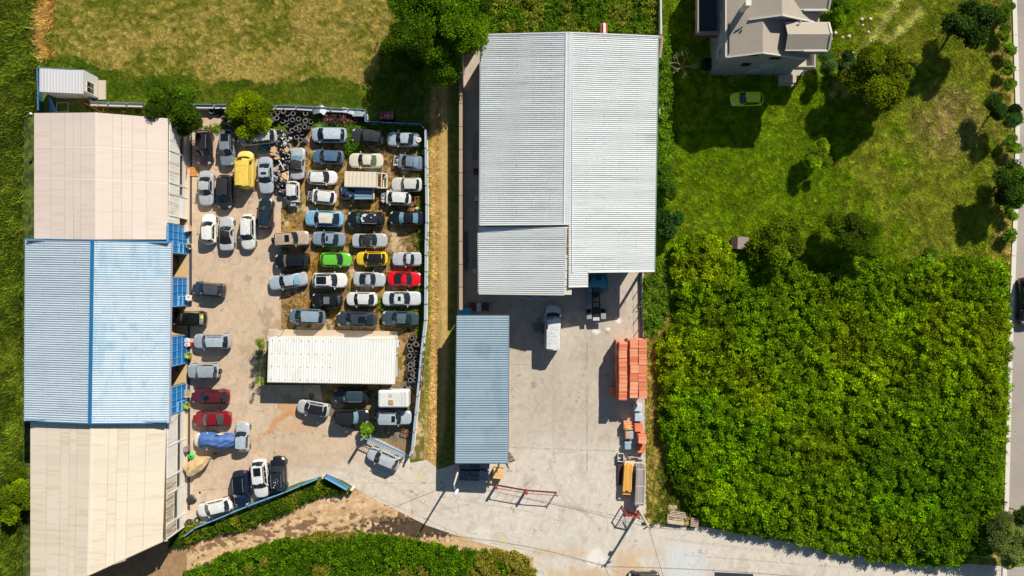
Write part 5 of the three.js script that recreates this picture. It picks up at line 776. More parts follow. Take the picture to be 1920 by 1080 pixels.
// ---------------------------------------------------------------- fences, walls, gates
function fence(name, label, pts, h, len, face, coping, o = {}) {
  const t = thing(name, label, o.cat || 'fence');
  for (let s = 0; s + 1 < pts.length; s++) {
    const a = P(...pts[s]), b = P(...pts[s + 1]), d = a.distanceTo(b), n = Math.max(1, Math.round(d / len));
    for (let i = 0; i < n; i++) {
      const p = a.clone().lerp(b, (i + 0.02) / n), q = a.clone().lerp(b, (i + 0.98) / n), lean = rr(-0.03, 0.03);
      p.y = q.y = h / 2; p.x += lean; q.x += lean; const of = o.out || 0; p.z -= of; q.z -= of; part('fence_panel', beam(p, q, 0.05, h), Array.isArray(face) ? pick(face) : face, t);
      const c = p.clone().setY(h + 0.02), e = q.clone().setY(h + 0.02); if (coping) part('coping', beam(c, e, o.cw || 0.12, 0.06), coping, t);
      if (o.base) { const x = p.clone().setY(o.base / 2), y = q.clone().setY(o.base / 2); x.z += of; y.z += of; part('base_block', beam(x, y, o.bw || 0.26, o.base), o.bm || mat([214, 204, 190], 0.9), t); }
      part('post', box(0.1, h + 0.1, 0.1, a.x + (b.x - a.x) * i / n, (h + 0.1) / 2, a.z + (b.z - a.z) * i / n), o.post || mat([60, 84, 104], 0.6), t);
    }
  }
  return t;
}
const fWhite = [mat([206, 204, 200], 0.7), mat([196, 196, 194], 0.7), mat([212, 208, 202], 0.7)], fBlue = [mat([74, 126, 164], 0.6), mat([84, 136, 172], 0.6)], fPale = [mat([154, 168, 178], 0.6), mat([162, 175, 184], 0.6)], cop = mat([96, 132, 156], 0.6);
fence('fence', 'white panelled fence with a blue coping along the top of the car yard', [[176, 198], [280, 201], [370, 203], [560, 206], [688, 213]], 1.0, 2.4, fWhite, cop, { base: 0.85, bw: 0.42, out: 0.22, cw: 0.08, bm: mat([206, 200, 194], 0.85) });
fence('fence', 'blue metal fence around the top right corner of the car lot', [[689, 213], [689, 232], [790, 237], [800, 247]], 1.2, 1.7, fBlue, mat([120, 156, 178], 0.6), { base: 0.2, cw: 0.1 });
fence('fence', 'long pale blue fence between the car lot and the dirt track', [[801, 248], [802, 420], [800, 600], [793, 660], [786, 740], [776, 838], [772, 850]], 1.5, 2.1, fPale, mat([164, 178, 190], 0.6), { base: 0.2, bw: 0.3, cw: 0.24 });
fence('fence', 'blue fence behind the hedge at the bottom of the car yard', [[352, 1000], [372, 985], [470, 944], [540, 918], [600, 893]], 1.1, 2.2, fBlue, mat([110, 160, 192], 0.6), { cw: 0.14 });
fence('fence', 'blue metal fence of the small plot beside the white cabin', [[80, 210], [79, 131], [172, 137], [178, 196]], 0.85, 2.0, [mat([38, 84, 120], 0.6), mat([44, 92, 128], 0.6)], mat([84, 130, 160], 0.6));
fence('gate', 'blue gate leaf standing open at the tip of the hedge', [[613, 889], [656, 913]], 1.4, 3.4, [mat([48, 112, 156], 0.6)], mat([124, 172, 200], 0.6), { cat: 'gate', cw: 0.16 });
for (const [x, y, l] of [[609, 893, 'upper'], [662, 915, 'lower']]) solo('bollard', [cyl(0.16, 0.2, 0.9, 10, P(x, y).x, 0.45, P(x, y).z), new THREE.SphereGeometry(0.16, 10, 6).translate(P(x, y).x, 0.9, P(x, y).z)], mat([226, 218, 196], 0.8), `cream gate post at the ${l} end of the open blue gate leaf`, 'post');
{
  const t = thing('gate', 'light blue sliding gate of thin bars beside the silver hatchback', 'gate'), a = P(686, 816), b = P(760, 850), m = mat([122, 158, 186], 0.5);
  for (const y of [0.15, 0.8, 1.55]) part('rail', beam(a.clone().setY(y), b.clone().setY(y), 0.09, 0.09), m, t);
  for (let i = 0; i <= 22; i++) { const p = a.clone().lerp(b, i / 22); part('bar', box(0.04, 1.45, 0.04, p.x, 0.85, p.z), m, t); }
  part('post', box(0.16, 1.7, 0.16, b.x, 0.85, b.z), m, t); part('guide_rail', beam(P(678, 835).setY(0.03), P(756, 868).setY(0.03), 0.05, 0.03), darkGrey, t);
  const g = thing('gate_post', 'tall dark gate pillar at the end of the light blue sliding gate', 'post', [a.x - 0.1, 0, a.z]); part('plate', box(0.5, 2.9, 0.08, 0, 1.45, 0, 0.6), darkGrey, g); part('post', box(0.14, 3.2, 0.14, 0.2, 1.6, -0.1), steel, g);
}
{ // masonry wall round the building yard
  const t = thing('yard_wall', 'high tan masonry wall round the left and top of the building yard', 'wall'), m = [mat([168, 144, 120], 0.9), mat([160, 138, 116], 0.9), mat([174, 150, 126], 0.9)];
  const seg = (ax, ay, bx, by, h, n, w) => { const a = P(ax, ay, h), b = P(bx, by, h); for (let i = 0; i < n; i++) { const p = a.clone().lerp(b, i / n), q = a.clone().lerp(b, (i + 1) / n - 0.002); p.y = q.y = h / 2; part('wall_segment', beam(p, q, w, h + rr(-0.01, 0.01)), pick(m), t); } };
  seg(864, 66, 864, 582, 2.3, 12, 0.4); seg(866, 65, 900, 65, 2.6, 1, 0.36); seg(1232, 69, 1243, 70, 2.6, 1, 0.36); seg(1242, 70, 1238, 108, 2.6, 1, 0.3);
  const w = thing('boundary_wall', 'thin white wall running up from the top corner of the large hall', 'wall'); part('wall', beam(P(1239, -40, 1.5).setY(0.75), P(1240, 64, 1.5).setY(0.75), 0.2, 1.5), mat([206, 206, 202], 0.8), w);
  const c = thing('brick_flue', 'red brick flue with a white cap behind the large hall', 'chimney', P(1133, 53, 2.4).setY(0)); for (let i = 0; i < 8; i++) part('brick_course', box(0.9 - (i % 2) * 0.02, 0.28, 1.25, 0, 0.15 + i * 0.29, 0), mat(i % 2 ? [164, 70, 52] : [178, 84, 64], 0.9), c); part('cap', box(0.3, 0.14, 1.2, 0.02, 2.45, 0), white, c);
}
{ // dark railing by the hall
  const t = thing('fence', 'thin dark railing with slanting posts right of the lorry', 'fence'), a = P(1201, 512), b = P(1203, 632);
  part('kerb', beam(a.clone().setY(0.1), b.clone().setY(0.1), 0.5, 0.2), mat([176, 156, 136], 0.9), t);
  part('rail', beam(a.clone().setY(0.34), b.clone().setY(0.34), 0.2, 0.28), darkGrey, t); part('wire', beam(a.clone().setY(1.4), b.clone().setY(1.4), 0.02, 0.02), darkGrey, t);
  for (let i = 0; i < 6; i++) { const p = a.clone().lerp(b, i / 5); part('post', box(0.07, 1.5, 0.07, p.x, 0.75, p.z), darkGrey, t); }
}
const red = mat([150, 54, 42], 0.7);
{ // red gates of the building yard
  const t = thing('gate', 'long rust red gate frame across the mouth of the building yard', 'gate'), pts = [[931, 908], [987, 918], [1043, 922]];
  for (let s = 0; s < 2; s++) { const a = P(...pts[s]), b = P(...pts[s + 1]); for (const y of [0.12, 1.62]) part('rail', beam(a.clone().setY(y), b.clone().setY(y), 0.06, 0.07), y > 1 ? red : mat([120, 44, 36], 0.7), t); part('brace', [beam(a.clone().setY(1.3), a.clone().lerp(b, 0.1).setY(1.6), 0.05, 0.05), beam(b.clone().setY(1.3), a.clone().lerp(b, 0.9).setY(1.6), 0.05, 0.05)], red, t); for (let i = 1; i < 4; i++) { const p = a.clone().lerp(b, i / 4); part('bar', box(0.02, 1.5, 0.02, p.x, 0.85, p.z), red, t); } }
  pts.forEach((q, i) => { const p = P(...q); part('post', box(i === 2 ? 0.1 : 0.24, 1.8, i === 2 ? 0.1 : 0.24, p.x, 0.9, p.z), red, t); });
  const g = thing('gate', 'short red mesh gate leaf standing open beside the utility pole', 'gate'), a = P(1166, 948), b = P(1172, 958), c = P(1194, 963), d = P(1187, 948);
  for (const [p, q] of [[a, b], [b, c], [c, d]]) { part('rail', beam(p.clone().setY(1.8), q.clone().setY(1.8), 0.1, 0.1), mat([206, 52, 40], 0.6), g); part('rail', beam(p.clone().setY(0.2), q.clone().setY(0.2), 0.08, 0.08), red, g); }
  for (const p of [a, b, c]) part('post', box(0.12, 1.9, 0.12, p.x, 0.95, p.z), red, g);
  for (let i = 1; i < 7; i++) { const p = b.clone().lerp(c, i / 7); part('bar', [box(0.03, 1.6, 0.03, p.x, 1, p.z)], red, g); }
  part('brace', [bar(b.clone().setY(0.2), c.clone().setY(1.8), 0.03), bar(P(1222, 963).setY(0.1), P(1208, 956).setY(1.2), 0.03), bar(P(1222, 963).setY(0.1), P(1215, 952).setY(0.8), 0.03)], red, g);
}
{ // poles and wires
  const b = P(1198, 957), t = thing('utility_pole', 'pale concrete utility pole at the red mesh gate', 'pole', b), tp = new V3(b.x, 6.1, b.z);
  part('pole', cyl(0.12, 0.2, 6.1, 12, 0, 3.05, 0), mat([196, 188, 172], 0.85), t); part('crossarm', [box(1.3, 0.1, 0.1, 0, 5.8, 0, 0.5), box(0.5, 0.3, 0.3, -0.3, 4.6, 0.1)], darkGrey, t); for (const x of [-0.55, 0, 0.55]) part('insulator', cyl(0.05, 0.06, 0.16, 8, x * Math.cos(0.5), 5.93, -x * Math.sin(0.5)), mat([60, 50, 46], 0.4), t);
  const l = P(861, 876), s = thing('street_lamp', 'white street lamp beside the pallets at the lower end of the shed', 'street lamp', l);
  part('pole', cyl(0.09, 0.16, 7.6, 12, 0, 3.8, 0), mat([204, 198, 184], 0.8), s); part('arm', bar(new V3(0, 7.5, 0), new V3(0.1, 7.8, 0.5), 0.05), steel, s); part('lamp_head', new THREE.SphereGeometry(0.5, 16, 10).scale(0.42, 0.3, 1).rotateY(-0.5).translate(0.25, 7.85, 0.85), mat([236, 236, 232], 0.4), s);
  const wire = (name, label, a, c, sag, r = 0.022) => { const m = a.clone().lerp(c, 0.5); m.y -= sag; solo(name, new THREE.TubeGeometry(new THREE.QuadraticBezierCurve3(a, m, c), 24, r, 5), mat([36, 34, 34], 0.7), label, 'wire'); };
  wire('overhead_wire', 'thin overhead wire running down from the utility pole across the street', tp, P(1262, 1140, 6), 0.6); wire('overhead_wire', 'overhead wire from the utility pole along the edge of the thicket', tp, P(2000, 1062, 6), 1.6); wire('overhead_wire', 'overhead wire between the utility pole and the street lamp', tp, new V3(l.x, 7.2, l.z), 1.2); wire('overhead_wire', 'overhead wire from the street lamp towards the dirt lane', new V3(l.x, 7.2, l.z), P(600, 1010, 6.5), 1.0);
}
// ---------------------------------------------------------------- tyres
{
  const tg = new THREE.LatheGeometry([[0.2, -0.1], [0.24, -0.115], [0.3, -0.115], [0.34, -0.07], [0.34, 0.07], [0.3, 0.115], [0.24, 0.115], [0.2, 0.1], [0.21, 0]].concat([[0.2, -0.1]]).map(q => new THREE.Vector2(...q)), 20);
  const wallG = new THREE.RingGeometry(0.205, 0.31, 20).rotateX(-Math.PI / 2).translate(0, 0.119, 0);
  const tm = [mat([38, 37, 38], 0.9), mat([32, 32, 33], 0.9), mat([44, 42, 42], 0.9)], wm = mat([116, 110, 106], 0.95);
  const protos = tm.map(m => { const g = new THREE.Group(); const a = part('tread', tg, m, g), b = part('sidewall', wallG, wm, g); return g; });
  const pileA = [[393, 200], [403, 202], [414, 201], [423, 202], [429, 211], [419, 222], [433, 202], [408, 213], [397, 209]], pileB = [[505, 215], [520, 211], [519, 221], [509, 226], [539, 214], [549, 213], [559, 215], [573, 213], [538, 224], [549, 225], [560, 223], [572, 227], [541, 235], [552, 233], [555, 241], [562, 237], [547, 245], [551, 249], [530, 227], [583, 228], [561, 244], [566, 250], [556, 257], [563, 263], [528, 217], [531, 209], [512, 206], [545, 205], [498, 214], [571, 238], [568, 262]], pileC = [[769, 643], [780, 646], [790, 648], [770, 656], [779, 661], [790, 664], [768, 667], [779, 673], [770, 679], [781, 680], [789, 677], [769, 692], [779, 695], [788, 690], [768, 705], [778, 704], [787, 702], [784, 712], [762, 710], [775, 715], [765, 723], [774, 724], [785, 720], [790, 636], [773, 634]]; for (let i = 0; i < 24; i++) pileC.push([rr(762, 792), rr(640, 726)]);
  const put = (list, label, group, hmax, lean) => { for (const [px, py] of list) { const n = 1 + Math.floor(rnd() * hmax), top = 0.23 * n, q = P(px, py, top), dx = rr(-lean, lean), dz = rr(-lean, lean) + lean * 0.3; for (let k = 0; k < n; k++) { const o = pick(protos).clone(); o.name = numbered('tyre'); const j = k === n - 1 && rnd() < 0.35; o.position.set(q.x - dx * (n - 1 - k) + rr(-0.03, 0.03), 0.12 + k * 0.23 + (j ? 0.08 : 0), q.z - dz * (n - 1 - k) + rr(-0.03, 0.03)); o.rotation.set(j ? rr(-0.5, 0.5) : rr(-0.06, 0.06), rr(0, 6), j ? rr(-0.5, 0.5) : rr(-0.06, 0.06)); tag(o, label, 'tyre', group); scene.add(o); } } };
  put(pileA, 'worn black tyre in the small pile between the two trees at the top fence', 'tyres piled between the trees', 4, 0.05);
  put(pileB, 'worn black tyre in the big pile below the top fence of the car yard', 'tyres piled below the top fence', 5, 0.1);
  put(pileC, 'worn black tyre in the pile right of the long white office building', 'tyres piled beside the office', 4, 0.06);
  for (const [x, y, l, c] of [[587, 271, 'rusty red wheel rim lying below the pale blue people carrier', [190, 112, 84]], [795, 286, 'white wheel rim lying against the right fence', [214, 208, 198]], [785, 262, 'pale wheel rim lying on the boot of the pale blue saloon', [220, 214, 200]]]) { const on = x === 785, q = P(x, y, on ? 1 : 0.1), o = thing('wheel_rim', l, 'wheel', [q.x, on ? 1.0 : 0.12, q.z]); part('rim', rimG.clone().rotateX(-Math.PI / 2).scale(1.6, 1.2, 1.6), mat(c, 0.6), o); part('hub', cyl(0.07, 0.08, 0.06, 10, 0, 0.09, 0), mat([120, 110, 100], 0.6), o); }
}
// ---------------------------------------------------------------- rubbish bags, boxes, scrap
{
  const poly = [[521, 240], [540, 250], [548, 262], [546, 300], [545, 335], [536, 362], [518, 364], [514, 340], [516, 300], [505, 286], [482, 284], [486, 276], [514, 270]], bags = [0, 1, 2, 3, 4].map(() => blob(0.42, 2, 0.7));
  const m = [mat([24, 25, 28], 0.32), mat([30, 30, 34], 0.35), mat([20, 22, 26], 0.3), mat([58, 62, 70], 0.4), mat([170, 174, 180], 0.45)];
  let k = 0; while (k < 125) { const px = rr(480, 550), py = rr(240, 366); if (!inPoly(px, py, poly)) continue; k++; const teal = px < 500, lay = rnd() < 0.4 ? 0.5 : 0.22, q = P(px, py, lay), o = solo('rubbish_bag', pick(bags), teal ? mat([64, 112, 124], 0.4) : rnd() < 0.14 ? m[4] : pick(m.slice(0, 4)), teal ? 'teal rubbish bag left of the heap' : 'knotted rubbish bag in the heap between the cars', 'rubbish bag', teal ? 'teal rubbish bags' : 'rubbish bags heaped between the cars'); o.position.set(q.x, lay, q.z); o.rotation.y = rr(0, 6); o.scale.setScalar(rr(0.5, 0.95)); }
  { const lm = [mat([226, 224, 222], 0.7), mat([190, 176, 160], 0.8), mat([150, 156, 166], 0.6), mat([176, 130, 92], 0.85)], at = lm.map(() => []); let n = 0; while (n < 120) { const px = rr(500, 550), py = rr(245, 366); if (!inPoly(px, py, poly)) continue; const q = P(px, py, 0.7); at[n % 4].push(box(rr(0.06, 0.35), 0.02, rr(0.05, 0.22), q.x, rr(0.45, 0.85), q.z, rr(0, 3), rr(-0.5, 0.5), rr(-0.5, 0.5))); n++; } const t = thing('litter', 'loose scraps of paper, film and carton strewn over the bag heap', 'litter'); lm.forEach((mm, j) => { part('scrap', at[j], mm, t).userData.kind = 'stuff'; }); }
  for (const [x, y, w, d, l] of [[514, 281, 0.55, 0.8, 'upright tan cardboard box at the left edge of the bag heap'], [538, 281, 0.4, 0.6, 'small torn cardboard box among the rubbish bags'], [512, 289, 0.5, 0.3, 'flattened brown carton below the tan cardboard box'], [520, 296, 0.5, 0.35, 'crushed brown carton in the middle of the bag heap']]) { const o = thing('cardboard_box', l, 'box', P(x, y, 0.7).setY(0.55), rr(-0.5, 0.5)); part('carton', box(w, 0.4, d), mat([206, 170, 128], 0.9), o); part('flap', [box(w * 0.5, 0.02, d * 0.4, w * 0.6, 0.2, 0, 0, 0, 0.5), box(w * 0.5, 0.02, d * 0.4, -w * 0.6, 0.2, 0, 0, 0, -0.5)], mat([190, 150, 106], 0.9), o); }
  const ply = thing('broken_board', 'torn yellow plywood piece near the silver convertible', 'board', P(535, 327, 0.6).setY(0.68), 0.4); part('board', [box(0.8, 0.05, 0.5), box(0.5, 0.05, 0.7, -0.1, 0.04, 0.3, 0.5)], mat([226, 180, 116], 0.85), ply);
  [[[523, 300], [533, 318], 'white lath sticking out of the middle of the bag heap'], [[541, 322], [539, 346], 'white lath beside the silver convertible at the foot of the heap']].forEach(([a, b, l]) => { const p = P(...a, 0.8), q = P(...b, 0.7); p.y = 0.85; q.y = 0.7; solo('lath', beam(p, q, 0.12, 0.05), mat([226, 218, 210], 0.8), l, 'lath'); });
  // scrap along the top fence
  const rm = [mat([92, 64, 48], 0.9), mat([62, 50, 44], 0.9), mat([132, 78, 50], 0.9), mat([52, 50, 52], 0.8)];
  const hp = thing('scrap_heap', 'heap of rusty scrap metal and pipes against the top fence', 'scrap heap', P(637, 222, 0.4).setY(0));
  rm.forEach((mm, j) => { const o = part('scrap', Array.from({ length: 90 }, () => { const x = rr(-2.6, 3.0), z = rr(-0.7, 0.8) * (1 - Math.abs(x) / 5); return rnd() < 0.6 ? box(rr(0.15, 0.6), rr(0.04, 0.1), rr(0.05, 0.2), x, rr(0.1, 0.75) * (1 - Math.abs(x) / 4.5), z, rr(0, 3), rr(-0.5, 0.5), rr(-0.5, 0.5)) : new THREE.TorusGeometry(rr(0.1, 0.24), 0.035, 5, 9).rotateX(rr(0.8, 2)).rotateY(rr(0, 3)).translate(x, rr(0.1, 0.7) * (1 - Math.abs(x) / 4.5), z); }), mm, hp); o.userData.kind = 'stuff'; });
  for (const [x, y, w, d, r, c, l] of [[594, 206, 1.1, 0.9, 0.2, [120, 124, 132], 'bent grey sheet metal left of the white sheets at the top fence'], [605, 206, 1.0, 0.9, -0.6, [222, 226, 232], 'crumpled white sheet leaning on the top fence'], [649, 207, 1.1, 0.6, -0.2, [214, 214, 216], 'white car panel at the upper left of the old bonnet'], [659, 210, 0.9, 0.55, -0.3, [206, 206, 208], 'white car panel touching the old bonnet'], [672, 212, 1.5, 0.8, 0.0, [160, 166, 172], 'pale grey car bonnet lying on the scrap heap']]) { const o = thing('loose_panel', l, 'panel', P(x, y, 0.9).setY(0.85), r); part('panel', patch((u, v) => new V3((u - 0.5) * w, 0.08 * Math.sin(u * 3.1) + 0.05 * (fbm(u * 4 + x, v * 4, 2) - 0.5), (v - 0.5) * d), 8, 5), mat(c, 0.5), o); part('lip', box(w, 0.08, 0.03, 0, 0, d / 2), mat(mul(c, 0.85), 0.6), o); }
  const bin = thing('rusty_crate', 'red brown slatted crate outside the fence under the large tree', 'crate', P(725, 216, 1).setY(0), -0.02); for (let i = 0; i < 6; i++) part('slat', box(0.25, 0.05, 1.0, -0.7 + i * 0.28, 1.02 + rr(-0.02, 0.02), 0), pick([mat([150, 88, 72], 0.9), mat([168, 112, 92], 0.9), mat([130, 70, 58], 0.9)]), bin); part('body', [box(1.7, 1, 0.06, 0, 0.5, 0.5), box(1.7, 1, 0.06, 0, 0.5, -0.5), box(0.06, 1, 1, 0.84, 0.5, 0), box(0.06, 1, 1, -0.84, 0.5, 0)], mat([60, 48, 46], 0.9), bin); part('cross_bar', [box(1.1, 0.05, 0.07, 0.3, 1.07, 0.1), box(0.07, 0.05, 0.8, 0.2, 1.08, 0.05)], mat([206, 176, 156], 0.8), bin);
  const fr = thing('iron_frame', 'rusty iron frame with crossbars beside the right fence', 'frame', P(782, 376, 0.3).setY(0)); for (const [a, b] of [[[-0.75, -0.45], [0.65, -0.45]], [[-0.75, 0.35], [0.65, 0.35]], [[0.6, -0.6], [0.6, 1.1]], [[-0.3, -0.45], [-0.1, 0.35]], [[0.1, -0.45], [0.1, 0.35]]]) part('bar', beam(new V3(a[0], 0.35, a[1]), new V3(b[0], 0.35, b[1]), 0.1, 0.1), rustM, fr); part('leg', [box(0.08, 0.35, 0.08, -0.7, 0.17, -0.45), box(0.08, 0.35, 0.08, 0.6, 0.17, 1), box(0.08, 0.35, 0.08, 0.6, 0.17, -0.45), box(0.08, 0.35, 0.08, -0.7, 0.17, 0.35)], rustM, fr);
  const bk = thing('bucket', 'white plastic canister below the rusty iron frame', 'canister', P(782, 391, 0.3).setY(0)); part('body', cyl(0.2, 0.18, 0.45, 14, 0, 0.22, 0), mat([222, 218, 208], 0.6), bk); part('lid', cyl(0.12, 0.14, 0.06, 12, 0, 0.48, 0), mat([190, 186, 178], 0.6), bk);
  const sh = thing('metal_sheet', 'grey ribbed metal sheets lying above the rusty cream box van', 'metal sheet', P(699, 319, 0.1).setY(0.1), -0.35); for (let i = 0; i < 4; i++) part('rib', box(1.9, 0.05, 0.14, 0, 0.03, -0.3 + i * 0.2), mat([150, 158, 140], 0.6), sh); part('sheet', box(1.9, 0.03, 0.85), mat([128, 138, 122], 0.6), sh);
  const rd = thing('red_trolley', 'small rusty trolley frame in the corner by the fence near the gate', 'trolley', P(762, 811, 0.3).setY(0), -0.3); part('frame', [box(1.2, 0.06, 0.06, 0, 0.4, 0.3), box(1.2, 0.06, 0.06, 0, 0.4, -0.3), ...[-0.6, -0.2, 0.2, 0.6].map(x => box(0.06, 0.06, 0.6, x, 0.4, 0))], mat([150, 92, 72], 0.9), rd); part('leg', [box(0.05, 0.4, 0.05, 0.55, 0.2, 0.3), box(0.05, 0.4, 0.05, -0.55, 0.2, -0.3), box(0.05, 0.4, 0.05, 0.55, 0.2, -0.3), box(0.05, 0.4, 0.05, -0.55, 0.2, 0.3)], rustM, rd);
}
// ---------------------------------------------------------------- pallets, bricks, timber
const plankG = new THREE.BoxGeometry(1.2, 0.022, 0.1);
function pallet(t, y0, m, w = 1.2, d = 0.9, n = 6, gap = 1, x0 = 0, z0 = 0) {
  for (let i = 0; i < n; i++) part('plank', box(w, 0.025, d / n * (gap ? 0.58 : 0.94), x0, y0 + 0.13, z0 - d / 2 + d / n * (i + 0.5)), Array.isArray(m) ? pick(m) : m, t);
  part('bearer', [-1, 0, 1].map(k => box(0.1, 0.1, d, x0 + k * (w / 2 - 0.06), y0 + 0.065, z0)), Array.isArray(m) ? m[0] : m, t);
}
{
  const oc = [[222, 130, 92], [228, 146, 110], [216, 116, 76], [232, 156, 122]].map(c => mat(c, 0.9)), strap = mat([240, 206, 176], 0.6);
  const rowG = mergeGeometries([0, 1, 2, 3].map(i => box(0.235, 0.86, 0.19, -0.36 + i * 0.24, 0.57, 0))), strapG = box(0.99, 0.012, 0.035, 0, 1.008, 0);
  const bp = (x, z, y, label, group, ry = 0) => { const t = thing('brick_pallet', label, 'brick pallet', [x, y, z], ry, group), m = pick(oc); part('pallet_base', [box(1.0, 0.025, 0.98, 0, 0.12, 0), box(0.1, 0.1, 0.96, -0.4, 0.06, 0), box(0.1, 0.1, 0.96, 0.4, 0.06, 0)], wood, t); for (let i = 0; i < 5; i++) { const o = part('brick_row', rowG, rnd() < 0.75 ? m : pick(oc), t); o.position.set(rr(-0.006, 0.006), rr(-0.012, 0.004), -0.39 + i * 0.195); } if (rnd() < 0.75) for (const s of [-0.27, 0.3]) { const o = part('strap', strapG, strap, t); o.position.z = s; } return t; };
  const ord = ['first', 'second', 'third', 'fourth', 'fifth', 'sixth', 'seventh'], cn = ['left', 'middle', 'right'];
  const cx = [13.42, 14.74, 15.76];
  for (let c = 0; c < 3; c++) for (let r = 0; r < 7; r++) for (let k = 0; k < 3; k++) {
    const vis = k === 2, x = cx[c] + rr(-0.05, 0.05) - (vis ? 0 : 0.12), z = 7.0 + r * 1.005 + rr(-0.02, 0.02) - (vis ? 0 : 0.1) + (c ? -0.2 : 0) - (c === 1 && r > 1 ? 0.03 : 0);
    bp(x, z, k * 1.01, vis ? `orange brick pallet ${ord[r]} from the house end, ${cn[c]} column of the block` : 'orange brick pallet in the lower tiers of the large brick block', vis ? undefined : 'lower brick pallets of the block', vis ? rr(-0.03, 0.03) : 0);
  }
  bp(...[P(1154, 735, 1)].flatMap(q => [q.x - 0.1, q.z]), 0, 'single dark red brick pallet in the shade left of the large brick block');
  const at = (px, py, h) => { const q = P(px, py, h); return [q.x, q.z]; };
  for (const [x, y, n, l] of [[1177, 798, 1, 'orange brick pallet with split boards on top, left of the wrapped pallets'], [1198, 802, 1, 'orange brick pallet below the pale blue wrapped pallet'], [1205, 824, 2, 'taller orange brick pallet at the outer edge of the small stacks'], [1203, 842, 1, 'orange brick pallet at the lower end of the small stacks']]) for (let k = 0; k < n; k++) bp(...at(x, y, n), k * 1.01, k < n - 1 ? 'orange brick pallet underneath the taller outer brick pallet' : l);
  for (const [x, y, c, l] of [[1198, 783, [176, 206, 214], 'pale blue wrapped pallet above the small brick stacks'], [1180, 816, [164, 178, 186], 'torn wrapped pallet showing orange bricks between the small stacks'], [1179, 836, [150, 176, 192], 'blue and pink wrapped pallet at the lower left of the small stacks'], [1196, 764, [206, 214, 220], 'white wrapped pallet under the lower end of the large brick block']]) { const t = thing('wrapped_pallet', l, 'pallet', [...[at(x, y, 0.9)].flatMap(q => [q[0], 0, q[1]])]); pallet(t, 0, wood, 1.05, 0.95, 5, 0); part('wrapped_load', new RoundedBoxGeometry(1.0, 0.78, 0.92, 3, 0.06).translate(0, 0.54, 0), mat(c, 0.35), t); part('wrap_fold', [box(0.7, 0.02, 0.05, 0.1, 0.94, 0.1, 0.5), box(0.5, 0.02, 0.04, -0.15, 0.94, -0.2, -0.7)], mat([214, 176, 172], 0.5), t); if (y === 816) part('exposed_bricks', box(0.4, 0.05, 0.7, -0.25, 0.93, 0.0), oc[1], t); }
  const bd = thing('split_boards', 'bundle of split yellow boards lying on the orange brick pallet', 'boards', [...[at(1178, 801, 1)].flatMap(q => [q[0], 1.04, q[1]])]); for (let i = 0; i < 6; i++) part('board', box(rr(0.7, 1.1), 0.03, 0.08, rr(-0.05, 0.1), i * 0.012, -0.2 + i * 0.09, rr(-0.3, 0.3)), mat([232, 182, 106], 0.85), bd);
  const off = thing('stone_slabs', 'pale concrete slabs standing by the wrapped pallet', 'slabs', [...[at(1190, 770, 0.4)].flatMap(q => [q[0], 0, q[1]])], 0.3); for (let i = 0; i < 3; i++) part('slab', box(0.5, 0.14, 0.9, i * 0.15, 0.08 + i * 0.15, i * 0.1), mat([206, 190, 174], 0.9), off);
  const junk = thing('mixer_tub', 'white and dark builder’s tub below the blue and pink wrapped pallet'.replace('’', ''), 'tub', [...[at(1164, 858, 0.5)].flatMap(q => [q[0], 0, q[1]])]); part('tub', [box(0.7, 0.5, 0.06, 0, 0.3, 0.5), box(0.7, 0.5, 0.06, 0, 0.3, -0.5), box(0.06, 0.5, 1, 0.35, 0.3, 0), box(0.06, 0.5, 1, -0.35, 0.3, 0), box(0.7, 0.05, 1, 0, 0.08, 0)], mat([206, 204, 200], 0.7), junk); part('pipe', bar(new V3(-0.2, 0.5, -0.3), new V3(0.3, 0.55, 0.4), 0.06), darkGrey, junk);
  const rail = thing('steel_section', 'pale steel section lying across at the head of the grey timber stack', 'steel section', [...[at(1190, 857, 0.4)].flatMap(q => [q[0], 0.4, q[1]])]); part('section', [box(1.6, 0.08, 0.12, 0, 0, 0), box(0.8, 0.08, 0.2, 0.8, 0, 0.1)], mat([206, 196, 184], 0.7), rail); part('support', [box(0.1, 0.4, 0.3, -0.6, -0.2, 0), box(0.1, 0.4, 0.3, 0.6, -0.2, 0)], darkGrey, rail);
}
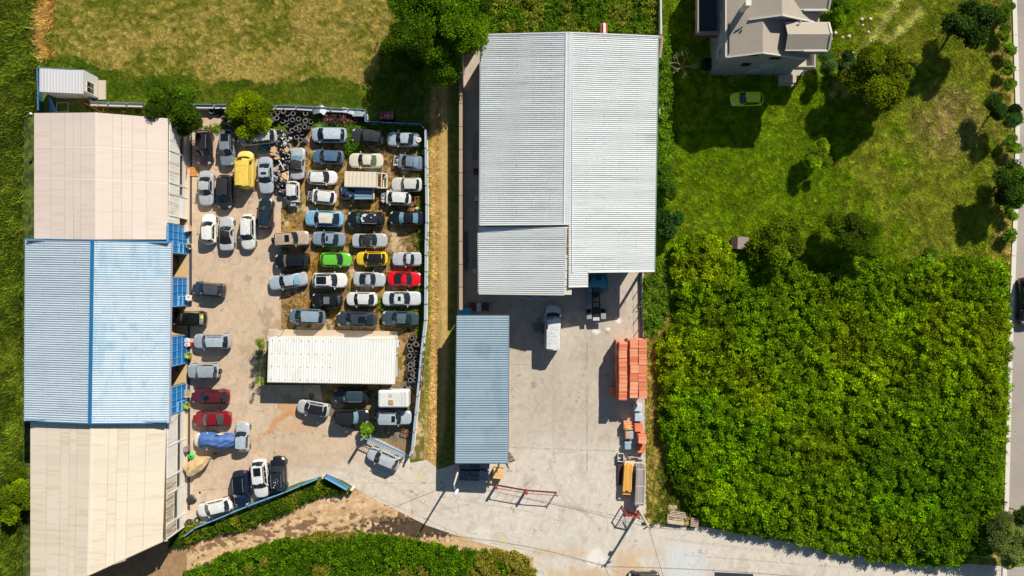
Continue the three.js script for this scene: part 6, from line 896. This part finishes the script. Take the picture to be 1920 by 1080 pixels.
{ // timber
  const stack = (label, x0, y0, x1, y1, wpx, h, cols, tiers, mats, name) => {
    const a = P(x0, y0, h), b = P(x1, y1, h), len = a.distanceTo(b), t = thing(name, label, 'timber stack', [(a.x + b.x) / 2, 0, (a.z + b.z) / 2], -Math.atan2(b.z - a.z, b.x - a.x)), W = wpx / S * (1 - h / H), d = h / tiers;
    for (let i = 0; i < cols; i++) part('plank', box(len + rr(-0.3, 0.15), d * 0.9, W / cols * 0.86, rr(-0.12, 0.12), h - d / 2 + rr(-0.012, 0.012), -W / 2 + W / cols * (i + 0.5), rr(-0.008, 0.008)), pick(mats), t);
    const low = part('plank', Array.from({ length: (tiers - 1) * cols }, (_, k) => box(len + rr(-0.25, 0.25), d * 0.86, W / cols * 0.9, rr(-0.1, 0.1), d * (Math.floor(k / cols) + 0.5), -W / 2 + W / cols * (k % cols + 0.5))), mats[0], t); low.userData.kind = 'stuff';
    return [t, len, W];
  };
  const ym = [mat([232, 176, 84], 0.8), mat([226, 166, 74], 0.8), mat([238, 186, 100], 0.8), mat([214, 152, 66], 0.8)];
  const [yt, yl, yw] = stack('stack of fresh yellow planks beside the grey timber stack', 1179, 874, 1176, 922, 16, 1.1, 8, 5, ym, 'timber_stack');
  part('bearer', [box(0.12, 0.1, yw, yl / 2 + 0.35, 0.9, 0)], ym[1], yt); part('block', [box(0.3, 0.3, 0.35, yl / 2 + 0.85, 0.15, 0.2), box(0.3, 0.3, 0.35, yl / 2 + 0.85, 0.15, -0.25)], ym[0], yt);
  const gm = [mat([158, 148, 144], 0.9), mat([168, 158, 152], 0.9), mat([148, 138, 134], 0.9), mat([176, 166, 160], 0.9)];
  const [gt, gl, gw] = stack('long stack of weathered grey planks beside the thicket strip', 1202, 876, 1199, 948, 17, 1.7, 11, 8, gm, 'timber_stack');
  for (const x of [-gl * 0.44, 0, gl * 0.44]) part('strap', box(0.06, 0.02, gw + 0.04, x, 1.715, 0), mat([222, 216, 210], 0.6), gt);
  const dk = thing('board_pile', 'dark brown boards low on the ground left of the yellow planks', 'boards', P(1164, 885, 0.2).setY(0)); for (let i = 0; i < 4; i++) part('board', box(0.2, 0.3, 3.2, -0.3 + i * 0.22, 0.15, 0), mat([74, 56, 48], 0.9), dk);
  // pallets and benches by the street
  const list = [[1268, 976, 3, 0.12, woodPale, 'long pale pallet stack by the street below the thicket'], [1289, 979, 2, 0.1, [wood, woodPale], 'middle wooden pallet in the row by the street'], [1305, 983, 4, 0.1, [mat([176, 146, 124], 0.9), mat([196, 168, 146], 0.9)], 'brownish pallet stack at the thicket end of the row by the street']];
  for (const [x, y, n, r, m, l] of list) { const t = thing('wooden_pallet', l, 'pallet', P(x, y, 0.3 * n).setY(0), -r); for (let k = 0; k < n; k++) pallet(t, k * 0.15, m, x < 1280 ? 2.0 : 0.95, 1.1, 5, 1); if (x < 1280) part('board', box(2.1, 0.05, 0.36, 0.05, 0.5, 0.42), woodPale, t); }
  const sl = thing('wooden_pallet', 'broken pallet with thin slats behind the row by the street', 'pallet', P(1272, 966, 0.6).setY(0), -0.12); for (let i = 0; i < 4; i++) part('plank', box(2.2, 0.04, 0.09, 0, 0.5, -0.35 + i * 0.2), woodPale, sl); part('leg', [-0.9, 0, 0.9].map(x => box(0.1, 0.5, 0.8, x, 0.25, 0)), wood, sl);
  for (const [x, l] of [[1256, 'left'], [1264, 'right']]) { const o = thing('board', `short pale board standing at the back of the street pallets, ${l} of the two`, 'board', P(x + 1, 953, 0.3).setY(0), -0.1); part('board', box(0.5, 0.06, 0.75, 0, 0.3, 0, 0, 0.2), woodPale, o); part('foot', box(0.3, 0.28, 0.1, 0, 0.14, 0.2), wood, o); }
  // stacks below the shed
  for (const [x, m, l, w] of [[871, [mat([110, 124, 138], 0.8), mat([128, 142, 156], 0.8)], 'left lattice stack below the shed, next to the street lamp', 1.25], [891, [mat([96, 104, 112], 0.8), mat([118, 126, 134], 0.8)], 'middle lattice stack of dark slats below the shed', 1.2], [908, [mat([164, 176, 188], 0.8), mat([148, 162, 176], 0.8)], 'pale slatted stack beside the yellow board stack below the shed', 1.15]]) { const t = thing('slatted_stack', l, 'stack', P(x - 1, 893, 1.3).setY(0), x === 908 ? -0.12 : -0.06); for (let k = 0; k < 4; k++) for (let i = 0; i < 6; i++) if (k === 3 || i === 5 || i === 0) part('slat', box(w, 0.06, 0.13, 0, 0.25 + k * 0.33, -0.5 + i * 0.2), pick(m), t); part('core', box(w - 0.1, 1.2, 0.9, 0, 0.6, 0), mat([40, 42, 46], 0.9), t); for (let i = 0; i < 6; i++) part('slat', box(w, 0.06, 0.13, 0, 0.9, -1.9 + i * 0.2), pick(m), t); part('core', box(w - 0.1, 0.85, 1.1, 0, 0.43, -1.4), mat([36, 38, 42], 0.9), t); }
  const yb = thing('board_stack', 'square stack of fresh yellow boards below the shed', 'board stack', P(934, 888, 1.0).setY(0), -0.12); for (let i = 0; i < 6; i++) part('board', box(1.25, 0.06, 0.2, rr(-0.05, 0.05), 1.02, -0.53 + i * 0.21), mat(pick([[232, 190, 124], [226, 180, 112], [238, 200, 140]]), 0.85), yb); part('core', box(1.2, 0.98, 1.2, 0, 0.49, 0), mat([150, 116, 74], 0.9), yb); part('bracket', [box(0.7, 0.06, 0.12, -0.1, 1.2, -0.95), box(0.1, 0.06, 0.6, -0.05, 1.2, -0.6)], mat([214, 200, 178], 0.8), yb);
  const lp = thing('wooden_pallet', 'leaning pallet of thin slats at the lower right corner of the shed', 'pallet', P(956, 858, 0.8).setY(0.05), 0.6); for (let i = 0; i < 7; i++) part('plank', box(0.09, 0.04, 1.3, -0.4 + i * 0.14, 0.35 + i * 0.13, 0, 0, 0, 0.7), pick([wood, woodPale]), lp); part('bearer', [-0.5, 0, 0.5].map(z => box(1.15, 0.06, 0.08, 0, 0.7, z, 0, 0, 0.75)), wood, lp);
  const ys = thing('small_trestle', 'little yellow trestle at the end of the red gate frame', 'trestle', P(920, 902, 0.5).setY(0)); part('top', [box(0.5, 0.06, 0.12, 0, 0.6, 0, 1), box(0.12, 0.06, 0.6, 0.1, 0.64, 0)], mat([226, 184, 110], 0.8), ys); part('leg', [box(0.06, 0.6, 0.06, 0.1, 0.3, 0.2), box(0.06, 0.6, 0.06, 0.1, 0.3, -0.2)], wood, ys);
}
// ---------------------------------------------------------------- small things before the workshop and elsewhere
{
  const wp = (label, px, py, m, ry, y = 0, n = 6) => { const t = thing('wooden_pallet', label, 'pallet', P(px, py, 0.1).setY(y), ry); pallet(t, 0, m, 1.05, 0.98, n, 1); return t; };
  wp('orange wooden pallet lying flat near the front of the silver saloon', 364, 322, [mat([222, 160, 86], 0.85), mat([210, 146, 74], 0.85)], 1.57); const lean = wp('orange wooden pallet leaning on the beige hall front', 354, 322, [mat([206, 140, 72], 0.85)], 1.57, 0.1, 6); lean.rotation.set(0, 0, 1.0); lean.position.y = 0.5; 
  wp('pale wooden pallet with wide gaps beside the dark maroon estate', 350, 738, [woodPale, mat([186, 166, 140], 0.9)], 0.1, 0.35, 4);
  const cr = thing('cabinet', 'tan and white old cabinet standing before the first blue door', 'cabinet', P(347, 429, 0.8).setY(0), 0.25); part('body', box(0.95, 0.8, 0.75, 0, 0.4, 0), mat([190, 160, 132], 0.85), cr); part('top', [box(0.45, 0.05, 0.8, -0.25, 0.83, 0), box(0.45, 0.05, 0.8, 0.25, 0.83, 0)], mat([224, 208, 190], 0.8), cr);
  const pot = (label, px, py, s, c, potc) => { const t = thing('potted_plant', label, 'potted plant', P(px, py, 0.5).setY(0)); part('pot', new THREE.LatheGeometry([[0.2, 0], [0.34, 0.42], [0.4, 0.46], [0.34, 0.46], [0.3, 0.36]].map(q => new THREE.Vector2(...q)), 20), potc, t); for (let i = 0; i < 14; i++) { const a = i * 2.4, l = s * rr(0.7, 1.1); part('leaf', patch((u, v) => { const k = v, w = 0.07 * Math.sin(Math.PI * clamp(k * 0.95 + 0.05)) * (u - 0.5) * 2, r = l * k; return new V3(Math.cos(a) * r - Math.sin(a) * w, 0.5 + 0.4 * Math.sin(k * 2.2) * l, Math.sin(a) * r + Math.cos(a) * w); }, 1, 5), mat(pick(c), 0.7), t); } };
  pot('dark green plant in a round white pot beside the first blue door', 354, 462, 0.32, [[50, 70, 40], [66, 86, 50]], mat([222, 214, 200], 0.7));
  pot('yellow green spiky plant beside the third blue door', 354, 667, 0.6, [[140, 160, 40], [110, 140, 30], [170, 176, 70]], mat([120, 96, 80], 0.8));
  pot('bright spiky plant at the corner of the last blue door', 351, 761, 0.65, [[150, 170, 40], [120, 150, 30], [180, 180, 70]], mat([120, 96, 80], 0.8));
  const chair = (label, px, py) => { const t = thing('garden_chair', label, 'chair', P(px, py, 0.5).setY(0), 0); const m = mat([226, 222, 216], 0.5); part('seat', new RoundedBoxGeometry(0.46, 0.05, 0.46, 2, 0.02).translate(0.02, 0.44, 0), m, t); part('backrest', [new THREE.TorusGeometry(0.3, 0.03, 6, 14, Math.PI).rotateX(Math.PI / 2).rotateY(Math.PI / 2).translate(-0.12, 0.72, 0), box(0.03, 0.34, 0.4, -0.26, 0.62, 0)], m, t); for (const [x, z] of [[0.2, 0.2], [0.2, -0.2], [-0.18, 0.2], [-0.18, -0.2]]) part('leg', cyl(0.02, 0.025, 0.44, 6, x, 0.22, z), m, t); };
  chair('white plastic garden chair, the one further from the red box', 352, 638); chair('white plastic garden chair next to the red box', 352, 646);
  const rb = thing('red_box', 'small red plastic box beside the white garden chair', 'box', P(357.5, 645, 0.4).setY(0)); part('box', new RoundedBoxGeometry(0.34, 0.4, 0.4, 2, 0.03).translate(0, 0.2, 0), mat([206, 24, 56], 0.5), rb); part('lid', box(0.36, 0.04, 0.42, 0, 0.42, 0), mat([190, 20, 48], 0.5), rb);
  const ws = thing('white_stand', 'white square table with a bottle beside the second blue door', 'table', P(354, 558, 0.7).setY(0), -0.1); part('top', box(0.75, 0.04, 0.65, 0, 0.72, 0), mat([232, 224, 214], 0.6), ws); for (const [x, z] of [[0.3, 0.25], [0.3, -0.25], [-0.3, 0.25], [-0.3, -0.25]]) part('leg', cyl(0.025, 0.025, 0.7, 6, x, 0.35, z), white, ws); part('tray', box(0.25, 0.05, 0.08, 0, 0.77, -0.1), mat([120, 110, 104], 0.6), ws);
  const hose = thing('hose_reel', 'bright green coil of hose beside the covered boat', 'hose', P(358, 856, 0.2).setY(0.06)); for (let i = 0; i < 4; i++) part('coil', new THREE.TorusGeometry(0.34 - i * 0.055, 0.045, 6, 22).rotateX(Math.PI / 2).translate(rr(-0.02, 0.02), 0.05 + i * 0.05, rr(-0.02, 0.02)), mat([34, 214, 74], 0.5), hose);
  const q = P(373, 870, 0.6), boat = thing('boat', 'small boat under a creased tan cover beside the workshop front', 'boat', [q.x, 0, q.z], 31 * Math.PI / 180), L = 3.4;
  const hw = v => 0.82 * (v < 0.55 ? 1 : Math.pow(1 - (v - 0.55) / 0.45, 0.55)) * (0.86 + 0.14 * sst(0, 0.15, v));
  part('hull', patch((u, v) => { const a = (u - 0.5) * Math.PI, x = (v - 0.5) * L; return new V3(x, 0.85 - 0.5 * Math.cos(a) + 0.12 * v * v, Math.sin(a) * hw(v)); }, 12, 16), mat([206, 196, 176], 0.6), boat);
  part('cover', patch((u, v) => { const s = (u - 0.5) * 2, x = (v - 0.5) * L * 1.02; return new V3(x, 0.9 + 0.12 * v * v + 0.28 * (1 - s * s) * Math.sin(Math.PI * clamp(v * 0.9 + 0.08)) + 0.26 * (fbm(v * 6 + s, s * 2.6 + v, 3) - 0.5) + 0.1 * Math.pow(Math.abs(Math.sin(v * 9 + s * 3)), 6), s * hw(v) * 1.03); }, 16, 26), mat([206, 176, 130], 0.85), boat);
  part('gunwale', Array.from({ length: 12 }, (_, i) => { const a = i / 12, b = (i + 1) / 12; return [-1].map(s => beam(new V3((a - 0.5) * L, 0.92 + 0.12 * a * a, s * hw(a)), new V3((b - 0.5) * L, 0.92 + 0.12 * b * b, s * hw(b)), 0.08, 0.08)); }).flat(), mat([226, 190, 130], 0.7), boat);
  part('trailer', [beam(new V3(-1.2, 0.35, 0), new V3(2.5, 0.4, 0), 0.08, 0.1), box(0.1, 0.1, 1.5, -0.4, 0.32, 0), box(0.1, 0.5, 0.1, 2.35, 0.25, 0), box(0.3, 0.06, 0.5, 2.2, 0.45, 0)], darkGrey, boat); for (const s of [1, -1]) { const w = new THREE.Group(); w.name = 'wheel'; w.position.set(-0.4, 0.3, s * 0.72); boat.add(w); part('tyre', tyreG, tyreM, w); part('rim', rimG, rimM, w); }
  const bx = thing('grey_box', 'grey metal box at the wall beside the green hose', 'box', P(349, 842, 0.7).setY(0)); part('body', box(0.45, 0.8, 0.6, 0, 0.4, 0), mat([120, 118, 118], 0.6), bx); part('lid', box(0.47, 0.04, 0.62, 0, 0.82, 0), mat([146, 142, 140], 0.6), bx);
  for (const [x, y, s, l] of [[359, 937, 0.62, 'crumpled black plastic sheet on the concrete near the boat'], [356, 984, 0.7, 'black rubbish sack at the lower corner of the workshop'], [374, 924, 0.14, 'small dark rag on the concrete above the white hatchback']]) { const o = solo('plastic_sheet', blob(s, 3, 0.35), mat([44, 44, 46], 0.45), l, 'plastic sheet'); const p = P(x, y, 0.1); o.position.set(p.x, s * 0.16, p.z); o.rotation.y = 0.6; }
  const ty = thing('worn_tyre', 'old tyre with a pale hub lying beside the white hatchback by the lower fence', 'tyre', P(369, 976, 0.2).setY(0.12)); part('tread', new THREE.TorusGeometry(0.3, 0.09, 8, 20).rotateX(Math.PI / 2), mat([40, 40, 40], 0.9), ty); part('hub', cyl(0.16, 0.16, 0.1, 14), mat([190, 170, 130], 0.7), ty);
  // vines at the left end of the office
  const vine = thing('climbing_plant', 'leafy climbing plant on the left end of the long white office building', 'plant', P(499, 672, 0).setY(0)); part('stem', [bar(new V3(-0.1, 0, -2), new V3(0, 2.2, -1.6), 0.04), bar(new V3(-0.1, 0, 0.6), new V3(0, 1.8, 0.3), 0.04), bar(new V3(-0.1, 0, 2.6), new V3(0, 1.6, 2.4), 0.04)], barkM, vine); const vl = []; for (const [z, n, c] of [[-2.0, 46, [[110, 140, 20], [160, 176, 50]]], [-0.6, 60, [[40, 60, 40], [70, 90, 60]]], [0.8, 30, [[60, 80, 44], [80, 104, 60]]], [2.6, 22, [[130, 156, 20], [170, 190, 40]]]]) for (let i = 0; i < n; i++) vl.push([rr(-0.4, 0.15), rr(0.8, 2.4), z + rr(-0.5, 0.5), rr(0, 6), rr(0.14, 0.24), mix(c[0], c[1], rnd()), rr(-0.5, 0.5), 0]); instances('foliage', sprays[0], leafM, vl, vine).userData.kind = 'stuff';
  // hutch in the meadow
  const hu = thing('hutch', 'small brown roofed hutch beside the green tree in the meadow', 'hutch', P(1386, 456, 0.8).setY(0), -0.04); const hm = mat([150, 132, 126], 0.85); part('body', box(1.7, 0.8, 1.3, 0, 0.4, 0), mat([96, 70, 58], 0.9), hu); part('roof', quad(new V3(-0.35, 1.3, -0.75), new V3(1.1, 1.05, -0.75), new V3(1.1, 1.05, 0.75), new V3(-0.35, 1.3, 0.75)), hm, hu); part('roof', quad(new V3(-0.35, 1.3, -0.75), new V3(-1.0, 0.75, -0.7), new V3(-1.0, 0.75, 0.7), new V3(-0.35, 1.3, 0.75)), mat([104, 78, 68], 0.9), hu); part('wheel', new THREE.TorusGeometry(0.42, 0.08, 8, 20).rotateX(Math.PI / 2).translate(1.35, 0.5, 0), mat([34, 34, 36], 0.8), hu); part('basin', cyl(0.38, 0.3, 0.3, 16, 1.35, 0.4, 0), mat([60, 60, 64], 0.7), hu);
  // things along the right wall of the hall
  for (const [x, y, d, l] of [[1240, 92, 2.0, 'pale planks and slabs leaning at the top corner of the large hall'], [1239, 195, 3.6, 'grey brown beams along the right wall of the large hall']]) { const t = thing('beam_pile', l, 'beams', P(x, y, 0.4).setY(0)); for (let i = 0; i < 4; i++) part('beam', box(0.16, 0.16, d + rr(-0.5, 0.3), -0.3 + i * 0.2, 0.1 + (i % 2) * 0.2, rr(-0.2, 0.2), rr(-0.06, 0.06)), pick([woodGrey, woodPale, mat([150, 120, 92], 0.9)]), t); part('block', [box(0.4, 0.3, 0.3, 0.1, 0.15, d * 0.3), box(0.3, 0.3, 0.4, -0.2, 0.15, -d * 0.3)], mat([160, 110, 90], 0.9), t); }
  const lg = thing('log', 'short tan log lying by the right wall of the large hall', 'log', P(1237, 276, 0.2).setY(0.16), 1.0); part('trunk', new THREE.CylinderGeometry(0.15, 0.17, 0.9, 10).rotateZ(Math.PI / 2), mat([166, 130, 100], 0.9), lg); part('cut_end', new THREE.CylinderGeometry(0.14, 0.14, 0.02, 10).rotateZ(Math.PI / 2).translate(0.46, 0, 0), mat([206, 176, 136], 0.9), lg);
  const pk = thing('plank', 'light plank sticking out of the weeds beside the large hall', 'plank', P(1243, 141, 0.4).setY(0.4), 0.5); part('board', box(1.1, 0.06, 0.18, 0, 0, 0, 0, 0, 0.2), mat([226, 196, 140], 0.85), pk); part('prop', box(0.1, 0.4, 0.1, 0, -0.2, 0), wood, pk);
  // passage along the wall
  const pp = thing('pipe_bundle', 'thin pale pipes leaning in the passage left of the large hall', 'pipes', P(890, 274, 0.5).setY(0)); for (let i = 0; i < 4; i++) part('pipe', bar(new V3(-0.25 + i * 0.16, 0.1, 1.6), new V3(-0.2 + i * 0.14, 0.8, -1.6), 0.05), mat([150, 156, 162], 0.5), pp);
  const p2 = thing('pipe_bundle', 'long grey pipes along the wall in the passage beside the lower hall bay', 'pipes', P(875, 470, 0.3).setY(0)); for (let i = 0; i < 3; i++) part('pipe', bar(new V3(-0.2 + i * 0.16, 0.15, -2.4), new V3(-0.16 + i * 0.15, 0.2, 2.4), 0.07), mat([120, 128, 136], 0.5), p2);
  const mc = thing('cement_mixer', 'small dark red machine in the passage left of the large hall', 'machine', P(893, 322, 0.5).setY(0)); part('drum', new THREE.LatheGeometry([[0.1, 0], [0.34, 0.2], [0.36, 0.5], [0.2, 0.75]].map(a => new THREE.Vector2(...a)), 14).translate(0, 0.3, 0), mat([130, 44, 40], 0.7), mc); part('frame', [box(0.06, 0.7, 0.06, 0.35, 0.35, 0.3), box(0.06, 0.7, 0.06, -0.35, 0.35, 0.3), box(0.8, 0.06, 0.06, 0, 0.4, -0.4)], darkGrey, mc);
  for (const [x, y, l] of [[893, 372, 'white washing machine sized box at the hall wall in the passage, upper of two'], [890, 508, 'white box at the wall of the lower hall bay']]) { const t = thing('white_box', l, 'box', P(x, y, 0.7).setY(0)); part('body', new RoundedBoxGeometry(0.5, 0.8, 0.6, 2, 0.03).translate(0, 0.4, 0), mat([190, 194, 200], 0.6), t); part('door', new THREE.CylinderGeometry(0.18, 0.18, 0.02, 16).rotateZ(Math.PI / 2).translate(-0.26, 0.45, 0), darkGrey, t); }
  const br = thing('barrel', 'round metal barrel in the passage beside the lower hall bay', 'barrel', P(884, 486, 0.8).setY(0)); part('drum', cyl(0.28, 0.28, 0.85, 18, 0, 0.43, 0), mat([110, 112, 116], 0.5), br); part('lid', cyl(0.25, 0.25, 0.03, 18, 0, 0.87, 0), mat([140, 142, 146], 0.5), br);
  // under the eaves of the lower bay
  const bb = thing('blue_container', 'bright blue plastic container at the top end of the shed', 'container', P(874, 583, 0.9).setY(0)); part('tub', new RoundedBoxGeometry(1.25, 0.85, 0.7, 3, 0.06).translate(0, 0.43, 0), mat([24, 150, 200], 0.45), bb); part('lid', new RoundedBoxGeometry(1.32, 0.08, 0.76, 2, 0.03).translate(0, 0.88, 0), mat([40, 170, 216], 0.45), bb);
  for (const [x, l] of [[886, 'left'], [910, 'right']]) { const t = thing('paver_pallet', `dark red paver stack above the shed, ${l} of the blue sheeted one`, 'paver stack', P(x, 575, 0.6).setY(0)); for (let i = 0; i < 5; i++) part('paver_row', box(0.85, 0.55, 0.18, 0, 0.38, -0.4 + i * 0.2), mat(i % 2 ? [120, 66, 56] : [106, 58, 52], 0.9), t); part('base', box(0.9, 0.1, 1.0, 0, 0.05, 0), wood, t); }
  const pb = thing('sheeted_pallet', 'pallet under a pale blue sheet between the paver stacks', 'pallet', P(898, 576, 0.6).setY(0)); pallet(pb, 0, wood, 0.7, 1.1, 4, 0); part('sheet', new RoundedBoxGeometry(0.6, 0.55, 1.05, 3, 0.06).translate(0, 0.42, 0), mat([176, 196, 214], 0.5), pb);
  const st = thing('slab_stack', 'white slabs lying under the eaves of the lower hall bay', 'slabs', P(1000, 556, 0.2).setY(0)); for (let i = 0; i < 7; i++) part('slab', box(rr(0.6, 1.2), 0.1, rr(0.2, 0.4), -1.8 + i * 0.65, 0.06 + (i % 3) * 0.1, rr(-0.1, 0.35), rr(-0.1, 0.1)), mat([190, 196, 200], 0.7), st);
  const gr = thing('drain_grate', 'dark slatted drain grate at the bottom edge of the street', 'grate', P(1376, 1078, 0).setY(0.03), -0.05); part('frame', box(4.8, 0.03, 0.5), mat([60, 64, 68], 0.6), gr); for (let i = 0; i < 24; i++) part('bar', box(0.06, 0.03, 0.46, -2.3 + i * 0.2, 0.02, 0), darkGrey, gr);
  // wooden frame and odds in the little plot by the cabin
  const fr = thing('storage_rack', 'light square metal frame in the fenced plot beside the white cabin', 'frame', P(118, 202, 0.6).setY(0)); part('rail', [beam(new V3(-0.7, 0.7, -0.6), new V3(0.7, 0.7, -0.6), 0.06, 0.06), beam(new V3(-0.7, 0.7, 0.5), new V3(0.7, 0.7, 0.5), 0.06, 0.06), beam(new V3(-0.7, 0.7, -0.6), new V3(-0.7, 0.7, 0.5), 0.06, 0.06), beam(new V3(0.7, 0.7, -0.6), new V3(0.7, 0.7, 0.5), 0.06, 0.06)], mat([170, 174, 178], 0.5), fr); for (const [x, z] of [[-0.7, -0.6], [0.7, -0.6], [-0.7, 0.5], [0.7, 0.5]]) part('leg', box(0.05, 0.7, 0.05, x, 0.35, z), mat([150, 154, 158], 0.5), fr);
  const bs = thing('blue_sheet', 'folded blue sheet in the fenced plot beside the white cabin', 'sheet', P(97, 198, 0.3).setY(0.2), 0.2); part('fold', quad(new V3(-0.15, 0.1, -1.1), new V3(0.1, 0.3, -1.1), new V3(0.55, 0.15, 0.9), new V3(-0.4, 0.0, 0.9)), mat([110, 160, 206], 0.6), bs); part('fold', quad(new V3(-0.3, 0.0, -0.6), new V3(-0.1, 0.2, -0.9), new V3(-0.05, 0.2, 0.8), new V3(-0.5, -0.1, 0.7)), mat([86, 136, 186], 0.6), bs);
  const la = thing('ladder', 'rusty thin ladder leaning from the white cabin to the fence', 'ladder', P(185, 196, 0.4).setY(0)); part('rail', [bar(new V3(-1.6, 2.0, -0.8), new V3(1.6, 0.2, 0.9), 0.03), bar(new V3(-1.5, 2.0, -0.2), new V3(1.2, 0.2, 1.5), 0.03)], mat([160, 96, 56], 0.8), la); for (let i = 0; i < 6; i++) part('rung', bar(new V3(-1.6 + i * 0.6, 2.0 - i * 0.34, -0.8 + i * 0.32), new V3(-1.5 + i * 0.5, 2.0 - i * 0.34, -0.2 + i * 0.32), 0.02), mat([160, 96, 56], 0.8), la);
  const dl = thing('yard_lamp', 'white globe lamp at the top left corner of the beige workshop hall', 'lamp', P(59, 214, 4.2).setY(0)); part('pole', cyl(0.05, 0.06, 4.2, 8, 0, 2.1, 0), steel, dl); part('globe', new THREE.SphereGeometry(0.17, 14, 10).translate(0, 4.3, 0), mat([240, 238, 232], 0.4), dl);
  // pale stones in the meadow right of the house
  [[1580, 70], [1616, 36], [1632, 36], [1618, 47], [1628, 60], [1592, 68], [1672, 99], [1566, 62], [1600, 100], [1558, 73]].forEach(([x, y], i) => { const o = solo('stone', blob(rr(0.16, 0.26), 2, 0.8), mat([214, 200, 184], 0.9), 'pale stone lying in the grass right of the house', 'stone', 'pale stones in the meadow'); const p = P(x, y, 0.2); o.position.set(p.x, 0.15, p.z); });
}

camera.updateMatrixWorld(true);
renderer.render(scene, camera);
